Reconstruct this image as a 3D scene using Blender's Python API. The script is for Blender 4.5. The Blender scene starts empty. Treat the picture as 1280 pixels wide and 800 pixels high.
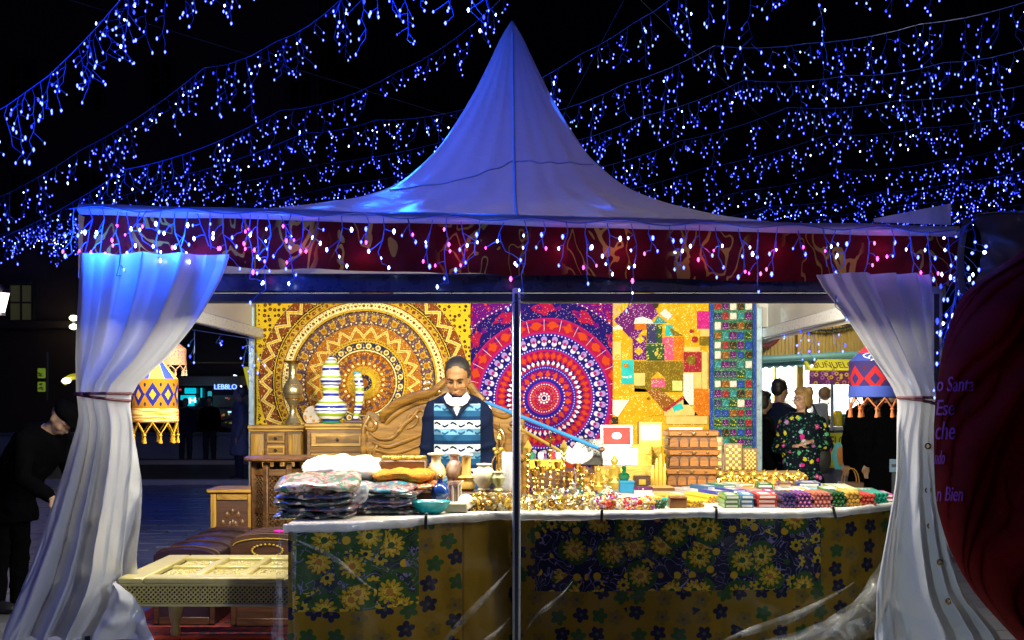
import bpy, bmesh, math, random
from math import sin, cos, pi, sqrt, atan2, radians
from mathutils import Vector, Matrix, noise, Euler
random.seed(7)
SC = bpy.context.scene
COL = SC.collection
# ------------------------------------------------------------------ camera, world, exposure
F = 1520.0                      # focal length in photo pixels (1280 wide)
EYE = 1.5
cam = bpy.data.cameras.new('camera'); cam_o = bpy.data.objects.new('camera', cam); COL.objects.link(cam_o)
cam.sensor_width = 36; cam.lens = 36 * F / 1280; cam.shift_y = 100 / 1280
cam.clip_start = 0.05; cam.clip_end = 500
cam_o.location = (0, 0, EYE); cam_o.rotation_euler = (pi / 2, 0, 0)
SC.camera = cam_o
wd = bpy.data.worlds.new('World'); SC.world = wd; wd.use_nodes = True
wd.node_tree.nodes['Background'].inputs[0].default_value = (0.02, 0.03, 0.10, 1)
wd.node_tree.nodes['Background'].inputs[1].default_value = 0.006
SC.view_settings.view_transform = 'Standard'; SC.view_settings.look = 'None'
SC.view_settings.exposure = 0; SC.view_settings.gamma = 1
SC.cycles.use_denoising = True
SC.cycles.sample_clamp_indirect = 3; SC.cycles.max_bounces = 6; SC.cycles.transparent_max_bounces = 12
SC.cycles.caustics_reflective = False; SC.cycles.caustics_refractive = False

def lamp(name, kind, loc, energy, color, size=0.1, aim=None, parent=None, spot=None, blend=0.5, spread=None):
    l = bpy.data.lights.new(name, kind); l.energy = energy; l.color = color
    o = bpy.data.objects.new(name, l); COL.objects.link(o); o.location = loc
    if kind == 'AREA':
        l.shape = 'DISK'; l.size = size
        if spread: l.spread = radians(spread)
    else: l.shadow_soft_size = size
    if kind == 'SPOT': l.spot_size = radians(spot or 90); l.spot_blend = blend
    if aim is not None:
        o.rotation_euler = (Vector(aim) - Vector(loc)).to_track_quat('-Z', 'Y').to_euler()
    if parent:
        o.parent = parent; o.location = Vector(loc) - parent.location
    return o
# unseen added lamps: two curtain spots, a blue fill, a pinkish street point
lamp('street_fill', 'SPOT', (3.2, 1.2, 2.4), 560, (0.86, 0.92, 1.0), 0.12, aim=(-2.35, 6.75, .62), spot=25, blend=.9)  # added spot raking the left curtain from the right
lamp('street_fill', 'SPOT', (-3.0, 1.2, 2.4), 420, (0.78, 0.95, 1.0), 0.12, aim=(2.12, 6.75, .62), spot=20, blend=.9)  # added spot raking the right curtain from the left
lamp('street_fill', 'POINT', (-5.6, 3.2, 2.3), 85, (0.16, 0.18, 1.0), 0.3)  # added blue fill standing in for the light strings' glow
lamp('street_fill', 'POINT', (3.0, -4.0, 4.6), 62, (1.0, 0.70, 0.72), 0.3)

# ------------------------------------------------------------------ helpers
def W(x, y, d):                  # photo pixel + distance -> world point
    return Vector(((x - 640) * d / F, d, EYE + (500 - y) * d / F))
def lerp(a, b, t): return a + (b - a) * t
def interp(tab, t):
    if t <= tab[0][0]: return tab[0][1]
    for (a, va), (b, vb) in zip(tab, tab[1:]):
        if t <= b: return lerp(va, vb, (t - a) / (b - a))
    return tab[-1][1]
def smooth_interp(tab, t):       # catmull-like smoothing of a table
    e = (tab[-1][0] - tab[0][0]) * 0.03
    return (interp(tab, t - e) + 2 * interp(tab, t) + interp(tab, t + e)) / 4

class MB:
    def __init__(s): s.v = []; s.f = []; s.m = []; s.uv = {}
    def add(s, vs, fs, m=0, uv=None):
        o = len(s.v); s.v += [tuple(p) for p in vs]
        if uv: s.uv.update({o + i: t for i, t in enumerate(uv)})
        s.f += [tuple(i + o for i in f) for f in fs]; s.m += [m] * len(fs); return s
    def box(s, c, sz, ch=0.0, m=0, rot=None):
        hx, hy, hz = sz[0] / 2, sz[1] / 2, sz[2] / 2; c = Vector(c); vs = []; ix = {}
        ch = min(ch, hx * .45, hy * .45, hz * .45)
        sg = [(a, b, d) for a in (-1, 1) for b in (-1, 1) for d in (-1, 1)]
        if ch <= 0:
            for k, q in enumerate(sg): ix[q] = k; vs.append(Vector((q[0] * hx, q[1] * hy, q[2] * hz)))
            fs = [(0, 1, 3, 2), (4, 6, 7, 5), (0, 4, 5, 1), (2, 3, 7, 6), (0, 2, 6, 4), (1, 5, 7, 3)]
        else:
            for q in sg:
                for ax in range(3):
                    p = [q[0] * (hx - ch), q[1] * (hy - ch), q[2] * (hz - ch)]; p[ax] = q[ax] * (hx, hy, hz)[ax]
                    ix[q, ax] = len(vs); vs.append(Vector(p))
            fs = []
            for ax in range(3):
                o1, o2 = [a for a in range(3) if a != ax]
                for sgn in (-1, 1):
                    lp = []
                    for a, b in ((-1, -1), (1, -1), (1, 1), (-1, 1)):
                        q = [0, 0, 0]; q[ax] = sgn; q[o1] = a; q[o2] = b; lp.append(ix[tuple(q), ax])
                    fs.append(tuple(lp))
                for a in (-1, 1):
                    for b in (-1, 1):
                        q0 = [0, 0, 0]; q0[o1] = a; q0[o2] = b; q1 = list(q0); q0[ax] = -1; q1[ax] = 1
                        q0 = tuple(q0); q1 = tuple(q1)
                        fs.append((ix[q0, o1], ix[q1, o1], ix[q1, o2], ix[q0, o2]))
            for q in sg: fs.append((ix[q, 0], ix[q, 1], ix[q, 2]))
        if rot is not None: vs = [rot @ p for p in vs]
        return s.add([p + c for p in vs], fs, m)
    def tube(s, pts, r, n=8, m=0, cap=True, flat=1.0):
        pts = [Vector(p) for p in pts]; k = len(pts); rs = r if isinstance(r, (list, tuple)) else [r] * k
        vs = []; up = None
        for i, p in enumerate(pts):
            t = (pts[min(i + 1, k - 1)] - pts[max(i - 1, 0)]).normalized()
            if up is None:
                up = Vector((0, 0, 1)) if abs(t.z) < .9 else Vector((0, 1, 0))
            a = t.cross(up)
            if a.length < 1e-5: a = t.orthogonal()
            a.normalize(); b = a.cross(t).normalized(); up = b
            for j in range(n):
                w = 2 * pi * j / n; vs.append(p + a * (cos(w) * rs[i]) + b * (sin(w) * rs[i] * flat))
        fs = [(i * n + j, i * n + (j + 1) % n, (i + 1) * n + (j + 1) % n, (i + 1) * n + j) for i in range(k - 1) for j in range(n)]
        if cap: fs += [tuple(range(n)), tuple(range((k - 1) * n, k * n))]
        return s.add(vs, fs, m)
    def lathe(s, prof, n=20, c=(0, 0, 0), m=0, sx=1, sy=1, rot=None, mfn=None):
        c = Vector(c); vs = []; k = len(prof)
        for r, z in prof:
            for j in range(n):
                w = 2 * pi * j / n; p = Vector((max(r, 1e-4) * cos(w) * sx, max(r, 1e-4) * sin(w) * sy, z))
                vs.append((rot @ p if rot is not None else p) + c)
        for i in range(k - 1):
            pass
        fs = [(i * n + j, i * n + (j + 1) % n, (i + 1) * n + (j + 1) % n, (i + 1) * n + j) for i in range(k - 1) for j in range(n)]
        fs += [tuple(range(n - 1, -1, -1)), tuple(range((k - 1) * n, k * n))]
        return s.add(vs, fs, m)
    def ell(s, c, r, n=12, m=0, rot=None):
        if not hasattr(r, '__len__'): r = (r, r, r)
        k = max(4, n // 2); pr = [(sin(pi * i / k), -cos(pi * i / k)) for i in range(k + 1)]
        o = len(s.v); s.lathe(pr, n, (0, 0, 0), m)
        R = rot if rot is not None else Matrix.Identity(3); c = Vector(c)
        for i in range(o, len(s.v)):
            p = Vector(s.v[i]); s.v[i] = tuple(R @ Vector((p.x * r[0], p.y * r[1], p.z * r[2])) + c)
        return s
    def grid(s, fn, nu, nv, m=0, uvfn=None):
        vs = []; uv = []
        for j in range(nv + 1):
            for i in range(nu + 1):
                u, v = i / nu, j / nv; vs.append(fn(u, v)); uv.append(uvfn(u, v) if uvfn else (u, v))
        fs = [(j * (nu + 1) + i, j * (nu + 1) + i + 1, (j + 1) * (nu + 1) + i + 1, (j + 1) * (nu + 1) + i) for j in range(nv) for i in range(nu)]
        return s.add(vs, fs, m, uv)
    def prism(s, poly, h, M=None, m=0):     # polygon in xy extruded along +z by h, then moved by M
        n = len(poly); vs = [Vector((x, y, 0)) for x, y in poly] + [Vector((x, y, h)) for x, y in poly]
        fs = [tuple(range(n - 1, -1, -1)), tuple(range(n, 2 * n))] + [(i, (i + 1) % n, n + (i + 1) % n, n + i) for i in range(n)]
        if M is not None: vs = [M @ p for p in vs]
        return s.add(vs, fs, m)
    def mesh(s, name, mats, smooth=True, ang=38, recalc=True):
        me = bpy.data.meshes.new(name); me.from_pydata(s.v, [], s.f)
        for m in (mats if isinstance(mats, (list, tuple)) else [mats]): me.materials.append(m)
        me.polygons.foreach_set('material_index', s.m)
        if s.uv:
            l = me.uv_layers.new(name='UVMap')
            for lp in me.loops: l.data[lp.index].uv = s.uv.get(lp.vertex_index, (0, 0))
        if recalc:
            bm = bmesh.new(); bm.from_mesh(me); bmesh.ops.recalc_face_normals(bm, faces=bm.faces); bm.to_mesh(me); bm.free()
        me.polygons.foreach_set('use_smooth', [smooth] * len(me.polygons))
        if smooth: me.set_sharp_from_angle(angle=radians(ang))
        me.update(); return me
    def build(s, name, mats, parent=None, world=False, smooth=True, ang=38, kind=None, label=None, recalc=True):
        return link(name, s.mesh(name, mats, smooth, ang, recalc), parent, world, kind, label)
def link(name, me, parent=None, world=False, kind=None, label=None):
    o = bpy.data.objects.new(name, me); COL.objects.link(o)
    if parent:
        o.parent = parent
        if world: o.location = -abs_loc(parent)
    if kind: o['kind'] = kind
    if label: o['label'] = label
    return o
def abs_loc(o):
    v = Vector(o.location)
    while o.parent: o = o.parent; v += Vector(o.location)
    return v
def tag(o, label=None, cat=None, group=None, kind=None):
    for k, v in (('label', label), ('category', cat), ('group', group), ('kind', kind)):
        if v: o[k] = v
    return o
def thing(name, label, cat, loc=(0, 0, 0), group=None, rz=0):
    o = bpy.data.objects.new(name, None); COL.objects.link(o); o.location = loc; o.rotation_euler = (0, 0, rz); o.empty_display_size = .05
    return tag(o, label, cat, group)
def dup(o, parent=None, loc=None, rz=None, label=None, group=None, mat=None, scale=None):
    c = o.copy(); COL.objects.link(c)
    if parent: c.parent = parent
    if loc is not None: c.location = loc
    if rz is not None: c.rotation_euler = (0, 0, rz)
    if label: c['label'] = label
    if group: c['group'] = group
    if scale: c.scale = (scale,) * 3 if not hasattr(scale, '__len__') else scale
    for ch in list(o.children): dup(ch, c)
    return c
def struct(o): o['kind'] = 'structure'; return o
def Rz(a): return Matrix.Rotation(a, 3, 'Z')
def Rx(a): return Matrix.Rotation(a, 3, 'X')
def Ry(a): return Matrix.Rotation(a, 3, 'Y')

# ------------------------------------------------------------------ node expressions
class V:
    def __init__(s, t, k): s.t, s.k = t, k
    def __add__(a, b): return a.t.m('ADD', a, b)
    __radd__ = __add__
    def __sub__(a, b): return a.t.m('SUBTRACT', a, b)
    def __rsub__(a, b): return a.t.m('SUBTRACT', b, a)
    def __mul__(a, b): return a.t.m('MULTIPLY', a, b)
    __rmul__ = __mul__
    def __truediv__(a, b): return a.t.m('DIVIDE', a, b)
    def __lt__(a, b): return a.t.m('LESS_THAN', a, b)
    def __gt__(a, b): return a.t.m('GREATER_THAN', a, b)
class Tree:
    def __init__(s, name, rough=.6, metal=0.0, spec=.5):
        s.mat = bpy.data.materials.new(name); s.mat.use_nodes = True; s.nt = s.mat.node_tree
        s.b = s.nt.nodes['Principled BSDF']; s.out = s.nt.nodes['Material Output']
        s.b.inputs['Roughness'].default_value = rough; s.b.inputs['Metallic'].default_value = metal
        s.b.inputs['Specular IOR Level'].default_value = spec; s._tc = None
    def n(s, t): return s.nt.nodes.new(t)
    def put(s, sock, v):
        if isinstance(v, V): s.nt.links.new(v.k, sock)
        elif hasattr(v, 'is_output'): s.nt.links.new(v, sock)
        elif isinstance(v, (tuple, list)) and len(v) == 3 and sock.type == 'RGBA': sock.default_value = (*v, 1)
        else: sock.default_value = v
    def m(s, op, a, b=0.0, c=None):
        n = s.n('ShaderNodeMath'); n.operation = op; s.put(n.inputs[0], a); s.put(n.inputs[1], b)
        if c is not None: s.put(n.inputs[2], c)
        return V(s, n.outputs[0])
    def f(s, op, a): return s.m(op, a)
    def tc(s, k='Object'):
        if s._tc is None: s._tc = s.n('ShaderNodeTexCoord')
        return s._tc.outputs[k]
    def xyz(s, k='Object', vec=None):
        n = s.n('ShaderNodeSeparateXYZ'); s.nt.links.new(vec or s.tc(k), n.inputs[0]); return [V(s, o) for o in n.outputs]
    def comb(s, x, y, z=0.0):
        n = s.n('ShaderNodeCombineXYZ')
        for i, v in enumerate((x, y, z)): s.put(n.inputs[i], v)
        return n.outputs[0]
    def noise(s, vec=None, scale=5, detail=3, rough=.5, k='Object', out=0, dist=0):
        n = s.n('ShaderNodeTexNoise'); s.nt.links.new(vec or s.tc(k), n.inputs['Vector'])
        n.inputs['Scale'].default_value = scale; n.inputs['Detail'].default_value = detail; n.inputs['Roughness'].default_value = rough
        n.inputs['Distortion'].default_value = dist
        return V(s, n.outputs[out])
    def vor(s, vec=None, scale=5, rnd=1.0, k='Object', feat='F1'):
        n = s.n('ShaderNodeTexVoronoi'); n.feature = feat; s.nt.links.new(vec or s.tc(k), n.inputs['Vector'])
        n.inputs['Scale'].default_value = scale; n.inputs['Randomness'].default_value = rnd; return n
    def mix(s, fac, a, b, mode='MIX'):
        n = s.n('ShaderNodeMix'); n.data_type = 'RGBA'; n.blend_type = mode; s.put(n.inputs[0], fac); s.put(n.inputs[6], a); s.put(n.inputs[7], b)
        return V(s, n.outputs[2])
    def ramp(s, fac, stops, const=False):
        n = s.n('ShaderNodeValToRGB'); s.put(n.inputs[0], fac); r = n.color_ramp
        r.interpolation = 'CONSTANT' if const else 'LINEAR'
        for i, (p, c) in enumerate(stops):
            e = r.elements[i] if i < 2 else r.elements.new(p)
            e.position = p; e.color = (*c, 1)
        return V(s, n.outputs[0])
    def sm(s, x, a, b):
        n = s.n('ShaderNodeMapRange'); n.interpolation_type = 'SMOOTHSTEP'; s.put(n.inputs[0], x); n.inputs[1].default_value = a; n.inputs[2].default_value = b
        return V(s, n.outputs[0])
    def bump(s, h, strength=.3, dist=.01):
        n = s.n('ShaderNodeBump'); n.inputs['Strength'].default_value = strength; n.inputs['Distance'].default_value = dist
        s.put(n.inputs['Height'], h); s.nt.links.new(n.outputs[0], s.b.inputs['Normal']); return s
    def col(s, c): s.put(s.b.inputs['Base Color'], c); return s
    def rough(s, c): s.put(s.b.inputs['Roughness'], c); return s

def plain(name, c, rough=.6, metal=0.0, var=.25, scale=12, bump=.15, spec=.5, bscale=None, bdist=.004, coat=0):
    t = Tree(name, rough, metal, spec); n = t.noise(scale=scale, detail=5, rough=.6)
    t.col(t.mix(n, tuple(x * (1 - var) for x in c), tuple(min(1, x * (1 + var)) for x in c)))
    if bump: t.bump(t.noise(scale=bscale or scale * 4, detail=4), bump, bdist)
    t.rough(t.m('MULTIPLY_ADD', t.noise(scale=scale * 2), .25, rough - .12))
    if coat: t.b.inputs['Coat Weight'].default_value = coat; t.b.inputs['Coat Roughness'].default_value = .15
    return t.mat
def wood(name, c1, c2, scale=3, axis=0, rough=.45, coat=.2):
    t = Tree(name, rough); x, y, z = t.xyz()
    q = [x, y, z]; q[axis] = q[axis] * .12
    n1 = t.noise(t.comb(*q), scale=scale * 9, detail=6, rough=.65, dist=1.2)
    t.col(t.ramp(n1, [(.3, c1), (.68, c2)])); t.bump(n1, .25, .003)
    t.b.inputs['Coat Weight'].default_value = coat; t.b.inputs['Coat Roughness'].default_value = .25
    return t.mat
def emit(name, c, s, sample=False):
    t = Tree(name); t.b.inputs['Emission Color'].default_value = (*c, 1); t.b.inputs['Emission Strength'].default_value = s
    t.b.inputs['Base Color'].default_value = (*[min(1, x) for x in c], 1)
    if not sample: t.mat.cycles.emission_sampling = 'NONE'
    return t.mat
# ------------------------------------------------------------------ common materials
M = {}
def pvc(name, c, transl=.3, rough=.32, wr=.5):
    t = Tree(name, rough); n = t.noise(scale=2.2, detail=5)
    colr = t.mix(n, tuple(x * .86 for x in c), c)
    t.col(colr); w1 = t.noise(scale=5, detail=4, dist=.6); w2 = t.noise(scale=45, detail=2)
    x_, y_, z_ = t.xyz(); w3 = t.noise(t.comb(x_ * 3.0, y_ * 3.0, z_ * .5), scale=3.2, detail=4); t.bump(w1 * 1.0 + w2 * .06 + w3 * .8, wr, .02); t.b.inputs['Coat Weight'].default_value = .6; t.b.inputs['Coat Roughness'].default_value = .16
    if transl:
        tr = t.n('ShaderNodeBsdfTranslucent'); t.put(tr.inputs[0], colr); mx = t.n('ShaderNodeMixShader'); mx.inputs[0].default_value = transl
        t.nt.links.new(t.b.outputs[0], mx.inputs[1]); t.nt.links.new(tr.outputs[0], mx.inputs[2]); t.nt.links.new(mx.outputs[0], t.out.inputs[0])
    return t.mat
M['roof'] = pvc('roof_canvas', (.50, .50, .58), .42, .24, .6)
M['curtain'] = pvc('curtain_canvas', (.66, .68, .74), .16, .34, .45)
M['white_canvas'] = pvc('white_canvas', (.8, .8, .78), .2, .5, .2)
M['alu'] = plain('brushed_aluminium', (.62, .70, .80), .3, .15, .1, 30, .05)
M['darkalu'] = plain('dark_aluminium', (.06, .07, .09), .4, .5, .2, 30, .05)
M['beam'] = plain('painted_beam', (.045, .06, .13), .28, .1, .15, 8, .05, coat=.4)
M['black'] = plain('black_plastic', (.015, .015, .017), .4)
M['wire'] = plain('blue_lit_cable', (.05, .13, .50), .4, bump=0)  # blue light of the bulbs is put into the cable colour
M['wire_dark'] = plain('dark_cable', (.03, .035, .05), .5, bump=0)
M['blue_bulb'] = emit('blue_bulb', (.055, .08, 1.0), 13); M['dim_bulb'] = emit('dim_blue_bulb', (.03, .05, 1.0), 3.2)
M['sky_bulb'] = emit('cool_white_bulb', (.38, .50, 1.0), 16)
M['pink_bulb'] = emit('pink_bulb', (1.0, .06, .5), 9)
M['brass'] = plain('polished_brass', (.80, .50, .12), .24, 1.0, .2, 25, .15)
M['gold'] = plain('gold_leaf', (.85, .58, .10), .33, .7, .25, 30, .3)
M['walnut'] = wood('walnut_wood', (.045, .018, .007), (.17, .075, .02))
M['honey'] = wood('honey_wood', (.17, .075, .008), (.50, .29, .04), axis=0)
M['honeyz'] = wood('honey_wood_upright', (.17, .075, .008), (.50, .29, .04), axis=2)
M['carved'] = wood('carved_wood', (.06, .023, .004), (.27, .135, .018), scale=1.6, axis=0, rough=.24, coat=.9)
M['darkwood'] = wood('dark_wood', (.03, .012, .008), (.10, .04, .022))
M['redwood'] = wood('orange_brown_wood', (.07, .022, .003), (.27, .10, .012), axis=0)
M['leather'] = plain('purple_brown_leather', (.028, .013, .026), .36, 0, .4, 9, .3)
M['mdark'] = plain('dark_facade', (.03, .028, .027), .8)

# ------------------------------------------------------------------ ground, road, far buildings
def paving_mat():
    t = Tree('paving_stone', .42); n = t.noise(scale=1.3, detail=6); n2 = t.noise(scale=22, detail=4)
    t.col(t.mix(n, (.12, .13, .15), (.26, .27, .30))); t.bump(n2, .35, .006); t.rough(t.m('MULTIPLY_ADD', n, .3, .25)); return t.mat
M['paving'] = paving_mat()
M['asphalt'] = plain('asphalt', (.045, .045, .05), .55, 0, .3, 30, .4)
M['kerb'] = plain('kerb_stone', (.3, .3, .31), .6, 0, .2, 9, .3)
M['joint'] = plain('dark_joint', (.035, .035, .04), .9)
mb = MB(); mb.grid(lambda u, v: (lerp(-90, 90, u), lerp(-25, 160, v), -.03), 4, 4); ground = struct(mb.build('ground', M['joint']))
mb = MB(); mb.box((0, 24.9, -.012), (120, 6.8, .02)); road = struct(mb.build('road', M['asphalt']))
for yy in (21.45, 28.4):
    mb = MB(); mb.box((0, yy, .03), (120, .18, .14), .02); k = struct(mb.build('kerb', M['kerb']))
pav = struct(link('paving', bpy.data.meshes.new('paving')))
slab_me = []
for q in range(4):
    r = random.Random(q); mb = MB(); mb.box((0, 0, -.02), (.586, .286, .06), .008); slab_me.append(mb.mesh('paving_slab', M['paving']))
pieces = []
for j in range(52):
    for i in range(34):
        x = -9.6 + i * .6 + (j % 2) * .3; y = 5.9 + j * .3
        px = 640 + x * F / y; py = 500 + 1.5 * F / y
        vis = (172 < px < 330 and 590 < py < 760) or (-10 < px < 40 and 640 < py < 800)
        pieces.append((0 if vis else 1, y, x))
pieces.sort(); rest = MB(); bx = bpy.data.meshes
for k, (nv, y, x) in enumerate(pieces):
    rr = random.Random(k); dz = rr.uniform(-.004, .004)
    if nv == 0 and k < 300:
        o = link('slab', slab_me[k % 4], pav); o.location = (x, y, dz); o.rotation_euler = (rr.uniform(-.006, .006), rr.uniform(-.006, .006), 0)
    elif y < 21.2: rest.box((x, y, -.02 + dz), (.586, .286, .06))
for i in range(60):
    for j in range(26): 
        if abs(-18 + i * .6) < 9.6 or True:
            y = -1.9 + j * .3
            if y < 5.8: rest.box((-18 + i * .6, y, -.02), (.586, .286, .06))
rest.build('slab', M['paving'], pav, kind='stuff')

# far street: pavement, low wall, dark buildings with lit windows, shop with neon signs
mb = MB(); mb.box((0, 60, .0), (160, 62.8, .1)); struct(mb.build('pavement', M['asphalt']))
mb = MB(); mb.box((-8.2, 30.2, .32), (9.0, .35, .62), .03); mb.box((-8.2, 30.2, .66), (9.1, .42, .06), .02)
tag(mb.build('garden_wall', plain('blue_grey_render', (.2, .25, .33), .7, 0, .2, 4, .3)), 'low blue grey rendered wall across the road behind the yellow lantern', 'low wall')
def fence_x(name, x0, x1, y, label):
    t = thing(name, label, 'fence', ((x0 + x1) / 2, y, 0)); n = int((x1 - x0) / 1.1)
    for i in range(n + 1):
        x = lerp(x0, x1, i / n) - (x0 + x1) / 2
        mb = MB(); mb.box((x, 0, .95), (.07, .07, .75), .008); mb.build('post', M['mdark2'], t)
        if i < n:
            w = (x1 - x0) / n
            mb = MB(); mb.tube([(x, 0, .62), (x + w, 0, 1.22)], .025, 5); mb.build('brace', M['mdark2'], t)
            mb = MB(); mb.tube([(x, 0, 1.22), (x + w, 0, .62)], .025, 5); mb.build('brace', M['mdark2'], t)
    mb = MB(); mb.box((0, 0, 1.3), (x1 - x0, .06, .06), .008); mb.build('rail', M['mdark2'], t)
M['mdark2'] = plain('dark_painted_metal', (.10, .11, .14), .5)
fence_x('lattice_fence', -8.4, -6.3, 30.0, 'dark lattice railing in front of the neon shop across the road')
fence_x('lattice_fence', -16.5, -13.2, 29.2, 'grey crossed railing behind the stooping dark figure')

def building(name, label, x0, x1, y, h, wins, matc):
    t = thing(name, label, 'building', ((x0 + x1) / 2, y, 0)); cx = (x0 + x1) / 2
    mb = MB(); mb.box((0, 5, h / 2), (x1 - x0, 10, h)); mb.build('wall', matc, t)
    mb = MB(); mb.box((0, -.12, 3.6), (x1 - x0, .3, .25), .04); mb.build('string_course', matc, t); mb = MB(); mb.box((0, -.2, h), (x1 - x0 + .4, .6, .3), .05); mb.build('cornice', matc, t)
    for (wx, wz, ww, wh, lit) in wins:
        mb = MB()
        for sx in (-1, 1): mb.box((wx - cx + sx * (ww / 2 + .05), -.06, wz), (.1, .14, wh + .2), .01)
        for sz in (-1, 1): mb.box((wx - cx, -.06, wz + sz * (wh / 2 + .05)), (ww, .14, .1), .01)
        fr = mb.build('window', M['mdark'], t)
        mb = MB(); mb.box((wx - cx, -.03, wz), (ww, .04, wh)); mb.build('pane', lit, fr)
        mb = MB(); mb.box((wx - cx, -.06, wz), (.05, .05, wh)); mb.box((wx - cx, -.062, wz + wh * .1), (ww, .045, .05)); mb.build('glazing_bar', M['mdark'], fr)
    return t
M['unlit'] = plain('dark_glass', (.012, .013, .016), .12, bump=0)
M['dimwin'] = emit('dim_lit_window', (.20, .20, .08), .08)
M['dimwin2'] = emit('dim_lit_window_green', (.30, .34, .16), .2)
M['brick_f'] = plain('dark_brown_facade', (.06, .035, .028), .8, 0, .3, 2, .3)
wins = []
for i in range(7):
    for fl in range(3):
        wx = -17.6 + i * 1.95; wz = 4.1 + fl * 3.1
        wins.append((wx, wz, .6, 1.2, M['dimwin'] if (fl == 0 and i in (2,)) or (fl == 0 and i == 6 and False) else M['unlit']))
bl = building('town_building', 'dark brown town building with a faintly lit shuttered window', -19, -5.4, 34, 13, wins, M['brick_f'])
# neon shop on the ground floor
shop = thing('corner_shop', 'dark shop front with cyan neon sign and blue white lettering', 'shop', (-8.5, 33.6, 0))
def rel(p, o): return Vector(p) - abs_loc(o)
def slab(p0, p1, d, th, mat, name, parent, kind=None):  # pixel rectangle at distance d
    a = W(*p0, d); b = W(*p1, d); c = (a + b) / 2; mb = MB()
    mb.box(rel((c.x, d, c.z), parent), (abs(b.x - a.x), th, abs(a.z - b.z)), min(.03, abs(a.z - b.z) * .2)); return mb.build(name, mat, parent)
slab((205, 470), (318, 482), 33.5, .3, plain('shop_fascia', (.16, .11, .09), .7), 'fascia', shop)
slab((218, 484), (262, 535), 33.6, .12, M['unlit'], 'window', shop)
slab((266, 494), (318, 535), 33.6, .12, plain('shop_interior', (.09, .07, .05), .7), 'window', shop)
M['cyan'] = emit('cyan_neon', (.0, .50, .62), 1.0); M['nwhite'] = emit('white_neon', (.75, .85, 1), 2.2); M['nblue'] = emit('blue_sign', (.01, .03, .75), .9)
slab((231, 485), (245, 492), 33.4, .08, M['cyan'], 'neon_panel', shop); slab((251, 485), (252.5, 497), 33.4, .08, M['cyan'], 'neon_tube', shop)
mb = MB(); c0 = W(236, 500, 33.4)
for (a, b, c, d) in ((226, 494, 244, 500), (229, 500, 246, 504), (232, 504, 243, 507.5)):
    p, q = W(a, b, 33.4), W(c, d, 33.4); mb.box(rel(((p.x + q.x) / 2, 33.4, (p.z + q.z) / 2), shop), (q.x - p.x, .08, p.z - q.z), .01)
mb.build('neon_emblem', M['cyan'], shop)
mb = MB()
for (a, b, c, d) in ((236.5, 497, 238, 504), (243, 497, 244.5, 503), (238, 499.5, 243, 501)):
    p, q = W(a, b, 33.33), W(c, d, 33.33); mb.box(rel(((p.x + q.x) / 2, 33.33, (p.z + q.z) / 2), shop), (q.x - p.x, .06, p.z - q.z))
mb.build('neon_letter', M['nwhite'], shop)
slab((260, 489), (264.5, 516), 33.4, .1, emit('cyan_neon_dim', (.02, .30, .34), 1), 'neon_column', shop)
slab((267, 477), (296, 487), 33.45, .1, M['nblue'], 'sign_board', shop)
def text_mesh(body, size, extrude=.004):
    cu = bpy.data.curves.new('text', 'FONT'); cu.body = body; cu.size = size; cu.extrude = extrude; cu.align_x = 'LEFT'; cu.resolution_u = 3
    o = bpy.data.objects.new('text', cu); COL.objects.link(o); dg = bpy.context.evaluated_depsgraph_get()
    me = bpy.data.meshes.new_from_object(o.evaluated_get(dg)); bpy.data.objects.remove(o); return me
def text(body, size, mat, loc, parent=None, name='lettering', extrude=.004, fn=None, width=None, shear=0):
    me = text_mesh(body, size, extrude); xs = [v.co.x for v in me.vertices]; w = max(xs) - min(xs); k = (width / w) if width else 1
    base = Vector(loc)
    for v in me.vertices:
        x, y, z = (v.co.x - min(xs)) * k, v.co.y, v.co.z
        p = Vector((x + y * shear, -z, y)) + base; v.co = fn(p, z) if fn else p
    me.materials.clear(); me.materials.append(mat); me.name = name
    return link(name, me, parent, world=bool(parent))
p = W(268, 486.5, 33.36); text('LEB8LO', .20, emit('sign_letters', (.35, .6, 1), 1.5), p, shop, width=W(296, 486, 33.36).x - p.x, extrude=.02)
mb = MB(); pts = [rel(W(292 + 9.5 * sin(a), 486 - 17 * cos(a), 33.4), shop) for a in [i * .16 for i in range(11)]]
mb.tube(pts, .025, 6); mb.build('neon_arc', M['nwhite'], shop)
mb = MB(); mb.prism([(0, 0), (.14, .1), (.12, .62), (-.14, .62)], .08, Matrix.Translation(rel(W(311, 487, 33.3), shop)) @ Matrix.Rotation(pi / 2, 4, 'X'))
mb.build('yellow_panel', emit('yellow_sign', (.5, .45, .02), .8), shop)
slab((238, 452.5), (316, 454), 33.3, .1, plain('ochre_trim', (.35, .16, .04), .6), 'trim', shop)
rr = random.Random(9)
for k in range(16):
    x, y = rr.uniform(267, 292), rr.uniform(496, 531); slab((x, y), (x + rr.uniform(1.2, 4), y + rr.uniform(1.2, 3)), 33.5, .06, emit('glowing_goods', rr.choice([(.5, .35, .05), (.5, .08, .03), (.3, .35, .2), (.5, .4, .3)]), rr.uniform(.15, .5)), 'lit_goods', shop)  # goods glow by emission in place of the shop's own light
for (x, y, w_, c_) in ((224, 486, 2.5, (.6, .02, .03)), (266.5, 514.5, 2, (.9, .9, .95)), (285, 514, 5, (.4, .8, 1))): slab((x, y), (x + w_, y + 2), 33.3, .06, emit('small_lamp', c_, 1.4), 'lit_lamp', shop)
lamp('shop_glow', 'POINT', (-8.2, 32.6, 1.9), 5, (.3, .6, 1), .3, parent=shop)
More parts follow.
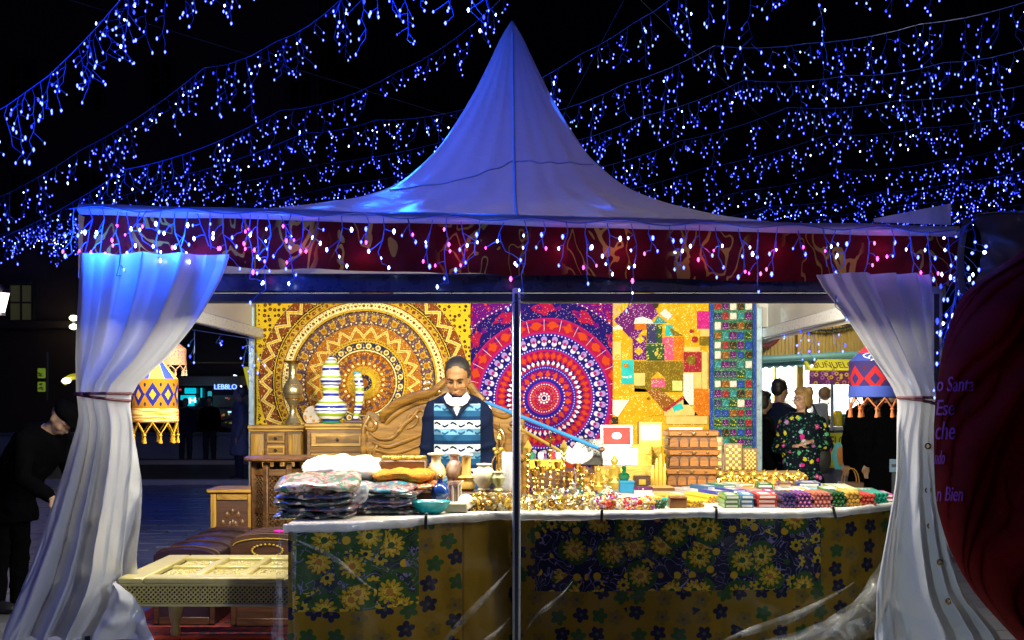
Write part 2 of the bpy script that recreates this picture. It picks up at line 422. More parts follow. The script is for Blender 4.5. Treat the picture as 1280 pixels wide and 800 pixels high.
# lit alcove and wall lamps on the left building
def wall_lamp(px, py, d, label, color, e, both=True):
    t = thing('wall_lamp', label, 'wall lamp', W(px, py, d)); mb = MB(); mb.box((0, .25, 0), (.06, .5, .05)); mb.build('bracket', M['mdark2'], t)
    for dz in ((.12, -.12) if both else (0,)):
        mb = MB(); mb.ell((0, 0, dz), (.12, .12, .08)); mb.build('globe', emit('lamp_globe', color, e), t)
    lamp('glow', 'POINT', W(px, py, d) + Vector((0, .02, 0)), 3, color, .1, parent=t)
wall_lamp(92, 403, 33.2, 'twin wall lamp lighting a pale recess above the blue curtain', (1, 1, .62), 5)
wall_lamp(83, 476, 32.6, 'small violet white wall lamp beside the yellow arch', (.85, .75, 1), 6, False)
t = thing('arch_sign', 'yellow lit arch sign half hidden by the curtain tie', 'sign', W(96, 482, 32.8)); mb = MB()
mb.tube([(.45 * cos(a) , 0, .45 * sin(a) - .2) for a in [pi * .45 + i * .1 for i in range(12)]], .09, 6); mb.build('arch', emit('yellow_arch', (.40, .36, .01), .7), t)
t = thing('pharmacy_sign', 'two tier yellow green lit sign under the dark building', 'sign', W(52, 475, 33)); 
for dz in (.16, -.16):
    mb = MB(); mb.box((0, 0, dz * 1.15), (.19, .12, .27), .02); o = mb.build('sign_panel', emit('green_sign', (.16, .25, .02), .55), t)
    mb = MB(); [mb.box((random.uniform(-.05, .05), -.07, dz * 1.15 + random.uniform(-.09, .09)), (.06, .02, .025)) for _ in range(6)]; mb.build('glyph', M['mdark2'], o)
mb = MB(); mb.box((.16, 0, .1), (.03, .05, 1.3)); mb.build('pole', M['mdark2'], t)
# street lantern at the left edge
sl = thing('street_lamp', 'lit lantern street lamp hanging at the upper left edge', 'street lamp', (W(-12, 500, 24).x, 24, 0)); lx = W(1, 378, 24)
mb = MB(); mb.tube([(0, 0, 0), (0, 0, 1)], [.09, .07]); mb.tube([(0, 0, 1), (0, 0, 5)], [.05, .04]); mb.tube([(0, 0, 3.9), (.1, 0, 3.75), (.16, 0, 3.3)], .025); mb.build('post', M['mdark2'], sl)
mb = MB(); mb.lathe([(.08, -.2), (.17, .16), (.17, .18)], 6, rel(lx, sl)); mb.build('lantern', emit('lantern_glass', (1, .80, .72), 3.5), sl)
mb = MB(); mb.lathe([(.2, .18), (.16, .26), (.02, .36)], 6, rel(lx, sl)); mb.lathe([(.1, -.26), (.09, -.2)], 6, rel(lx, sl)); mb.build('lantern_cap', M['mdark2'], sl)
lamp('lantern_light', 'POINT', lx + Vector((0, -.3, 0)), 30, (1, .75, .6), .2, parent=sl)
# second building, right, mostly black
building('town_building', 'black town building rising behind the right hand stall', 7.0, 24, 40, 12, [(9 + i * 2.4, 5 + j * 3, 1, 1.8, M['unlit']) for i in range(6) for j in range(2)], M['mdark'])

# ------------------------------------------------------------------ the market tent
YF, YB, HX, SH = 6.85, 11.65, 2.45, -.026
tent = thing('market_tent', 'white pagoda market tent with tall pointed roof and dark red valance', 'market tent', (0, YF, 0))
PROF = [(0, 4.44), (.04, 4.2), (.075, 4.0), (.11, 3.81), (.147, 3.64), (.2, 3.42), (.248, 3.24), (.34, 2.98), (.44, 2.83), (.555, 2.73), (.75, 2.60), (1, 2.5)]
YC = (YF + YB) / 2
def roof_pt(a, r, off=0):
    c, s_ = cos(a), sin(a); sq = 1 / max(abs(c), abs(s_)); k = lerp(1.12, sq, min(1, r * 1.9 + .12))
    rr = r * k; z = smooth_interp(PROF, r)
    bil = -.05 * sin(pi * min(1, r)) * abs(sin(2 * a))
    wr = (.007 * sin(a * 31 + 3 * r) + .012 * noise.noise((cos(a) * 9, s_ * 9, r * 5))) * sin(pi * min(1, r)) ; return Vector((rr * c * HX, YC + rr * s_ * HX, z + SH * rr * c * HX + wr + off))
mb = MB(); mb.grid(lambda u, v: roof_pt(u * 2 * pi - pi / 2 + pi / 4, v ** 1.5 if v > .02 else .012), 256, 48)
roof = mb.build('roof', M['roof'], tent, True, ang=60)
seamm = plain('seam', (.42, .40, .48), .5)
mb = MB(); mb.tube([roof_pt(-pi / 2 + .02, .03 + .96 * i / 40, .004) + Vector((0, -.006, 0)) for i in range(41)], .011, 5); mb.build('seam', seamm, roof, True)
mb = MB(); mb.tube([roof_pt(-pi / 2 - .75 + 1.5 * i / 40, .27 + (.22 * (.5 - i / 40) if i < 20 else 0), .004) + Vector((0, -.006, 0)) for i in range(41)], .006, 5); mb.build('seam', seamm, roof, True)
mb = MB(); mb.lathe([(.03, -.1), (.045, .0), (.03, .1), (.012, .16)], 12, (0, YC, 4.44)); mb.build('finial', M['roof'], tent, True) if False else None
# eave roll along the front, slight waviness, lifted flap at the right end
def eave_z(x): return 2.5 + SH * x
mb = MB(); mb.grid(lambda u, v: (lerp(-2.42, HX + .05, u), YF - .05 - .03 * sin(pi * v), eave_z(lerp(-HX, HX, u)) + .035 - .062 * v + .008 * noise.noise((u * 14, v * 2, 3)) + .012 * noise.noise((u * 5, 0, 8))), 90, 6)
mb.build('eave_strip', M['roof'], tent, True)
mb = MB(); mb.grid(lambda u, v: Vector((2.02 + .42 * u, YF - .06 - .03 * u, eave_z(2.2) + .05 - .02 * u + v * (.02 + .10 * u))), 8, 3); mb.build('eave_flap', M['roof'], tent, True)
def valance_mat():
    t = Tree('red_velvet_valance', .65, 0, .1); n = t.noise(scale=6, detail=4); base = t.mix(n, (.035, .002, .003), (.13, .005, .006))
    x, y, z = t.xyz(); w = t.comb(x * 1.0, y, z * .55)
    s1 = t.noise(w, scale=5.2, detail=1, dist=1.6); band = t.f('ABSOLUTE', s1 - .52) < .022
    cell = t.noise(t.comb(x, 0, 0), scale=3.1, detail=0); mask = band * (t.sm(cell, .42, .52))
    t.col(t.mix(mask, base, (.34, .22, .03))); t.bump(t.noise(scale=30, detail=3), .3, .004); return t.mat
def val_pt(u, v):
    x = lerp(-2.40, HX + .05, u); d = .025 * sin(x * 9 + 1.5 * v) * v + .03 * noise.noise((x * 3.5 - v * 1.2, v * 1.5, 1)) + .015 * noise.noise((x * 14 + v * 3, v * 2, 5))
    return Vector((x, YF - .03 + d, eave_z(x) - .012 - .285 * v + .012 * v * noise.noise((x * 4, 7, 7))))
mb = MB(); mb.grid(val_pt, 220, 10); mb.build('valance', valance_mat(), tent, True)
for sx in (-1, 1):   # side valances, white inside
    mb = MB(); mb.grid(lambda u, v: (sx * HX, lerp(YF + .02, YB, u), eave_z(sx * HX) - .015 - .36 * v + .01 * noise.noise((u * 8, v, 3))), 30, 4); mb.build('side_valance', M['white_canvas'], tent, True)
    mb = MB(); mb.box((sx * (HX - .06), YC, 2.13), (.06, YB - YF - .14, .1), .01); mb.build('side_beam', M['alu'], tent, True)
mb = MB(); mb.grid(lambda u, v: (lerp(-HX, HX, u), YB, 2.5 - .3 * v), 10, 3); mb.build('back_valance', M['white_canvas'], tent, True)
mb = MB(); mb.box((0, YF + .09, 2.165), (2 * HX - .04, .06, .11), .012); mb.build('front_beam', M['beam'], tent, True)
mb = MB(); mb.box((0, YF + .075, 2.078), (2 * HX - .04, .045, .055), .01); mb.build('beam_rail', M['darkalu'], tent, True)
for (x, y, w) in ((.025, YF + .01, .046), (2.40, YF + .06, .07), (-2.40, YF + .06, .07)):
    mb = MB(); mb.box((x, y, 1.1), (w, w, 2.2 if w > .05 else 2.06), .006); po = mb.build('pole', M['alu'], tent, True)
    mb = MB(); mb.box((x, y - w * .5 - .001, 1.1), (w * .42, .004, 2.0)); mb.build('groove', M['darkalu'], po, True)
    mb = MB(); mb.box((x, y, .01), (.14, .14, .02), .004); mb.build('base_plate', M['darkalu'], po, True)
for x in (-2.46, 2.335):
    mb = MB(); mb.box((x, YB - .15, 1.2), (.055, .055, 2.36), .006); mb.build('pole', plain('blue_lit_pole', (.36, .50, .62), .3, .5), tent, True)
mb = MB(); mb.box((-.04, YB - .10, 2.46), (4.7, .05, .06), .01); mb.build('back_beam', M['alu'], tent, True)
# back sheet outside the tapestries
mb = MB(); mb.grid(lambda u, v: (lerp(-2.43, 2.31, u), YB - .02 + .01 * noise.noise((u * 7, v * 4, 2)), lerp(.02, 2.47, v)), 20, 12); mb.build('back_sheet', M['white_canvas'], tent, True)

# floodlights fixed behind the front beam
def flood(x, z, aim, e, label, c=(1, .90, .62), size=.16, spot=74):
    loc = Vector((x, YF + .20, z)); t = thing('floodlight', label, 'floodlight', loc)
    d = (Vector(aim) - loc).normalized(); R = d.to_track_quat('-Z', 'Y').to_matrix()
    mb = MB(); mb.box((0, 0, 0), (.2, .15, .05), .012); b = mb.build('housing', M['black'], t); b.rotation_euler = R.to_euler()
    mb = MB(); mb.box((0, 0, -.027), (.17, .12, .004)); b2 = mb.build('lens', emit('flood_lens', c, 6), t); b2.rotation_euler = R.to_euler()
    mb = MB(); mb.tube([(0, -.2, 0), (0, -.02, 0)], .015); mb.build('bracket', M['black'], t)
    lamp('beam', 'SPOT', loc + d * .06, e, c, size * .4, aim=aim, parent=t, spot=spot, blend=.35)
flood(-1.95, 2.22, (-1.3, 11.6, 1.75), 540, 'black floodlight behind the beam above the left curtain', spot=74)
flood(.35, 2.22, (.1, 11.6, 1.7), 480, 'black floodlight behind the beam beside the centre pole', spot=74)
flood(1.75, 2.2, (1.5, 11.6, 1.65), 520, 'black floodlight behind the beam near the right curtain', spot=74)
for i, (x, e) in enumerate(((-1.62, 52), (0.0, 52), (1.5, 56))):
    t = thing('led_bar', 'slim lit bar lamp inside the front beam, ' + ('over the coffee table', 'over the vases', 'over the incense')[i], 'lamp', (x, YF + .15, 2.10))
    mb = MB(); mb.box((0, 0, .012), (1.4, .05, .02), .004); mb.build('housing', M['darkalu'], t)
    mb = MB(); mb.tube([(-.68, 0, -.006), (.68, 0, -.006)], .012, 8); mb.build('tube', emit('led_tube', (1, .95, .82), 5), t)
    l = lamp('bar_light', 'AREA', (x, YF + .15, 2.078), e, (1, .92, .68), .1, aim=(x, YF + .15 + .42, 2.078 - 1), parent=t); l.data.shape = 'RECTANGLE'; l.data.size = 1.36; l.data.size_y = .05

# ------------------------------------------------------------------ curtains tied at the sides
def cloth_curtain(name, label, L, R, ytop, ybot, d, nf, amp, seed, ytie, tiew):
    t = thing(name, label, 'curtain', (W((L[-1][1] + R[-1][1]) / 2, 500, d).x, d, 0))
    def pt(u, v, off=0):
        y = lerp(ytop, ybot, v); xl, xr = smooth_interp(L, y), smooth_interp(R, y); tight = math.exp(-((y - ytie) / 38) ** 2)
        A = lerp(amp, amp * .5, tight) * (1 if y < ytie else min(1.3, .6 + (y - ytie) / 260))
        uu = u + .03 * noise.noise((u * 2 + seed, v * 2.5, seed)) * (1 - tight)
        ph = nf * (uu + .10 * sin(uu * 6 + seed)) + .25 * sin(v * 2.4 + seed); q = ph % 1.0; w_ = .5 + .32 * noise.noise((int(ph) * 3.7, seed, 1))
        f = (q / w_ if q < w_ else (1 - q) / (1 - w_)); f = f * f * (3 - 2 * f) * .55 + f * .45 - .5
        ph2 = nf * 2.7 * uu + 1.3 + .3 * sin(v * 3 + seed); f2 = abs((ph2 % 1.0) * 2 - 1) - .5
        A *= .6 + .8 * abs(noise.noise((u * 2.2 + 5, v * .9, seed)))
        bulge = -(.10 * tight + .05) * sqrt(max(0, 1 - (2 * u - 1) ** 2))
        below = max(0, (y - ytie) / 300)
        cr_ = max(0, 1 - abs(noise.noise((u * 1.9 + v * 2.6, v * 2.2 - u * .8, seed + 20))) * 7) * .030 * below + max(0, 1 - abs(noise.noise((u * 4.5 - v * 3.1, v * 5 + u * 2.0, seed + 44))) * 6) * .014 * below
        wr = .030 * noise.noise((u * 1.6 - v * 1.2, v * 2.2, seed + 6)) + .008 * noise.noise((u * 9 - v * 5, v * 9, seed + 3)) + cr_
        p = W(lerp(xl, xr, uu), y, d); p.y += bulge + A * (f + .16 * f2 * (1 - .5 * below)) + wr; p.x += A * .2 * cos(2 * pi * ph) * sin(pi * u)
        return p
    mb = MB(); mb.grid(pt, 130, 150, uvfn=lambda u, v: (u, v)); o = mb.build('cloth', M['curtain'], t, True, ang=80)
    # tie cord around the gathered bundle
    for k, dy in enumerate((0, 9)):
        mb = MB(); pts = []
        for i in range(33):
            u = i / 32; p = pt(u, (ytie + dy * u - ytop) / (ybot - ytop)); p.y -= .022; pts.append(p)
        mb.tube(pts, .009, 6); mb.build('tie_cord', plain('red_brown_cord', (.16, .035, .05), .6), t, True)
    return t, pt
Lk = [(322, 105), (400, 99), (450, 96), (490, 98), (520, 101), (560, 88), (600, 76), (650, 58), (700, 41), (760, 18), (800, 0)]
Rk = [(322, 287), (350, 275), (400, 246), (450, 204), (480, 168), (494, 160), (520, 163), (560, 162), (600, 158), (650, 153), (700, 148), (740, 143), (770, 132), (800, 116)]
cl, clp = cloth_curtain('curtain', 'pale left curtain gathered by a cord and flaring to the ground', Lk, Rk, 318, 797, 6.72, 2.7, .16, 3.1, 492, .28)
# small trailing wing at the left curtain's foot
mb = MB(); mb.grid(lambda u, v: W(lerp(lerp(150, 138, v), lerp(166, 176, min(1, v * 1.6)), u), lerp(515, 722, v), 6.93) + Vector((0, .06 * sin(u * 5 + v * 7) + .03 * noise.noise((u * 3, v * 5, 2)), 0)), 24, 40); mb.build('curtain_wing', M['curtain'], cl, True, ang=80)
mb = MB(); mb.grid(lambda u, v: W(lerp(lerp(140, 118, v), lerp(146, 197, v ** .8), u), lerp(728, 801, v), 6.66) + Vector((0, .05 * sin(u * 6 + v * 5) + .03 * noise.noise((u * 3, v * 5, 7)), 0)), 24, 24); mb.build('curtain_wing', M['curtain'], cl, True, ang=80)
Lk = [(345, 1022), (360, 1032), (400, 1062), (440, 1088), (480, 1114), (498, 1124), (530, 1122), (600, 1120), (650, 1110), (700, 1100), (740, 1093), (800, 1092)]
Rk = [(345, 1166), (498, 1166), (560, 1168), (620, 1172), (680, 1184), (740, 1206), (800, 1256)]
cr, crp = cloth_curtain('curtain', 'pale right curtain with eyelets tied back against the corner post', Lk, Rk, 343, 806, 6.72, 3.3, .12, 8.3, 497, .2)
for i, (ex, ey) in enumerate(((1152, 557), (1156, 612), (1160, 656), (1164, 700), (1172, 748))):
    v = (ey - 343) / (806 - 343); xl, xr = smooth_interp(Lk, ey), smooth_interp(Rk, ey); p = crp((ex - xl) / (xr - xl), v)
    mb = MB(); mb.tube([p + Vector((.014 * cos(a), -.012, .014 * sin(a))) for a in [k * pi / 6 for k in range(13)]], .005, 5, cap=False); mb.build('eyelet', M['brass'], cr, True)
# ------------------------------------------------------------------ icicle light strings
def strand_mesh(seed, L, br, wr, kinds, tw=.045):
    r = random.Random(seed); wire = MB(); bulbs = MB(); pts = [Vector((0, 0, 0))]; n = max(3, int(L / .055)); x = y = 0; nodes = []
    for i in range(1, n + 1):
        x += r.uniform(-.026, .026); y += r.uniform(-.02, .02); pts.append(Vector((x, y, -L * i / n))); nodes.append(pts[-1])
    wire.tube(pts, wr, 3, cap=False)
    for i, p in enumerate(nodes):
        a = r.uniform(0, 2 * pi) if i < len(nodes) - 1 else 0; s = tw * r.uniform(.6, 1.6)
        q = p + Vector((cos(a) * s, sin(a) * s * .6, -s * r.uniform(.2, 1.1))); mid = (p + q) / 2 + Vector((0, 0, r.uniform(-.004, .012)))
        wire.tube([p, mid, q], wr * .9, 3, cap=False)
        k = r.random(); m = 0; acc = 0
        for j, f in enumerate(kinds):
            acc += f
            if k < acc: m = j; break
        b = br * r.uniform(.65, 1.3); bulbs.lathe([(b * .25, -b * 1.5), (b * .95, -b * .2), (b * .7, b * .9), (b * .2, b * 1.5)], 5, q, m)
    return wire.mesh('icicle_strand', M['wire'], False, recalc=False), bulbs.mesh('bulbs', [M['blue_bulb'], M['sky_bulb'], M['pink_bulb'], M['dim_bulb']], False, recalc=False)
SET = {}
for nm, br, wr, tw in (('near', .0078, .0024, .075), ('far', .0100, .0028, .08)):
    SET[nm] = [strand_mesh(i * 7 + len(nm), L, br, wr, (.66, .06, 0, .28), tw) for i, L in enumerate((.12, .2, .16, .28, .4, .22, .34, .5, .14, .26))]
def light_string(label, keys, near, step, glow=None, sag=0.0, seed=1, Ls=1.0, group=None):
    """keys: (px, py, distance) along the cable"""
    r = random.Random(seed); P = [W(*k) for k in keys]; path = []
    for i in range(len(P) - 1):
        d = (P[i + 1] - P[i]).length; n = max(2, int(d / .25))
        for j in range(n):
            t_ = j / n; p = P[i].lerp(P[i + 1], t_); p.z -= sag * 4 * t_ * (1 - t_); path.append(p)
    path.append(P[-1]); mid = path[len(path) // 2]
    t = thing('icicle_light_string', label, 'light string', mid, group)
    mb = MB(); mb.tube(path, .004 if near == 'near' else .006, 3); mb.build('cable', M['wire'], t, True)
    acc = 0; nxt = .05
    for a, b in zip(path, path[1:]):
        L = (b - a).length
        while nxt < acc + L:
            p = a.lerp(b, (nxt - acc) / L); k = int(r.random() ** 1.25 * 10) % 10 if r.random() > .06 else 7
            if r.random() > .10:
                w, bb = SET[near][r.randrange(10)]; o = link('icicle_strand', w, t); o.location = p - mid; o.rotation_euler = (0, 0, r.uniform(0, 6.28)); s = Ls * r.uniform(.75, 1.25); o.scale = (1, 1, s)
                link('bulbs', bb, o, kind='stuff')
            nxt += step * r.uniform(.4, 1.6)
        acc += L
    for (px, py, d, e) in (glow or []):
        lamp('string_glow', 'POINT', W(px, py, d), e, (.01, .10, 1.0), .12, parent=t)
    return t
SG = 'rows of blue icicle lights strung over the square'
rows = [
 ('blue icicle string crossing the upper left corner of the night sky', [(-40, 160, 9), (60, 95, 9), (150, 0, 8.8), (170, -30, 8.6)], 'near', .075, .02),
 ('blue icicle string dipping into the top left edge above the second row', [(150, -20, 10.5), (230, -16, 10.5), (330, -30, 10)], 'near', .1, 0),
 ('blue icicle string rising from the left edge to the top left of the roof peak', [(-40, 262, 14.5), (100, 188, 14), (255, 85, 13), (345, 52, 12.6), (430, -5, 12)], 'near', .12, .06),
 ('blue icicle string running up to just left of the roof peak', [(-40, 312, 17), (155, 212, 16), (350, 138, 15), (500, 88, 14.4), (640, -15, 13.6)], 'near', .14, .10),
 ('blue icicle string meeting the left flank of the roof halfway up', [(80, 262, 19.5), (232, 218, 19), (380, 166, 18), (470, 150, 17.6), (590, 134, 17)], 'near', .14, .05),
 ('blue icicle string meeting the lower left flank of the roof', [(60, 300, 23), (210, 240, 22), (400, 205, 21), (580, 170, 20)], 'near', .16, .06),
 ('lowest blue icicle string visible above the left eave', [(60, 310, 27), (260, 262, 26), (420, 232, 25), (560, 205, 24)], 'far', .16, .05),
 ('distant dense icicle string low at the left edge', [(-40, 300, 30), (70, 275, 30), (160, 262, 29)], 'far', .12, .05),
 ('lower distant dense icicle string at the left edge', [(-40, 318, 33), (50, 292, 33), (150, 276, 32)], 'far', .12, .05),
 ('lowest distant icicle string beside the left tent corner', [(-40, 335, 35), (60, 304, 35), (150, 290, 34)], 'far', .14, .04),
 ('blue icicle string hanging from the roof peak at the top edge', [(600, 0, 8.9), (640, -8, 8.9), (668, -8, 8.9)], 'near', .14, 0),
 ('blue icicle string along the top edge left of the roof peak', [(420, -30, 8.2), (520, -22, 8.0), (600, -30, 8)], 'near', .14, 0),
 ('blue icicle string climbing from behind the peak to the top edge', [(655, 108, 14), (725, 68, 13.6), (790, 30, 13), (850, -10, 12.5)], 'near', .13, .02),
 ('blue icicle string along the top edge right of the roof peak', [(850, -6, 10.5), (950, -14, 10.2), (1030, -12, 10), (1180, -24, 9.8)], 'near', .16, .0),
 ('top full blue icicle string reaching the upper right corner', [(680, 142, 15), (780, 105, 14.6), (893, 57, 14.2), (1010, 54, 13.4), (1150, 30, 12.4), (1300, -4, 11.4)], 'near', .13, .04),
 ('second full blue icicle string on the right of the roof', [(690, 182, 16.5), (800, 146, 16.2), (930, 100, 15.8), (1060, 94, 14.8), (1180, 78, 13.8), (1300, 54, 12.8)], 'near', .13, .05),
 ('third full blue icicle string on the right of the roof', [(720, 215, 18.4), (850, 176, 18), (985, 134, 17.4), (1120, 126, 16.4), (1300, 102, 14.6)], 'near', .14, .05),
 ('fourth full blue icicle string on the right of the roof', [(740, 245, 20.4), (880, 210, 20), (1035, 168, 19.4), (1150, 160, 18), (1300, 136, 16)], 'near', .14, .05),
 ('fifth full blue icicle string on the right of the roof', [(800, 262, 22.6), (930, 238, 22), (1055, 212, 21.4), (1180, 200, 20), (1300, 170, 18)], 'near', .15, .06),
 ('sixth blue icicle string low above the right eave', [(830, 284, 25), (960, 258, 24.6), (1100, 240, 24), (1200, 226, 22), (1300, 206, 20)], 'far', .15, .06),
 ('seventh blue icicle string just above the right eave', [(880, 290, 28), (1000, 272, 27.6), (1130, 256, 27), (1300, 232, 24)], 'far', .15, .06),
 ('lowest blue icicle string above the right eave flap', [(950, 296, 31), (1100, 272, 30), (1300, 252, 28)], 'far', .16, .06)]
GLOW = {0: [(60, 130, 8.6, 20)], 7: [(120, 200, 15, 90), (250, 330, 17, 60)], 2: [(200, 150, 11, 20), (470, 110, 9.0, 80)], 3: [(520, 150, 9.6, 40)], 10: [(600, -60, 7.6, 26)], 11: [(500, 60, 7.6, 60)], 12: [(735, 110, 9.6, 4)], 14: [(960, 60, 11, 12)], 4: [(400, 180, 11.5, 14)], 18: [(900, 210, 12.5, 6)]}
for i, (lb, keys, near, step, sag) in enumerate(rows):
    light_string(lb, keys, near, step, GLOW.get(i), sag, i + 3, 1.0 if near == 'near' else .9, SG)
# thin black carrier wires
for i, (a, b) in enumerate(((( 55, -10, 13), (660, 175, 16)), ((780, -20, 13), (1110, 300, 26)))):
    mb = MB(); mb.tube([W(*a), W(*b)], .005, 4); tag(mb.build('carrier_wire', M['wire_dark']), ('thin dark wire crossing the sky left of the roof peak', 'thin dark wire crossing the sky right of the roof peak')[i], 'wire')
mb = MB(); mb.tube([W(785, -10, 11), W(690, 170, 11)], .004, 4); tag(mb.build('carrier_wire', M['wire_dark']), 'thin dark wire slanting down behind the right flank of the roof', 'wire')
# the garland along the valance: blue, cool white and pink bulbs
t = thing('icicle_light_string', 'icicle string of white, blue and pink bulbs along the red valance', 'light string', (0, YF - .12, 2.5))
mb = MB(); mb.tube([(x, .0 + .01 * sin(x * 9), SH * x + .012 * sin(x * 13)) for x in [lerp(-HX, HX, i / 80) for i in range(81)]], .004, 4); mb.build('cable', M['wire'], t)
r = random.Random(5); VS = [strand_mesh(90 + i, L, .0072, .0032, (.34, .42, .24), .055) for i, L in enumerate((.1, .16, .22, .3, .26, .18, .36, .42, .14, .24, .3, .2))]
x = -HX + .03
while x < HX - .02:
    w, bb = VS[r.randrange(12)]; o = link('icicle_strand', w, t); o.location = (x, r.uniform(-.02, .01), SH * x - r.uniform(0, .02)); o.rotation_euler = (0, 0, r.uniform(0, 6.28)); link('bulbs', bb, o, kind='stuff')
    x += r.uniform(.04, .085) if x < -1.2 else r.uniform(.07, .14)
for px, e, c in ((130, 42, (.01, .10, 1)), (215, 34, (.01, .10, 1)), (330, 10, (.02, .12, 1)), (470, 2.5, (.05, .15, 1)), (610, 3, (.1, .22, 1)), (760, 1.6, (.5, .3, 1)), (930, 1.6, (.4, .3, 1)), (1080, 1.5, (.5, .3, 1)), (1150, 2, (.05, .15, 1))):
    p = W(px, 300, YF - .28); lamp('string_glow', 'POINT', (p.x, p.y, p.z), e * .55, c, .03, parent=t)
for i in range(10):
    p = W(150 + i * 105 + r.uniform(-25, 25), 312 + r.uniform(-8, 8), YF - .11); lamp('string_glow', 'POINT', p, .2, (1, .08, .5), .02, parent=t)
# short icicle string inside the left side and one on the far stall are seen past the tent
for lb, keys in (('short icicle string hanging in the dark gap beside the gold tapestry', [(240, 412, 10), (318, 424, 11.3)]), ('short icicle string in the gap beside the teal patchwork', [(948, 415, 11.6), (1060, 395, 9.6)])):
    light_string(lb, keys, 'near', .34, None, 0, 77, .8)

# ------------------------------------------------------------------ wall hangings
def zigzag(t, th, r, n, r0, amp, w):
    tri = t.f('ABSOLUTE', t.f('FRACT', th * n) - .5) * 2.0
    return t.f('ABSOLUTE', r - (tri * amp + r0)) < w
def dots(t, th, r, n, r0, rad, ph=0.0):
    x = (t.f('FRACT', th * n + ph) - .5) * (2 * pi * r0 / n); y = r - r0
    return (x * x + y * y) < rad * rad
def polar(t):
    u, v, _ = t.xyz('UV'); r = t.f('SQRT', u * u + v * v); th = t.m('ARCTAN2', v, u) / (2 * pi) + .5
    return u, v, r, th
def cloth_finish(t, uv):
    t.bump(t.noise(uv, scale=9, detail=3) + t.noise(uv, scale=160, detail=1) * .08, .35, .03); t.b.inputs['Specular IOR Level'].default_value = .05
def gold_mandala():
    t = Tree('gold_mandala_print', .75); u, v, r, th = polar(t); uv = t.tc('UV')
    Y, G, O, RD, NV, CR, PU, DK = (.66, .44, .02), (.50, .31, .02), (.40, .135, .008), (.19, .045, .010), (.012, .018, .07), (.85, .74, .34), (.10, .055, .09), (.025, .014, .008)
    rr = lambda z: z / 560
    c = t.ramp(r, [(0, O), (rr(22), NV), (rr(42), Y), (rr(60), G), (rr(86), O), (rr(160), RD), (rr(170), CR), (rr(177), NV), (rr(215), Y), (rr(222), G), (rr(238), O), (rr(310), NV), (rr(314), PU), (rr(376), DK), (rr(382), G), (rr(392), CR), (rr(430), RD), (rr(436), G), (rr(468), DK), (rr(474), Y), (rr(478), DK), (rr(486), RD), (rr(556), NV), (rr(563), Y)], True)
    def over(c, m, k): return t.mix(m, c, k)
    ring = lambda a, b: (r > rr(a)) * (r < rr(b))
    vs = t.vor(t.comb(th * 150, r * 46, 0), 1.0, .8); dsp = V(t, vs.outputs['Distance']); vc = vs.outputs['Color']
    cx, cy, cz = t.xyz(vec=vc)
    c = over(c, (dsp < .33) * ring(238, 376) * (cx > .3), PU); c = over(c, (dsp < .22) * ring(238, 556) * (cy > .5), Y)
    c = over(c, (dsp < .25) * ring(486, 556) * (cz > .4), PU); c = over(c, (dsp < .3) * ring(86, 170) * (cx > .4), Y)
    pet = t.f('ABSOLUTE', t.f('FRACT', th * 30) - .5) * 2.0
    c = over(c, (pet > .62) * ring(92, 160), RD); c = over(c, dots(t, th, r, 22, rr(135), .022), PU); c = over(c, dots(t, th, r, 22, rr(105), .012), CR)
    c = over(c, dots(t, th, r, 24, rr(197), .026), CR); c = over(c, dots(t, th, r, 24, rr(197), .014), O); c = over(c, dots(t, th, r, 24, rr(187), .01, .5), Y)
    c = over(c, zigzag(t, th, r, 22, rr(244), rr(48), .018), CR); c = over(c, zigzag(t, th, r, 22, rr(244), rr(48), .010), Y)
    for z, n, rad, k in ((345, 38, .030, G), (345, 38, .019, O), (362, 76, .009, Y), (322, 76, .008, CR)): c = over(c, dots(t, th, r, n, rr(z), rad), k)
    c = over(c, dots(t, th, r, 62, rr(411), .014), RD); c = over(c, dots(t, th, r, 62, rr(411), .008, .5), NV); c = over(c, dots(t, th, r, 124, rr(425), .005), DK)
    c = over(c, dots(t, th, r, 70, rr(453), .018), RD); c = over(c, dots(t, th, r, 70, rr(462), .008, .5), DK); c = over(c, dots(t, th, r, 90, rr(226), .007), RD)
    c = over(c, zigzag(t, th, r, 34, rr(496), rr(50), .020), CR); c = over(c, zigzag(t, th, r, 34, rr(496), rr(50), .012), Y)
    out = r > rr(563); vo = t.vor(uv, 21, .45); d2 = V(t, vo.outputs['Distance']); vo2 = t.vor(uv, 60, .8)
    c = over(c, out * (d2 < .36), DK); c = over(c, out * (d2 < .16), O); c = over(c, out * (V(t, vo2.outputs['Distance']) < .24) * (d2 > .42), (.45, .33, .02))
    c = over(c, (u < -1.0) , (.62, .46, .02)); c = over(c, (u < -1.0) * (V(t, t.vor(uv, 34, .3).outputs['Distance']) < .3), DK)
    v4 = t.vor(uv, 85, .9); q1, q2, q3 = t.xyz(vec=v4.outputs['Color']); d4 = V(t, v4.outputs['Distance']); ins = (r < rr(563)); c = over(c, ins * (d4 < .36) * (q1 > .50), (.06, .02, .006)); c = over(c, ins * (d4 < .34) * (q2 > .66), (.82, .66, .22)); c = over(c, ins * (d4 < .25) * (q3 > .88), (.12, .10, .28)); n = t.noise(uv, scale=70, detail=2); c = t.mix(t.sm(n, .4, .75) * .35, c, (.25, .10, .02)); t.col(c); cloth_finish(t, uv); return t.mat
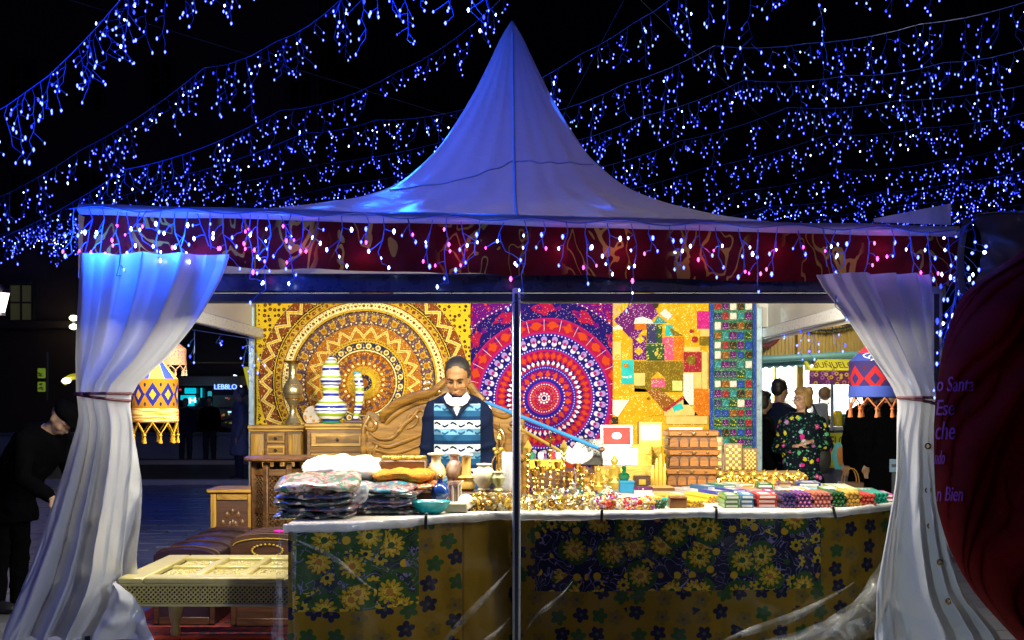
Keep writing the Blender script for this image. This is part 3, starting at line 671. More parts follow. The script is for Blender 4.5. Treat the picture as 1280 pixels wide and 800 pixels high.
def purple_mandala():
    t = Tree('purple_mandala_print', .75); u, v, r, th = polar(t); uv = t.tc('UV')
    NV, BL, PU, RD, OR, WH, PK = (.010, .006, .12), (.012, .014, .30), (.10, .004, .16), (.30, .007, .05), (.45, .05, .012), (.72, .62, .75), (.32, .010, .14)
    rr = lambda z: z / 350
    c = t.ramp(r, [(0, NV), (rr(6), WH), (rr(9), RD), (rr(50), PK), (rr(54), BL), (rr(64), PU), (rr(96), BL), (rr(106), RD), (rr(114), NV), (rr(124), RD), (rr(156), PK), (rr(161), BL), (rr(170), NV), (rr(206), BL), (rr(214), PK), (rr(221), RD), (rr(262), PK), (rr(266), NV), (rr(330), WH), (rr(334), PU)], True)
    over = lambda c, m, k: t.mix(m, c, k); ring = lambda a, b: (r > rr(a)) * (r < rr(b))
    vs = t.vor(t.comb(th * 160, r * 60, 0), 1.0, .9); d = V(t, vs.outputs['Distance']); cx, cy, cz = t.xyz(vec=vs.outputs['Color'])
    c = over(c, (d < .35) * ring(9, 50) * (cx > .35), OR); c = over(c, (d < .3) * ring(9, 50) * (cy > .6), WH); c = over(c, (d < .4) * ring(9, 50) * (cz > .75), PU); c = over(c, dots(t, th, r, 10, rr(16), .010), WH); c = over(c, dots(t, th, r, 24, rr(38), .010), OR); c = over(c, dots(t, th, r, 34, rr(46), .006), WH)
    def fig(z0, n, h, w, k, ph=0.0, jag=.5):   # row of upright animal like figures
        x = (t.f('FRACT', th * n + ph) - .5); y = (r - rr(z0)) / h; nn = t.noise(t.comb(th * n * 3.1, r * 40, 0), scale=1.0, detail=2)
        return ((t.f('ABSOLUTE', x) * (1 / w) + t.f('ABSOLUTE', y)) < (nn * 1.3 + .25)) * (t.f('ABSOLUTE', y) < 1.0)
    c = over(c, fig(80, 20, .042, .42, OR), OR); c = over(c, fig(88, 20, .016, .2, RD, .5), RD)
    c = over(c, dots(t, th, r, 40, rr(68), .006), WH); c = over(c, dots(t, th, r, 80, rr(101), .006), (.3, .3, .8))
    c = over(c, fig(118, 44, .03, .4, WH, .3), WH); c = over(c, fig(142, 44, .040, .46, OR), OR); c = over(c, fig(128, 44, .018, .3, NV, .5), NV); c = over(c, dots(t, th, r, 44, rr(152), .009, .5), PU)
    c = over(c, dots(t, th, r, 34, rr(196), .028), (.30, .20, .55)); c = over(c, dots(t, th, r, 34, rr(181), .024), (.60, .52, .72)); c = over(c, dots(t, th, r, 34, rr(189), .016), PK); c = over(c, dots(t, th, r, 34, rr(188), .013, .5), WH)
    c = over(c, dots(t, th, r, 110, rr(166), .006), WH); c = over(c, dots(t, th, r, 110, rr(210), .006), WH); c = over(c, (d < .25) * ring(170, 206) * (cz > .6), PU)
    c = over(c, fig(242, 28, .05, .40, OR), OR); c = over(c, fig(252, 28, .022, .3, PU, .5), PU)
    bar = t.f('ABSOLUTE', t.f('FRACT', th * 28 + .5) - .5) * r < .0075; c = over(c, bar * ring(224, 262), WH)
    c = over(c, fig(300, 14, .075, .36, RD, 0.0), RD); c = over(c, fig(300, 28, .03, .25, PU, .25), PU)
    c = over(c, (dots(t, th, r, 120, rr(332), .008) < .5) * ring(329, 335), PU)
    out = r > rr(335); vo = t.vor(uv, 17, .7); d2 = V(t, vo.outputs['Distance']); ox, oy, oz = t.xyz(vec=vo.outputs['Color'])
    c = over(c, out * (d2 < .38), RD); c = over(c, out * (d2 < .34) * (ox > .6), OR); c = over(c, out * (d2 < .15), WH); v3 = t.vor(uv, 55, 1); c = over(c, (r > rr(266)) * (V(t, v3.outputs['Distance']) < .17), (.6, .35, .5))
    edge = t.f('ABSOLUTE', u + .0) > .64; c = over(c, edge * (r < rr(330)) * (d2 < .3), OR)
    t.col(c); cloth_finish(t, uv); return t.mat
YT = 11.56
def hanging(name, label, x0, x1, z0, z1, cx, cz, mat, seed):
    k_ = 1.0 if seed < 3 else .12
    def p(u, v): return Vector((lerp(x0, x1, u), YT - .006 * k_ + k_ * (.026 * noise.noise((u * 5, v * 2, seed)) + .010 * sin(u * 21 + seed + v * 2) + .012 * noise.noise((u * 14 + v * 4, v * 6, seed))), lerp(z0, z1, v) + .008 * sin(u * 9 + seed)))
    mb = MB(); mb.grid(p, 90, 60, uvfn=lambda u, v: (lerp(x0, x1, u) - cx, lerp(z0, z1, v) - cz))
    t = thing(name, label, 'wall hanging', ((x0 + x1) / 2, YT, z0)); mb.build('cloth', mat, t, True)
    mb = MB(); mb.tube([(x0, YT, z1 + .005), (x1, YT, z1 + .005)], .012, 6); mb.build('hanging_rod', M['darkwood'], t, True); return t
hanging('mandala_tapestry', 'yellow and orange mandala tapestry with zigzag rings on the back wall', -2.43, -.395, .3, 2.46, -1.41, 1.668, gold_mandala(), 1)
hanging('mandala_tapestry', 'purple and red mandala tapestry hanging behind the centre pole', -.39, .955, .3, 2.46, .305, 1.515, purple_mandala(), 2)
def fabric(name, c, c2=None, sc=60, thr=.3):
    t = Tree(name, .6, 0, .12); v = t.vor(None, sc, .9); d = V(t, v.outputs['Distance']); n = t.noise(scale=14, detail=4)
    b = t.mix(n, tuple(x * .65 for x in c), tuple(min(1, x * 1.25) for x in c)); 
    t.col(t.mix((d < thr) * (n > .42), b, c2) if c2 else b); t.bump(t.noise(scale=90, detail=2), .4, .004); return t.mat
fb = {'yel': fabric('yellow_silk', (.60, .33, .003), (.85, .65, .2), 50), 'ora': fabric('orange_silk', (.55, .14, .003), (.75, .35, .05)), 'sal': fabric('salmon_silk', (.70, .32, .14), (.8, .5, .1)), 'pur': fabric('purple_silk', (.11, .003, .14), (.75, .5, .7), 75, .26), 'mag': fabric('magenta_silk', (.50, .01, .22), (.6, .1, .3)), 'tea': fabric('teal_silk', (.02, .22, .26), (.3, .5, .4)), 'cya': fabric('cyan_silk', (.02, .45, .48), (.8, .7, .5), 22, .28), 'nav': fabric('navy_brocade', (.03, .03, .12), (.5, .45, .4), 80), 'grn': fabric('dark_green_brocade', (.02, .07, .03), (.5, .45, .05), 42, .34), 'pnk': fabric('pink_brocade', (.65, .08, .20), (.8, .5, .3), 60), 'oli': fabric('olive_silk', (.17, .11, .003), (.4, .28, .03)), 'cre': fabric('cream_silk', (.75, .50, .16), (.75, .4, .3), 60, .2), 'whi': fabric('white_brocade', (.80, .74, .66), (.6, .15, .3), 55, .25), 'red': fabric('dark_red_silk', (.30, .012, .03), (.5, .2, .1)), 'bro': fabric('brown_brocade', (.24, .08, .006), (.6, .4, .2)), 'lim': fabric('pale_green_silk', (.55, .62, .18), (.8, .7, .4)), 'bla': fabric('black_brocade', (.03, .02, .015), (.4, .25, .05)), 'blu': fabric('blue_border', (.015, .06, .36), (.3, .4, .8), 90, .25), 'tgr': fabric('teal_green_ground', (.02, .15, .10), (.35, .5, .3), 110, .3)}
gp = hanging('patchwork_hanging', 'golden yellow patchwork hanging with purple and magenta patches', .95, 1.872, .35, 2.46, 0, 0, fb['yel'], 3)
def zp(zx, zy): return W(760 + zx / 5, 370 + zy / 5, YT)
def patch(poly, m, parent, lift=.006):
    pts = [zp(*q) for q in poly]; mb = MB(); Mx = Matrix(((1, 0, 0, 0), (0, 0, -1, YT - lift + .004), (0, 1, 0, 0), (0, 0, 0, 1)))
    mb.prism([(p.x, p.z) for p in pts], .012 + lift, Mx); return mb.build('patch', fb[m], parent, True, smooth=False)
def rc(a, b, c, d): return [(a, b), (c, b), (c, d), (a, d)]
patches = [([(35, 150), (180, 20), (260, 20), (312, 110), (160, 275), (130, 255)], 'pur', 1), (rc(32, 20, 82, 120), 'sal', 1), (rc(556, 95, 634, 205), 'mag', 1), ([(285, 172), (310, 125), (368, 168)], 'tea', 2), (rc(154, 248, 236, 400), 'pur', 2), (rc(242, 176, 300, 296), 'nav', 2), (rc(301, 176, 336, 296), 'grn', 1), (rc(238, 300, 350, 404), 'grn', 2), (rc(340, 256, 410, 402), 'pnk', 1), (rc(360, 180, 402, 250), 'cya', 1), (rc(85, 400, 158, 550), 'cya', 1), (rc(164, 408, 470, 600), 'oli', 1), (rc(270, 518, 356, 570), 'pnk', 2), ([(264, 516), (310, 474), (358, 516)], 'yel', 3), (rc(160, 482, 230, 560), 'cre', 2), (rc(474, 350, 582, 475), 'red', 1), (rc(470, 480, 533, 680), 'whi', 1), (rc(586, 350, 620, 580), 'cre', 1), (rc(540, 580, 638, 748), 'ora', 1), (rc(536, 478, 582, 578), 'cre', 1), ([(236, 582), (320, 582), (420, 660), (350, 718)], 'bro', 2), ([(350, 722), (470, 632), (560, 745), (350, 750)], 'cre', 1), ([(400, 690), (455, 668), (470, 702), (412, 726)], 'cya', 2), ([(346, 712), (468, 624), (476, 638), (360, 722)], 'red', 3), ([(20, 650), (132, 650), (60, 755), (30, 740)], 'whi', 1), ([(128, 572), (234, 582), (348, 740), (250, 752)], 'yel', 1), (rc(20, 756, 62, 800), 'bla', 1), (rc(362, 752, 618, 800), 'cre', 2), ([(268, 40), (318, 30), (312, 70), (290, 80)], 'bla', 2), ([(320, 112), (352, 80), (402, 120), (376, 150)], 'whi', 2), (rc(400, 530, 462, 592), 'lim', 2), (rc(25, 285, 80, 400), 'cre', 1), (rc(410, 254, 472, 404), 'ora', 1), (rc(572, 255, 630, 310), 'oli', 1), (rc(575, 207, 632, 252), 'cre', 1), ([(160, 175), (170, 140), (215, 130), (270, 150), (282, 172)], 'whi', 2), (rc(165, 174, 238, 210), 'ora', 2), (rc(470, 318, 575, 346), 'cre', 1), ([(30, 200), (60, 180), (90, 200), (90, 210), (30, 210)], 'whi', 2), ([(410, 95), (540, 40), (560, 200), (470, 240)], 'yel', 1), ([(372, 190), (466, 248), (410, 250)], 'oli', 2)]
for poly, m, lv in patches: patch(poly, m, gp, .004 * lv)
for cx, cy in ((200, 272), (190, 345)): patch([(cx - 28, cy), (cx, cy - 28), (cx + 28, cy), (cx, cy + 28)], 'yel', gp, .012)
for cx, cy, rr_, m in ((515, 400, 30, 'oli'), (540, 272, 20, 'red'), (520, 220, 13, 'red'), (55, 378, 15, 'yel'), (65, 80, 14, 'yel'), (250, 640, 10, 'oli'), (110, 435, 15, 'ora'), (300, 360, 12, 'yel')): patch([(cx + rr_ * cos(a * pi / 5), cy + rr_ * sin(a * pi / 5)) for a in range(10)], m, gp, .014)
tp = hanging('patchwork_hanging', 'narrow teal green patchwork hanging of small squares with blue borders', 1.876, 2.318, 1.02, 2.46, 0, 0, fb['tgr'], 4)
for x in (1.892, 2.302):
    mb = MB(); mb.box((x, YT - .012, 1.74), (.032, .03, 1.43)); mb.build('border', fb['blu'], tp, True)
sq = []
for i, m in enumerate(('nav', 'whi', 'pur', 'tea', 'bro', 'bla', 'red', 'blu', 'grn', 'pur')):
    mb = MB(); mb.box((0, 0, 0), (.066, .02, .072), .006); sq.append(mb.mesh('patch', fb[m]))
r = random.Random(11)
for i in range(5):
    for j in range(15):
        o = link('patch', sq[r.randrange(10)], tp); o.location = rel((1.953 + i * .0735, YT - .016, 1.10 + j * .092), tp); o.rotation_euler = (0, r.uniform(-.04, .04), 0); o.scale = (r.uniform(.8, 1.02), 1, r.uniform(.8, 1.02))
# ------------------------------------------------------------------ the counter
TZ = .865
CP = [(360, 6.25), (450, 6.32), (540, 6.58), (600, 6.80), (650, 6.93), (750, 6.92), (900, 6.96), (1000, 7.03), (1060, 7.16), (1118, 7.5)]
CXY = [((px - 640) * d / F, d) for px, d in CP]
def front_y(x): return smooth_interp(CXY, x)
X0, X1 = CXY[0][0], CXY[-1][0]
def back_y(x): return 7.45 if x < .14 else 9.6
def flowers(t, vec, scale, rnd, n, R, off=(0, 0)):
    vm = t.n('ShaderNodeVectorMath'); vm.operation = 'ADD'; t.nt.links.new(vec, vm.inputs[0]); vm.inputs[1].default_value = (off[0], off[1], 0)
    vo = t.vor(vm.outputs[0], scale, rnd); sb = t.n('ShaderNodeVectorMath'); sb.operation = 'SUBTRACT'
    t.nt.links.new(vm.outputs[0], sb.inputs[0]); t.nt.links.new(vo.outputs['Position'], sb.inputs[1]); x, y, _ = t.xyz(vec=sb.outputs[0])
    cr, cg, cb = t.xyz(vec=vo.outputs['Color']); r = t.f('SQRT', x * x + y * y); th = t.m('ARCTAN2', y, x)
    pet = t.f('ABSOLUTE', t.f('COSINE', th * (n / 2) + cr * 6.0)); return r, pet * (R * .42) + (R * .58), cr, cg, cb
def counter_cloth():
    t = Tree('flowered_counter_cloth', .7, 0, .1); uv = t.tc('UV'); u, v, _ = t.xyz('UV')
    BR, GO, NV, GR, YG, BL = (.20, .12, .004), (.40, .25, .01), (.007, .008, .03), (.018, .06, .012), (.34, .24, .012), (.03, .03, .14)
    c = t.mix(t.noise(uv, scale=3, detail=3), tuple(k * .75 for k in BR), BR); mx = lambda c, m, k: t.mix(m, c, k)
    plainm = (u > -.27) * (u < -.02)
    r, p, a, b, g = flowers(t, uv, 8.5, .45, 5, .048)                       # border flowers
    fm = (r < p); lw = (plainm < .5)
    c = mx(c, fm * lw * (b > .62), NV); c = mx(c, fm * lw * (b < .62) * (b > .34), GR); c = mx(c, fm * lw * (b < .34), (.12, .08, .01)); c = mx(c, (r < .010) * lw, (.05, .04, .05))
    panel = (u > .13) * (u < 1.80) * (v > .405); left = (u > -1.13) * (u < -.50) * (v > .40); both = t.m('MAXIMUM', panel, left)
    c = mx(c, panel, NV); c = mx(c, left, t.mix(t.noise(uv, scale=7, detail=1) > .5, (.028, .065, .016), (.012, .022, .03)))
    n = t.noise(uv, scale=9, detail=1, dist=2.0); c = mx(c, both * (t.f('ABSOLUTE', n - .5) < .014), (.16, .14, .30))
    rl, pl, a, b, g = flowers(t, uv, 5.3, .75, 12, .068, (.13, .21))
    c = mx(c, both * (rl < .092) * (a > .30) * (t.noise(uv, scale=16, detail=1) > .42), GR); c = mx(c, both * (rl < pl) * (a > .25), t.mix(g > .5, YG, GO)); c = mx(c, both * (rl < pl * .55) * (a > .25) * (rl > .018), (.48, .34, .05)); c = mx(c, both * (rl < pl) * (a > .25) * (t.noise(uv, scale=48, detail=2) > .56), (.17, .10, .004)); c = mx(c, both * (rl < .017), t.mix(b > .5, GR, (.30, .12, .02)))
    r2, p2, a2, b2, g2 = flowers(t, uv, 8.0, .8, 8, .040, (.4, .77)); clear = rl > .078
    c = mx(c, both * clear * (r2 < p2) * (b2 > .5), YG); c = mx(c, both * clear * (r2 < .022) * (b2 < .5), GO); c = mx(c, both * clear * (r2 < .012) * (b2 > .5), NV)
    hem = t.f('ABSOLUTE', u + .27) < .006; c = mx(c, hem, (.10, .06, .01)); t.col(c); t.bump(t.noise(uv, scale=14, detail=4), .3, .01); return t.mat
counter = thing('sales_counter', 'long sales counter under a dark flowered cloth', 'counter', (.4, 7.3, 0))
def skirt(u, v, off=0.0):
    x = lerp(X0, X1, u); fl = (1 - v); d = .022 * sin(x * 11 + .8 * sin(x * 5)) * fl + .018 * noise.noise((x * 4, v * 1.5, 2)) * fl + .008 * noise.noise((x * 15, v * 6, 4))
    return Vector((x, front_y(x) + d - .02 * fl - off, lerp(0.015, TZ - .005, v)))
mb = MB(); mb.grid(skirt, 200, 20, uvfn=lambda u, v: (lerp(X0, X1, u), lerp(0, TZ, v))); mb.build('cloth_skirt', counter_cloth(), counter, True, ang=80)
mb = MB()
for xa, xb, ym in ((X0, .14, 7.45), (.14, X1, 9.6)):
    mb.grid(lambda u, v: Vector((lerp(xa, xb, u), lerp(front_y(lerp(xa, xb, u)) - .003, max(ym, front_y(lerp(xa, xb, u)) + .05), v), TZ + .0)), 60, 6)
mb.build('tabletop', plain('pale_cloth', (.55, .50, .44), .7, 0, .2, 6, .2), counter, True)
for x, y in ((X0 + .06, 7.4), (.1, 7.4), (.2, 9.5), (X1 - .1, 9.5), (X1 - .1, 7.7)):
    mb = MB(); mb.box((x, y, .43), (.05, .05, .86), .005); mb.build('leg', M['darkalu'], counter, True)
for (xa, xb, ya, yb, zt, lb) in ((-.56, -.01, 7.14, 7.44, .955, 0), (.62, 1.12, 9.12, 9.56, 1.0, 1), (.12, .60, 8.75, 9.2, .99, 2), (1.50, 2.24, 9.30, 9.58, .945, 3), (1.0, 1.34, 9.25, 9.58, .99, 4)):
    mb = MB(); mb.box(((xa + xb) / 2, (ya + yb) / 2, (TZ + zt) / 2 + .002), (xb - xa, yb - ya, zt - TZ - .004), .006); mb.build('display_step', M['honey'] if lb in (1, 3) else M['darkwood'], counter, True)
# clear plastic sheet over the cloth, rolled white along the counter edge
def plastic(name, op, white, rough=.16):
    t = Tree(name, rough); n = t.noise(scale=6, detail=4, dist=.7); t.bump(n, .6, .03); t.col((.86, .89, .95))
    tr = t.n('ShaderNodeBsdfTransparent'); tr.inputs[0].default_value = (.96, .97, 1, 1); mx = t.n('ShaderNodeMixShader')
    t.put(mx.inputs[0], t.m('MULTIPLY_ADD', t.sm(n, .45, .75), white, op)); t.nt.links.new(tr.outputs[0], mx.inputs[1]); t.nt.links.new(t.b.outputs[0], mx.inputs[2]); t.nt.links.new(mx.outputs[0], t.out.inputs[0]); return t.mat
sheet = thing('plastic_sheet', 'clear crinkled plastic sheet rolled along the counter edge and draped over its cloth', 'plastic sheet', (.4, 6.8, .4))
M['roll'] = plastic('rolled_plastic', .60, .3); M['drape'] = plastic('draped_plastic', .006, .035, .10); M['gather'] = plastic('gathered_plastic', .07, .30, .14)
def roll(u, v):
    x = lerp(X0 - .02, X1 + .02, u); a = lerp(-.5, 3.5, v); sag = .012 * abs(sin(x * 2.3 + .8)); rad = .024 + .006 * noise.noise((x * 6, v, 3))
    return Vector((x, front_y(x) - .012 - rad * sin(a) * .75, TZ - .012 - sag + rad * cos(a) * 1.0 + .004 * noise.noise((x * 22, v * 3, 1))))
mb = MB(); mb.grid(roll, 220, 10); mb.build('rolled_edge', M['roll'], sheet, True, ang=80)
def drape(u, v):
    p = skirt(u, v, .018 + .012 * (1 - v)); x = p.x; p.y -= .02 * abs(noise.noise((x * 2.2 + v * 2.5, v * 2 - x, 6))) + .012 * noise.noise((x * 8 + v * 6, v * 5, 1)); k = max(0, (x - 1.2)) * max(0, .45 - v) ; p.y -= k * .35
    return p
mb = MB(); mb.grid(drape, 200, 40); mb.build('drape', M['drape'], sheet, True, ang=80)
mb = MB(); mb.grid(lambda u, v: Vector((lerp(X0 - .06 - .09 * (1 - v), X0 + .05, u), front_y(X0) - .03 + .05 * sin(u * 9 + v * 4) + .25 * (1 - u) * .6, lerp(.02, TZ - .02, v))), 20, 30); mb.build('gathered_end', M['gather'], sheet, True, ang=80)
for k in range(4):
    mb = MB(); xs_, xe_ = .75 + .32 * k, 2.2; hh = .10 + .055 * k
    mb.grid(lambda u, v: Vector((lerp(xs_, xe_, u), front_y(lerp(xs_, xe_, u)) - .055 - .012 * k - .03 * sin(v * pi) - .10 * (1 - v) * u, hh * .4 + (hh * 1.4) * u ** 1.4 + (v - .5) * (.02 + .10 * u) + .012 * noise.noise((u * 9, v * 3, k)))), 50, 8); mb.build('fold', M['gather'], sheet, True, ang=80)
for (x1_, z1_, x2_, z2_, hw) in ((-.52, .0, .02, .60, .030), (-.30, .0, .0, .30, .022), (1.15, .10, 2.0, .42, .030), (.06, .18, .34, .48, .018), (-1.10, .80, -.70, .52, .02)):
    mb = MB(); mb.grid(lambda u, v: Vector((lerp(x1_, x2_, u), front_y(lerp(x1_, x2_, u)) - .05 - .018 * sin(pi * v) - .02 * (1 - lerp(z1_, z2_, u)), lerp(z1_, z2_, u) + (v - .5) * 2 * hw * sin(pi * min(.97, u + .03)) + .015 * sin(u * 6 + x1_))), 30, 6); mb.build('crease', M['gather'], sheet, True, ang=80)
for px in (539, 751, 894, 1050):
    x = (px - 640) * 6.95 / F; mb = MB(); mb.box((x, front_y(x) - .045, TZ - .02), (.016, .012, .075), .003, rot=Ry(-.25 if px > 1000 else .03)); mb.box((x, front_y(x) - .01, TZ + .022), (.016, .07, .01), .003); mb.build('strap', M['black'], sheet, True)

# ------------------------------------------------------------------ furniture at the left and behind the counter
def lattice(mb, x0, x1, z0, z1, y, step, th=.005, M4=None):
    def bar(a, b):
        mb.tube([a, b], th, 4, cap=False)
    w, h = x1 - x0, z1 - z0; k = -h
    while k < w:
        a = (max(0, k), max(0, -k)); e = min(w - max(0, k), h - max(0, -k)); 
        if e > step * .3:
            p = [(x0 + a[0], y, z0 + a[1]), (x0 + a[0] + e, y, z0 + a[1] + e)]; q = [(x1 - a[0], y + th * .9, z0 + a[1]), (x1 - a[0] - e, y + th * .9, z0 + a[1] + e)]
            if M4 is not None: p = [M4 @ Vector(s) for s in p]; q = [M4 @ Vector(s) for s in q]
            bar(*p); bar(*q)
        k += step
M['cream_carved'] = plain('cream_limed_wood', (.60, .52, .20), .4, 0, .22, 20, .5, bscale=60, coat=.3)
# coffee table
ct = thing('coffee_table', 'low carved cream yellow coffee table with six sunken panels and pierced apron', 'coffee table', (-1.62, 7.2, 0))
xa, xb, ya, yb, zt = -2.18, -1.12, 6.72, 7.72, .50
mb = MB()
for x in [xa + .07, xb - .07]: mb.box((x, (ya + yb) / 2, zt), (.14, yb - ya, .035), .008)
for y in (ya + .07, yb - .07): mb.box(((xa + xb) / 2, y, zt), (xb - xa - .284, .136, .035), .008)
mb.build('top_frame', M['cream_carved'], ct, True)
iw = (xb - xa - .28) / 3; il = (yb - ya - .28) / 2
for i in range(3):
    for j in range(2):
        cx, cy = xa + .14 + iw * (i + .5), ya + .14 + il * (j + .5)
        mb = MB(); mb.box((cx, cy, zt - .012), (iw - .052, il - .052, .02), .003); pn = mb.build('panel', M['cream_carved'], ct, True)
        mb = MB(); rr = random.Random(i * 3 + j)
        for _ in range(46): mb.ell((cx + rr.uniform(-.5, .5) * (iw - .1), cy + rr.uniform(-.5, .5) * (il - .1), zt), (rr.uniform(.006, .016), rr.uniform(.006, .016), .006), 6)
        mb.build('carving', M['cream_carved'], pn, True, kind='stuff')
mb = MB()
for i in range(1, 3): mb.box((xa + .14 + iw * i, (ya + yb) / 2, zt + .002), (.05, yb - ya - .286, .036), .008)
mb.build('muntin', M['cream_carved'], ct, True)
for i in range(3):
    mb = MB(); mb.box((xa + .14 + iw * (i + .5), (ya + yb) / 2, zt + .001), (iw - .054, .05, .034), .008); mb.build('cross_rail', M['cream_carved'], ct, True)
for yy, nm in ((ya + .02, 1), (yb - .02, 0)):
    mb = MB(); mb.box(((xa + xb) / 2, yy + .012, zt - .08), (xb - xa - .06, .012, .11)); mb.build('apron', M['darkwood'], ct, True)
    mb = MB(); lattice(mb, xa + .02, xb - .02, zt - .13, zt - .03, yy - .004, .026, .0042); mb.box(((xa + xb) / 2, yy, zt - .023), (xb - xa - .02, .026, .014), .003); mb.box(((xa + xb) / 2, yy, zt - .137), (xb - xa - .02, .026, .014), .003); mb.build('apron_fretwork', M['cream_carved'], ct, True, kind='stuff')
for xx in (xa + .02, xb - .02):
    mb = MB(); mb.box((xx, (ya + yb) / 2, zt - .08), (.02, yb - ya - .09, .115)); mb.build('apron', M['cream_carved'], ct, True)
for x in (xa + .06, xb - .06):
    for y in (ya + .06, yb - .06):
        mb = MB(); mb.box((x, y, .395), (.075, .075, .07), .006); mb.lathe([(.03, 0), (.034, .05), (.025, .08), (.04, .14), (.045, .2), (.03, .26), (.042, .30), (.03, .36)], 12, (x, y, .0)); mb.build('leg', M['cream_carved'], ct, True)
# rug
mb = MB(); mb.box((-1.95, 8.55, .009), (1.25, 2.0, .018), .004)
rg = Tree('red_rug', .9); x, y, z = rg.xyz(); vv = rg.vor(rg.comb(x, y, 0), 11, .35); d = V(rg, vv.outputs['Distance'])
edge = rg.m('MAXIMUM', rg.f('ABSOLUTE', x + 1.95) > .54, rg.f('ABSOLUTE', y - 8.55) > .90); rg.col(rg.mix(edge, rg.mix(d < .33, (.20, .02, .02), (.03, .015, .03)), (.50, .06, .02)))
tag(mb.build('rug', rg.mat), 'dark red patterned rug with orange red border under the chests', 'rug')
def chest(name, label, x0, x1, y0, y1, z, mat, emblem=False, trim=M['darkwood']):
    t = thing(name, label, 'chest', ((x0 + x1) / 2, (y0 + y1) / 2, .018)); cx, cy = (x0 + x1) / 2, (y0 + y1) / 2; w, l = x1 - x0, y1 - y0; rise = .05; b = z - rise
    mb = MB(); mb.box((0, 0, (b - .12) / 2), (w - .02, l - .02, b - .12), .01); mb.build('body', mat, t)
    poly = [(-w / 2, b - .115), (w / 2, b - .115), (w / 2, b)] + [(w / 2 * cos(a) , b + rise * sin(a)) for a in [pi * k / 14 for k in range(1, 14)]] + [(-w / 2, b)]
    mb = MB(); mb.prism(poly, l, Matrix(((1, 0, 0, 0), (0, 0, 1, -l / 2), (0, 1, 0, 0), (0, 0, 0, 1)))); lid = mb.build('lid', mat, t)
    for k in (.06, .30, .54, .78, .94):
        yy = -l / 2 + l * k; mb = MB(); mb.tube([(w / 2 * cos(a) * 1.0, yy, b + (rise + .004) * sin(a)) for a in [pi * q / 14 for q in range(15)]], .012, 6, flat=.6); mb.build('strap', trim, lid)
    mb = MB()
    for sx in (-1, 1): mb.box((sx * (w / 2 - .02), -l / 2 - .004, b / 2 - .06), (.035, .014, b - .14), .003)
    mb.box((0, -l / 2 - .005, .03), (w - .08, .014, .05), .003); mb.box((0, -l / 2 - .005, b - .14), (w - .08, .014, .03), .003); mb.build('front_frame', trim, t)
    if emblem:
        mb = MB()
        for k in range(22):
            a = 2 * pi * k / 22; mb.ell((.10 * cos(a), -l / 2 - .006, b - .052 + .040 * sin(a)), (.009, .006, .007), 6)
        mb.build('emblem', M['gold'], lid, kind='stuff')
        mb = MB(); mb.tube([(-w / 2 + .03, -l / 2 - .004, b - .10), (w / 2 - .03, -l / 2 - .004, b - .10)], .004, 5); mb.tube([(w / 2 * .93 * cos(a), -l / 2 - .004, b - .02 + rise * .95 * sin(a)) for a in [pi * q / 14 for q in range(15)]], .004, 5); mb.build('gold_line', M['gold'], lid)
    else:
        mb = MB(); mb.box((0, -l / 2 - .012, b - .13), (.05, .02, .07), .005); mb.build('hasp', M['brass'], t)
    return t
chest('wooden_chest', 'dark purple brown arched lid chest with ribbed top behind the coffee table', -2.36, -1.95, 8.0, 9.45, .50, M['leather'])
chest('wooden_chest', 'dark chest with gold ring emblem on its arched front beside the flowered cloth', -1.84, -1.36, 7.95, 8.4, .60, M['darkwood'], True)
mb = MB(); mb.ell((-1.535, 8.0, .636), (.035, .03, .012), 10); tag(mb.build('flower_charm', plain('magenta_felt', (.7, .01, .45), .6)), 'small magenta felt charm lying on the emblem chest lid', 'charm')
# small cabinet
sc = thing('small_cabinet', 'small square honey wood cabinet with dark carved panel beyond the purple chest', 'cabinet', (-2.25, 9.95, 0))
mb = MB(); mb.box((0, .0, .77), (.40, .42, .03), .008); mb.build('top', M['honey'], sc)
for sx in (-1, 1):
    for sy in (-1, 1):
        mb = MB(); mb.box((sx * .15, sy * .16, .378), (.045, .045, .755), .005); mb.build('leg', M['honeyz'], sc)
for z in (.725, .12): mb = MB(); mb.box((0, -.16, z), (.25, .035, .06), .004); mb.build('rail', M['honey'], sc)
mb = MB(); mb.box((0, -.15, .42), (.26, .02, .54)); pn = mb.build('door', M['darkwood'], sc)
mb = MB(); [mb.ell((.09 * cos(a) * q, -.162, .42 + .18 * sin(a) * q), (.02, .008, .03), 6) for q in (.5, 1) for a in [k * pi / 6 for k in range(12)]]; mb.build('carving', M['walnut'], pn, kind='stuff')
for x in (-.15, .15): mb = MB(); mb.box((x, 0, .42), (.02, .28, .6)); mb.build('side', M['darkwood'], sc)
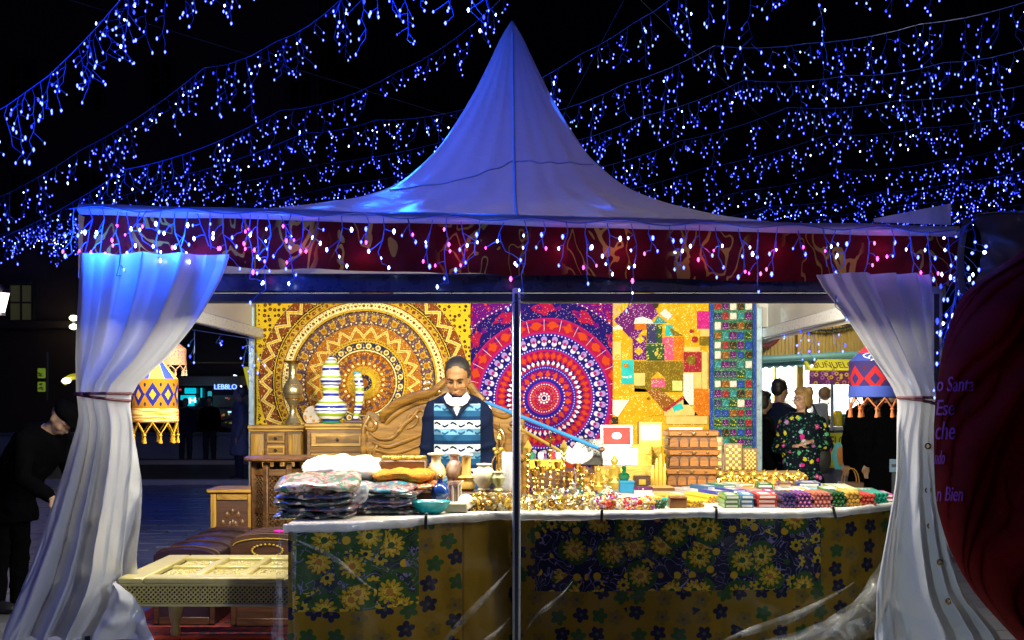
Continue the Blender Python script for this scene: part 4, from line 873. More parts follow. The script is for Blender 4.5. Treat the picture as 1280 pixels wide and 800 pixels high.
# octagonal table
oc = thing('octagonal_table', 'octagonal carved wooden table with scalloped top and pierced lattice sides', 'side table', (-1.65, 8.75, 0))
mb = MB(); n = 64; prof = [(.0, 1.065), (.255, 1.065), (.268, 1.075), (.268, 1.088), (.255, 1.096), (0, 1.096)]; k = len(mb.v); mb.lathe(prof, n)
mb.v = [(x * (1 + .022 * cos(20 * atan2(y, x))), y * (1 + .022 * cos(20 * atan2(y, x))), z) for x, y, z in mb.v]; mb.build('top', M['walnut'], oc)
for k in range(8):
    a = 2 * pi * k / 8 + pi / 8; R = .205; mb = MB(); mb.box((R * cos(a), R * sin(a), .53), (.04, .04, 1.06), .005, rot=Rz(a)); mb.build('leg', M['walnut'], oc)
    a2 = a + pi / 8; Rm = R * cos(pi / 8); ww = 2 * R * sin(pi / 8) - .04; M4 = Matrix.Rotation(a2 + pi / 2, 4, 'Z') @ Matrix.Translation((0, -Rm, 0))
    for z in (.99, .72, .43, .14): mb = MB(); mb.add([M4 @ Vector(q) for q in MB().box((0, 0, z), (ww, .018, .045)).v], MB().box((0, 0, 0), (1, 1, 1)).f); mb.build('rail', M['walnut'], oc)
    mb = MB(); lattice(mb, -ww / 2, ww / 2, .74, .97, 0, .034, .004, M4); lattice(mb, -ww / 2, ww / 2, .45, .70, 0, .034, .004, M4); mb.build('lattice', M['walnut'], oc, kind='stuff')
# cabinets against the wall
def drawer_front(mb_, x, z, w, h, y, t, knob=True):
    mb = MB(); mb.box((x, y, z), (w, .022, h), .006); d = mb.build('drawer', M['honey'], t)
    mb = MB()
    mb.box((x, y - .012, z), (w * .82, .006, h * .5), .002)
    mb.build('inlay', M['carved'], d)
    if knob: mb = MB(); mb.ell((x, y - .026, z), (.014, .016, .014), 10); mb.build('knob', M['black'], d)
cb = thing('drawer_cabinet', 'bow fronted honey wood cabinet with two centre drawers under the brass vase', 'cabinet', (W(346, 0, 10.7).x, 10.85, 0))
mb = MB(); mb.box((0, 0, .62), (.46, .36, 1.24), .006); mb.build('body', M['walnut'], cb)
mb = MB(); mb.box((0, -.005, 1.262), (.50, .40, .03), .01); mb.box((0, -.005, 1.232), (.48, .38, .02), .006); mb.build('top', M['honey'], cb)
for sx in (-1, 1):
    mb = MB(); mb.lathe([(.07, .2), (.07, 1.2)], 16, (sx * .165, -.165, 0), sy=.35); d = mb.build('door', M['honeyz'], cb)
    mb = MB(); mb.tube([(sx * .10, -.198, 1.02), (sx * .10, -.205, 1.06)], .006, 6); mb.build('key', M['brass'], d)
    mb = MB(); mb.lathe([(.012, .2), (.012, 1.22)], 10, (sx * .088, -.185, 0)); mb.build('pilaster', M['walnut'], cb)
for k, z in enumerate((1.165, 1.06, .95)): drawer_front(None, 0, z, .155, .085, -.19, cb)
cb = thing('drawer_cabinet', 'glossy honey wood chest of drawers under the striped ceramic jar', 'chest of drawers', (W(422, 0, 10.4).x, 10.62, 0))
mb = MB(); mb.box((0, 0, .63), (.53, .44, 1.26), .006); mb.build('body', M['walnut'], cb)
mb = MB(); mb.box((0, -.005, 1.285), (.57, .47, .03), .01); mb.box((0, -.005, 1.257), (.55, .455, .02), .006); mb.build('top', M['honey'], cb)
for z in (1.16, .985, .81): drawer_front(None, 0, z, .45, .115, -.226, cb)
for z in (1.072, .898):
    mb = MB(); mb.box((0, -.224, z), (.47, .014, .035), .004); mb.build('moulding', M['carved'], cb)
for sx in (-1, 1): mb = MB(); mb.box((sx * .245, -.222, .63), (.03, .016, 1.2), .004); mb.build('pilaster', M['walnut'], cb)
# carved headboard
hb = thing('carved_headboard', 'large carved scroll headboard in varnished brown wood behind the vendor', 'headboard', (W(555, 0, 10).x, 10.2, 0))
top = [(452, 545), (454, 524), (460, 514), (468, 516), (476, 522), (488, 517), (500, 506), (514, 497), (530, 491), (545, 484), (556, 474), (568, 470), (580, 474), (592, 486), (604, 498), (616, 508), (626, 512), (636, 516), (646, 515), (655, 524), (658, 545)]
HD = 10.05
def hp(x, y, off=0): p = W(x, y, HD); p.y -= off; return rel(p, hb)
poly = [(hp(x, y).x, hp(x, y).z) for x, y in top] + [(hp(658, 640).x, hp(658, 640).z), (hp(452, 640).x, hp(452, 640).z)]
mb = MB(); mb.prism(poly[::-1], .06, Matrix(((1, 0, 0, 0), (0, 0, -1, .05 + HD - 10.2), (0, 1, 0, 0), (0, 0, 0, 1)))); mb.build('panel', M['carved'], hb)
def scroll(pts, r, nm='scroll', off=.022):
    if nm == 'crest': off = .05
    P = []; n = len(pts)
    for i in range((n - 1) * 6 + 1):
        k, f = divmod(i, 6); f /= 6
        if k >= n - 1: k, f = n - 2, 1.0
        p0, p1, p2, p3 = pts[max(k - 1, 0)], pts[k], pts[k + 1], pts[min(k + 2, n - 1)]
        q = [.5 * (2 * p1[j] + (p2[j] - p0[j]) * f + (2 * p0[j] - 5 * p1[j] + 4 * p2[j] - p3[j]) * f * f + (3 * p1[j] - p0[j] - 3 * p2[j] + p3[j]) * f ** 3) for j in (0, 1)]; P.append(hp(q[0], q[1], off))
    m = len(P); mb = MB(); mb.tube(P, [r * (.45 + .55 * sin(pi * min(1, (i + 1.5) / m) ** .8)) for i in range(m)], 9); mb.build(nm, M['carved'], hb)
scroll([(478, 527), (480, 518), (488, 511), (500, 503), (520, 495), (536, 492), (548, 484), (558, 475), (570, 472)], .040, 'crest')
scroll([(482, 530), (492, 520), (504, 512), (520, 505), (536, 502)], .022)
scroll([(464, 522), (470, 530), (466, 537), (458, 534), (456, 526), (462, 518)], .020)
scroll([(462, 540), (474, 548), (488, 548), (498, 540), (506, 530), (516, 522), (524, 512), (532, 518), (526, 528)], .018)
scroll([(466, 552), (484, 558), (504, 552), (520, 546), (534, 540)], .020); scroll([(468, 562), (490, 566), (510, 562), (536, 552)], .017)
scroll([(498, 534), (508, 526), (514, 518), (522, 522), (518, 532), (508, 536)], .014); scroll([(540, 500), (548, 506), (540, 514), (530, 510)], .014)
scroll([(570, 472), (584, 478), (594, 490), (604, 502), (612, 512), (610, 522), (602, 520)], .034, 'crest')
scroll([(616, 516), (630, 520), (640, 516), (650, 520), (652, 532), (644, 540), (636, 534)], .028); scroll([(612, 530), (624, 536), (630, 548), (626, 562)], .018)
scroll([(462, 520), (455, 535), (456, 552), (462, 566), (466, 580)], .022); scroll([(472, 556), (468, 566), (474, 578)], .016)
mb = MB(); [mb.ell(hp(540 + 7 * cos(k * 1.05) * (1 + k % 3 * .4), 484 + 6 * sin(k * 1.3), .03), (.035, .02, .026), 8, rot=Ry(k)) for k in range(9)]; mb.build('carved_leaves', M['carved'], hb, kind='stuff')
mb = MB(); [mb.ell(hp(512 + k * 3.2, 503 - k * .6, .03), (.012, .012, .012), 6) for k in range(8)]; mb.build('beading', M['carved'], hb, kind='stuff')
mb = MB(); mb.box(hp(556, 572, .03), (1.34, .06, .06), .015); mb.build('rail', M['carved'], hb)
for x in (455, 657): mb = MB(); p = hp(x, 590); mb.box((p.x, p.z * 0 + HD - 10.2, .62), (.05, .09, 1.2), .01); mb.build('post', M['carved'], hb)
# ------------------------------------------------------------------ goods on the counter
def tab(px, y, z=TZ): return Vector(((px - 640) * y / F, y, z))
def wrap_mat(name, seed):
    t = Tree(name, .3); n = t.noise(scale=13, detail=4, dist=1.5); v = t.vor(None, 60, .9); cx, cy, cz = t.xyz(vec=v.outputs['Color'])
    pals = [((.55, .45, .38), (.10, .30, .12), (.5, .12, .08)), ((.02, .25, .36), (.35, .03, .08), (.5, .4, .3)), ((.03, .05, .14), (.2, .05, .05), (.1, .15, .2)), ((.50, .14, .02), (.6, .3, .05), (.25, .03, .03)), ((.05, .10, .09), (.08, .02, .05), (.2, .2, .2)), ((.04, .05, .16), (.25, .06, .10), (.05, .12, .2))]
    a, b, c = pals[seed % 6]; colr = t.mix(t.sm(n, .5, .58), a, b); colr = t.mix((cx > .72), colr, c); t.col(t.mix(cy > .9, colr, (.7, .6, .5)))
    t.bump(t.noise(scale=16, detail=4, dist=1.2), .5, .015); t.b.inputs['Coat Weight'].default_value = .9; t.b.inputs['Coat Roughness'].default_value = .1; return t.mat
wm = [wrap_mat('wrapped_textile_' + w, i) for i, w in enumerate(('cream', 'turquoise', 'navy', 'orange', 'dark', 'blue'))]
def pillow_pts(w, l, h, seed, flat=.55):
    def fn(u, v):
        a = 2 * pi * u; b = pi * (v - .5); c, s_ = cos(a), sin(a); k = (abs(c) ** 4 + abs(s_) ** 4) ** -.25; rad = cos(b) ** flat
        x, y, z = .5 * w * c * k * rad, .5 * l * s_ * k * rad, .5 * h * sin(b) * (.75 + .25 * rad)
        d = noise.noise((x * 11 + seed * 3.1, y * 11, z * 20)) * .024 + noise.noise((x * 34, y * 34 + seed, z * 60)) * .009
        return Vector((x + d, y + d, z + d * .8))
    return fn
def packet(name, label, cat, loc, w, l, h, mat, seed, rz=0, group=None, tilt=0):
    mb = MB(); mb.grid(pillow_pts(w, l, h, seed), 40, 16); o = mb.build(name, mat, ang=70); o.location = loc; o.rotation_euler = (tilt, 0, rz); return tag(o, label, cat, group)
z = TZ; c = tab(396, 6.62); names = ('lowest', 'second lowest', 'third from the bottom', 'fourth from the bottom')
for k in range(4):
    packet('folded_textile', f'plastic wrapped folded textile, {names[k]} in the left pile at the counter end', 'folded textile', (c.x + .012 * sin(k * 2.3), c.y + .01 * cos(k * 1.7), z + .02), .43, .38, .046, wm[(4, 2, 4, 2, 5, 4)[k]], k, .05 * sin(k), 'wrapped textiles in the left pile'); z += .033
packet('folded_textile', 'cream and green printed textile in a shiny bag topping the left pile', 'folded textile', (c.x + .012, c.y + .02, z + .05), .46, .40, .09, wm[0], 9, .1, None, .10)
packet('plastic_bag', 'crumpled clear plastic bag bunched between the two textile piles', 'plastic bag', tab(440, 6.70) + Vector((.02, 0, .13)), .12, .18, .13, plastic('bag_plastic', .35, .4), 31, .4)
z = TZ; c = tab(474, 6.86)
for k in range(4):
    packet('folded_textile', f'dark plastic wrapped textile, {names[k]} in the middle pile', 'folded textile', (c.x + .015 * cos(k * 1.9), c.y, z + .02), .44, .36, .046, wm[(4, 2, 5, 4)[k]], 20 + k, .06 * cos(k * 3), 'wrapped textiles in the middle pile'); z += .030
packet('folded_textile', 'bright turquoise folded textile with a red patch on the middle pile', 'folded textile', (c.x - .005, c.y, z + .022), .42, .34, .05, wm[1], 27, -.06, None, .05)
packet('folded_textile', 'dark red folded textile between the turquoise and orange ones', 'folded textile', (c.x + .14, c.y + .17, z + .02), .34, .26, .05, wm[3], 28, .06)
packet('folded_textile', 'glittering orange folded textile lying on top behind the turquoise one', 'folded textile', (c.x + .12, c.y + .20, z + .075), .35, .28, .075, fabric('orange_sequin', (.62, .20, .02), (.9, .55, .1), 120, .25), 29, .12)
packet('white_cushion', 'plump bright white cushion behind the left textile pile', 'cushion', tab(428, 7.2) + Vector((0, 0, .235)), .46, .36, .13, plain('white_cotton', (.86, .86, .80), .8, 0, .05, 8, .2), 35, .15, None, .12)
packet('folded_textile', 'dark folded textile under the white cushion', 'folded textile', tab(428, 7.24) + Vector((0, 0, .10)), .44, .36, .2, wm[4], 36)
t = thing('book_pile', 'low heap of patterned boxes behind the orange textile below the headboard', 'boxes', tab(505, 7.3)); mb = MB(); mb.box((0, 0, .14), (.28, .2, .28), .01); mb.build('base', M['walnut'], t)
mb = MB(); rr = random.Random(3); [mb.box((rr.uniform(-.12, .12), rr.uniform(-.09, .05), .29), (.035, .035, .02), .004, rot=Rz(rr.random())) for _ in range(26)]; mb.build('trinkets', M['gold'], t, kind='stuff')

def stone(name, c1, c2, sc=5):
    t = Tree(name, .25); n = t.noise(scale=sc, detail=5, dist=1.6); t.col(t.ramp(n, [(.32, c1), (.62, c2)])); t.b.inputs['Coat Weight'].default_value = .5; return t.mat
onyx = [stone('yellow_onyx', (.55, .36, .08), (.85, .78, .52)), stone('red_marble', (.24, .05, .03), (.75, .62, .52), 9), stone('honey_onyx', (.50, .28, .03), (.80, .62, .22), 7), stone('white_onyx', (.84, .80, .62), (.80, .76, .45)), stone('green_onyx', (.22, .28, .06), (.75, .74, .38), 8), stone('cream_onyx', (.82, .74, .62), (.85, .80, .70))]
def vase(label, px, y, z, h, prof, mat, name='stone_vase', foot=True):
    t = thing(name, label, 'vase', tab(px, y, z)); pr = [(a, b * h) for a, b in prof]
    mb = MB(); mb.lathe([(r_, z_) for r_, z_ in pr if z_ <= h * .93] + [(pr[-1][0] * .75, h * .93)], 28); mb.build('body', mat, t)
    R = pr[-1][0]; mb = MB(); mb.lathe([(R * .75, h * .93), (R, h * .95), (R * 1.05, h * .975), (R, h), (R * .7, h), (R * .6, h * .96), (R * .5, h * .85)], 28); mb.build('rim', onyx[5], t); return t
zs = .957
vase('yellow onyx vase with wide flat rim, leftmost of the vases before the vendor', 545, 7.30, zs, .225, [(.035, 0), (.05, .05), (.03, .14), (.052, .3), (.062, .48), (.05, .64), (.03, .76), (.028, .9), (.05, .97)], onyx[0])
vase('red brown marble vase standing behind the cream candle pot', 568, 7.36, zs, .225, [(.03, 0), (.04, .05), (.03, .12), (.05, .4), (.056, .55), (.046, .7), (.027, .8), (.027, .92), (.045, .97)], onyx[1])
vase('tall necked honey onyx vase with stepped collar beside the wide white jar', 583, 7.30, zs, .22, [(.04, 0), (.055, .06), (.056, .2), (.04, .3), (.055, .36), (.03, .42), (.026, .62), (.028, .9), (.04, .97)], onyx[2])
vase('wide white onyx jar with thick rim, rightmost big vase before the vendor', 605, 7.24, zs, .165, [(.03, 0), (.04, .06), (.03, .12), (.06, .4), (.066, .6), (.056, .78), (.036, .88), (.045, .97)], onyx[3])
vase('small green onyx goblet vase under the brass hookah stand', 623, 7.2, zs, .12, [(.025, 0), (.03, .08), (.018, .2), (.035, .5), (.04, .7), (.028, .85), (.035, .97)], onyx[4])
t = thing('candle_pot', 'cream marble pillar pot with slim columns in front of the red marble vase', 'pot', tab(568, 7.12)); mb = MB(); mb.lathe([(.04, 0), (.042, .02), (.03, .03), (.03, .13), (.042, .14), (.042, .16)], 20); mb.build('body', onyx[1], t)
for k in range(7): a = 2 * pi * k / 7; mb = MB(); mb.tube([(.036 * cos(a), .036 * sin(a), .02), (.036 * cos(a), .036 * sin(a), .145)], .006, 6); mb.build('column', onyx[5], t)
t = thing('perfume_jar', 'round cobalt blue glass jar on an orange copper foot', 'jar', tab(550, 6.98)); mb = MB(); mb.lathe([(.05, .0), (.045, .02), (.03, .035), (.042, .05)], 20); mb.build('foot', plain('copper', (.72, .28, .08), .3, .8), t)
g = Tree('cobalt_glass', .06); g.col((.015, .06, .32)); g.b.inputs['Coat Weight'].default_value = 1; g.bump(g.noise(scale=40), .08, .003)
mb = MB(); mb.ell((0, 0, .105), (.055, .055, .057), 24); mb.lathe([(.02, .155), (.016, .175), (.022, .185)], 14); mb.build('body', g.mat, t)
mb = MB(); mb.lathe([(.017, .185), (.018, .20), (.006, .21)], 10); mb.build('stopper', M['brass'], t)
t = thing('round_box', 'round cream trinket box with dark banded lid tilted beside the blue jar', 'round box', tab(582, 6.98) + Vector((0, 0, .04))); t.rotation_euler = (radians(62), 0, .1)
mb = MB(); mb.lathe([(.045, -.02), (.047, .0), (.047, .03), (.04, .035)], 24); mb.build('box', onyx[5], t); mb = MB(); mb.lathe([(.0491, -.004), (.050, .006), (.0491, .016)], 24); mb.build('band', plain('navy_lacquer', (.02, .03, .10), .25), t)
t = thing('trinket_bowl', 'oval turquoise bowl of trinkets at the counter edge by the dark strap', 'bowl', tab(538, 6.78)); t.scale = (1, .7, 1)
mb = MB(); mb.lathe([(.05, 0), (.085, .02), (.105, .055), (.118, .07), (.112, .074), (.09, .06), (.03, .05), (.0, .05)], 32); mb.build('bowl', stone('turquoise_enamel', (.0, .28, .34), (.02, .45, .52), 9), t)
mb = MB(); rr = random.Random(6); [mb.ell((rr.uniform(-.07, .07), rr.uniform(-.07, .07), .062), (.014, .012, .008), 6, rr.randrange(3)) for _ in range(26)]; mb.build('trinkets', [onyx[3], M['gold'], plain('coral_bead', (.6, .1, .05))], t, kind='stuff')
t = thing('stone_ashtray', 'white onyx square ashtray beside the turquoise bowl', 'ashtray', tab(571, 6.88)); mb = MB()
for k in range(4): a = k * pi / 2; mb.box((.05 * cos(a), .05 * sin(a), .03), (.022, .12 if k % 2 == 0 else .119, .05), .008, rot=Rz(a))
mb.build('rim', onyx[3], t); mb = MB(); mb.box((0, 0, .012), (.085, .085, .022), .004); mb.build('base', onyx[0], t)
t = thing('hookah_stand', 'slim brass hookah with ring handles and spire beside the centre pole', 'hookah', tab(624, 7.36, zs)); mb = MB()
mb.lathe([(.035, 0), (.04, .04), (.03, .10), (.012, .13), (.012, .20), (.026, .22), (.01, .235), (.008, .30), (.016, .31), (.007, .33), (.003, .40)], 16); mb.build('stem', M['brass'], t)
for sx in (-1, 1): mb = MB(); mb.tube([(sx * .045 * sin(a), 0, .14 - .075 * cos(a)) for a in [pi * k / 12 for k in range(13)]], .005, 6); mb.build('handle', M['brass'], t)
mb = MB(); [mb.ell((.03 * cos(k), .03 * sin(k), .225 + .02 * (k % 2)), .012, 6) for k in range(7)]; mb.build('ornament', M['gold'], t, kind='stuff')
t = thing('glass_cylinder', 'pale glass cylinder vase just left of the centre pole', 'vase', tab(634, 7.3, zs)); gl = plastic('frosted_glass', .35, .4); mb = MB(); mb.lathe([(.03, 0), (.034, .01), (.034, .225), (.030, .23), (.030, .02)], 20); mb.build('body', gl, t)
# heap of small brass and stone trinkets
def heap(label, x0, x1, ya, yb, n, h, seed, mats, cat='trinkets'):
    mb = MB(); rr = random.Random(seed)
    for _ in range(n):
        d = rr.uniform(ya, yb); x = (rr.uniform(x0, x1) - 640) * d / F; z = TZ + rr.random() ** 1.6 * h; k = rr.random(); m = rr.randrange(len(mats)); s = rr.uniform(.008, .018)
        if k < .35: mb.ell((x, d, z + s * .6), (s, s, s * rr.uniform(.5, 1.6)), 7, m)
        elif k < .65: mb.tube([(x + s * cos(a), d, z + s + s * sin(a)) for a in [q * pi / 4 for q in range(9)]], s * .3, 5, m, cap=False)
        elif k < .85: mb.lathe([(s * .7, 0), (s * .3, s * .6), (s * .8, s * 1.4), (s * .3, s * 2.2), (s * .5, s * 2.6)], 7, (x, d, z), m)
        else: mb.box((x, d, z + s * .5), (s * 1.6, s * 1.2, s), s * .2, m, rot=Rz(rr.random() * 3))
    return tag(mb.build('trinket_heap', mats), label, cat, None, 'stuff')
silver = plain('tarnished_silver', (.65, .62, .52), .28, .9); heap('heap of small brass and onyx trinkets left of the centre pole', 590, 640, 6.95, 7.12, 260, .075, 1, [M['brass'], onyx[0], onyx[3], M['gold']])
heap('spread of small brass trinkets along the edge right of the centre pole', 652, 745, 6.98, 7.5, 520, .04, 2, [M['brass'], M['gold'], onyx[0], silver])
heap('small coloured glass and silver charms behind the brass spread', 690, 770, 7.5, 7.95, 240, .045, 3, [silver, plain('glass_red', (.4, .02, .05), .15), plain('glass_green', (.02, .15, .10), .15), plain('glass_navy', (.03, .05, .2), .15), onyx[3]])
heap('mixed white and gold beads by the second strap', 745, 815, 7.0, 7.35, 330, .035, 4, [onyx[3], M['gold'], plain('glass_violet', (.3, .05, .35), .2), plain('pale_beads', (.75, .7, .68), .3), plain('glass_red2', (.5, .04, .03), .2)])
# brass candlesticks, bells and figures right of the pole
def candlestick(label, px, y, h, seed, tip='cup'):
    t = thing('brass_candlestick', label, 'candlestick', tab(px, y)); rr = random.Random(seed); pr = [(.045, 0), (.046, .012), (.02, .025)]; z = .025
    while z < h - .05:
        s = rr.uniform(.02, .045); pr += [(.007, z + .3 * s), (rr.uniform(.012, .02), z + .6 * s), (.007, z + s)]; z += s
    pr += [(.008, h - .04), (.024, h - .03), (.022, h - .025)]
    mb = MB(); mb.lathe(pr, 14); mb.build('stem', M['brass'], t); mb = MB()
    if tip == 'diamond': mb.lathe([(.004, h - .03), (.028, h + .015), (.003, h + .065)], 4)
    elif tip == 'cross': mb.box((0, 0, h + .03), (.012, .01, .12), .002); mb.box((0, -.001, h + .045), (.06, .009, .012), .002)
    else: mb.lathe([(.012, h - .025), (.022, h), (.024, h + .02), (.018, h + .02), (.012, h)], 14)
    mb.build('top', M['gold'] if tip == 'diamond' else M['brass'], t)
candlestick('tall brass candlestick with a gold diamond finial next to the centre pole', 660, 7.9, .31, 1, 'diamond')
candlestick('tall thin brass cross stand, second ornament right of the centre pole', 688, 8.1, .33, 2, 'cross')
candlestick('brass stick with pointed leaf finial just left of the white lotus ornament', 705, 8.2, .30, 3, 'diamond')
for i, (px, y, h) in enumerate(((668, 7.7, .17), (678, 7.62, .20), (697, 7.75, .22), (713, 7.7, .16), (728, 7.75, .19), (741, 7.7, .15), (672, 8.3, .2), (722, 8.35, .18))):
    candlestick(('stubby brass candlestick at the front of the brass group by the pole', 'brass candlestick with round knops in front of the gold drawers', 'brass candlestick in the middle of the brass group', 'short brass candlestick below the white lotus ornament', 'brass candlestick right of the white lotus stem', 'shortest brass candlestick at the right end of the brass group', 'brass candlestick at the back below the gold drawers', 'brass candlestick at the back behind the white lotus stem')[i], px, y, h, 10 + i)
def figure(label, px, y, h, seed, mat, z=TZ):
    t = thing('brass_figurine', label, 'figurine', tab(px, y, z)); w = h * .26; mb = MB(); mb.lathe([(w * .9, 0), (w, h * .05), (w * .8, h * .10)], 14); mb.build('base', mat, t)
    mb = MB(); mb.lathe([(w * .85, h * .1), (w * .95, h * .18), (w * .55, h * .32), (w * .6, h * .5), (w * .75, h * .6), (w * .3, h * .68), (w * .28, h * .72)], 14, sy=.7); mb.ell((0, 0, h * .82), (w * .42, w * .42, h * .12), 12); mb.lathe([(w * .3, h * .9), (w * .12, h * .97), (w * .02, h)], 10)
    for sx in (-1, 1): mb.tube([(sx * w * .7, 0, h * .58), (sx * w * .95, -w * .2, h * .4), (sx * w * .3, -w * .7, h * .3)], w * .2, 7)
    mb.build('body', mat, t)
for a in (('seated gold idol, largest figurine below the jewel box', 768, 8.7, .24, 1, M['gold']), ('squat gold idol left of the largest figurine', 748, 8.5, .18, 2, M['gold']), ('small brass idol at the right of the brass group', 733, 8.3, .18, 3, M['brass']), ('little silver idol at the front of the brass group', 716, 7.62, .13, 4, silver), ('tiny brass idol before the gold drawers', 687, 7.55, .12, 5, M['brass'])): figure(*a)
t = thing('lotus_ornament', 'white mother of pearl lotus candle holder on a pink stem', 'ornament', tab(721, 8.5)); mb = MB(); mb.lathe([(.04, 0), (.03, .02), (.012, .05), (.016, .12), (.02, .16), (.010, .2)], 14); mb.build('stem', plain('pink_shell', (.62, .45, .55), .2), t)
for k, (a, s) in enumerate(((-1.0, .12), (-.45, .13), (0, .15), (.45, .13), (1.0, .12))):
    mb = MB(); mb.grid(lambda u, v: (sin(a) * .04 + (u - .5) * .075 * sin(pi * min(1, v * .9 + .1)) + sin(a) * v * s * .75, -.012 * sin(pi * u) - .01 * abs(k - 2), .19 + v * s * (.5 + .5 * cos(a))), 6, 8); me = mb.build('petal', plain('mother_of_pearl', (.82, .80, .78), .2, 0, .05), t); sdm = me.modifiers.new('thick', 'SOLIDIFY'); sdm.thickness = .004
for lb, px, y, z, sz in (('long gold painted two drawer box behind the candlesticks', 683, 8.9, .992, (.26, .15, .075)),):
    t = thing('drawer_box', lb, 'box', tab(px, y, z)); mb = MB(); mb.box((0, 0, sz[2] / 2), sz, .006); mb.build('body', M['gold'], t)
    for sx in (-1, 1): mb = MB(); mb.box((sx * .063, -sz[1] / 2 - .003, sz[2] / 2), (.115, .01, .055), .003); d = mb.build('drawer', plain('yellow_lacquer', (.70, .45, .04), .35), t); mb = MB(); mb.ell((sx * .063, -sz[1] / 2 - .012, sz[2] / 2), .008, 8); mb.build('knob', M['black'], d)
for i, (px, m) in enumerate(((665, 'glass_green'), (676, 'pale_beads'), (690, 'glass_red'), (698, 'pale_beads'))):
    t = thing('small_jar', ('green glass trinket jar', 'pale trinket jar beside the green one', 'red trinket jar', 'pale trinket jar at the right end')[i] + ' on top of the gold two drawer box', 'jar', tab(px, 8.9, 1.068)); mb = MB(); mb.lathe([(.018, 0), (.024, .02), (.02, .045), (.012, .05)], 12); mb.build('body', bpy.data.materials[m], t); mb = MB(); mb.ell((0, 0, .055), (.012, .012, .008), 8); mb.build('lid', M['brass'], t)
# blue and gold sabres leaning across
def sabre(label, a, b, mat, r=.016):
    a, b = Vector(a), Vector(b); t = thing('long_stick', label, 'stick', b); mb = MB(); mb.tube([a, a.lerp(b, .3), a.lerp(b, .8), b], [r * .8, r, r, r * .7], 10); mb.build('shaft', mat, t, True)
    mb = MB(); mb.ell(b, (.028, .02, .02), 10); mb.ell(a, .022, 10); mb.build('ferrule', M['darkwood'], t, True)
sabre('glossy blue stick leaning diagonally across the purple tapestry', W(606, 502, 9.7), W(752, 562, 9.05), plain('blue_lacquer', (.03, .20, .60), .2, .1, .1, 10, 0, coat=1))
sabre('yellow gold stick leaning below the blue one', W(640, 530, 9.5), W(708, 568, 9.0), M['gold'], .012)
t = thing('dark_case', 'dark open case lying between the blue stick and the jewel box', 'case', tab(735, 9.3, 1.002)); mb = MB(); mb.box((0, 0, .035), (.2, .2, .07), .008); mb.build('tray', M['black'], t); mb = MB(); mb.box((.02, .1, .13), (.2, .02, .14), .005, rot=Rx(-.2)); mb.build('lid', M['unlit'], t)
# jewel box with red lining
t = thing('jewel_box', 'open white inlaid jewel box with a red lined lid', 'jewel box', tab(774, 9.32, 1.003)); ww = plain('white_inlay', (.80, .77, .74), .35); mb = MB(); mb.box((0, 0, .065), (.27, .2, .13), .006); b = mb.build('box', ww, t)
for r_ in range(2):
    for k in range(6): mb = MB(); mb.prism([(.012 * cos(a), .010 * sin(a)) for a in (0, pi / 2, pi, 3 * pi / 2)], .004, Matrix.Translation((-.105 + k * .042, -.1, .04 + r_ * .05)) @ Matrix.Rotation(pi / 2, 4, 'X')); mb.build('inlay', plain('grey_inlay', (.25, .24, .3), .4) if k == 0 and r_ == 0 else bpy.data.materials['grey_inlay'], b)
mb = MB(); R = Rx(-.22)
for p, s in (((0, 0, .165), (.25, .03, .02)), ((0, 0, .01), (.25, .03, .02)), ((-.115, 0, .0875), (.02, .03, .135)), ((.115, 0, .0875), (.02, .03, .135))): mb.box(R @ Vector(p) + Vector((-.01, .10, .13)), s, .004, rot=R)
lid = mb.build('lid', ww, t); mb = MB(); mb.box(R @ Vector((0, .004, .0875)) + Vector((-.01, .10, .13)), (.209, .014, .134), .002, rot=R); mb.build('lining', plain('red_velvet', (.62, .01, .012), .7), lid)
mb = MB(); mb.prism([(.045 * cos(a) * (abs(cos(a)) ** -.35 if abs(cos(a)) > .01 else 1) * .8, .026 * sin(a)) for a in [k * pi / 10 for k in range(20)]], .004, Matrix.Translation(R @ Vector((0, -.006, .09)) + Vector((-.01, .10, .13))) @ R.to_4x4() @ Matrix.Rotation(pi / 2, 4, 'X')); mb.build('mirror', ww, lid)
# green bottle on a blue box, trays, frame
t = thing('small_box', 'bright blue gift box under the green bottle', 'box', tab(783, 8.35)); mb = MB(); mb.box((0, 0, .035), (.10, .09, .07), .005); mb.build('box', plain('blue_card', (.02, .22, .45), .4), t); mb = MB(); mb.box((0, 0, .075), (.106, .096, .014), .003); mb.build('lid', plain('blue_card_lid', (.03, .3, .55), .4), t)
t = thing('glass_bottle', 'round green glass bottle with stopper on the blue gift box', 'bottle', tab(780, 8.38, TZ + .083)); mb = MB(); mb.lathe([(.03, 0), (.04, .02), (.036, .045), (.014, .055), (.014, .075)], 18); mb.build('body', plain('green_glass', (.0, .14, .05), .1, coat=1), t); mb = MB(); mb.ell((0, 0, .085), (.018, .018, .014), 10); mb.build('stopper', bpy.data.materials['green_glass'], t)
t = thing('oval_box', 'oval white box with purple patterned lid beside the blue gift box', 'oval box', tab(804, 8.2)); t.scale = (1.2, .8, 1); mb = MB(); mb.lathe([(.05, 0), (.052, .03)], 28); mb.build('box', ww, t); mb = MB(); mb.lathe([(.055, .03), (.055, .045), (.048, .05)], 28); mb.build('lid', fabric('purple_lid', (.12, .03, .12), (.7, .6, .7), 60), t)
for i, (px, y, m, lb) in enumerate(((826, 8.6, 'cre', 'flat white tray with an orange rim before the wooden boxes'), (838, 7.9, 'whi', 'flat white card box in the middle of the counter'), (812, 7.8, 'whi', 'flat white tray left of the card box'))):
    t = thing('flat_tray', lb, 'tray', tab(px, y)); mb = MB(); mb.box((0, 0, .010), (.17, .22, .02), .003); mb.build('base', M['redwood'] if i == 0 else ww, t); mb = MB(); mb.box((0, 0, .023), (.15, .2, .006), .001); mb.build('inset', fb[m], t)
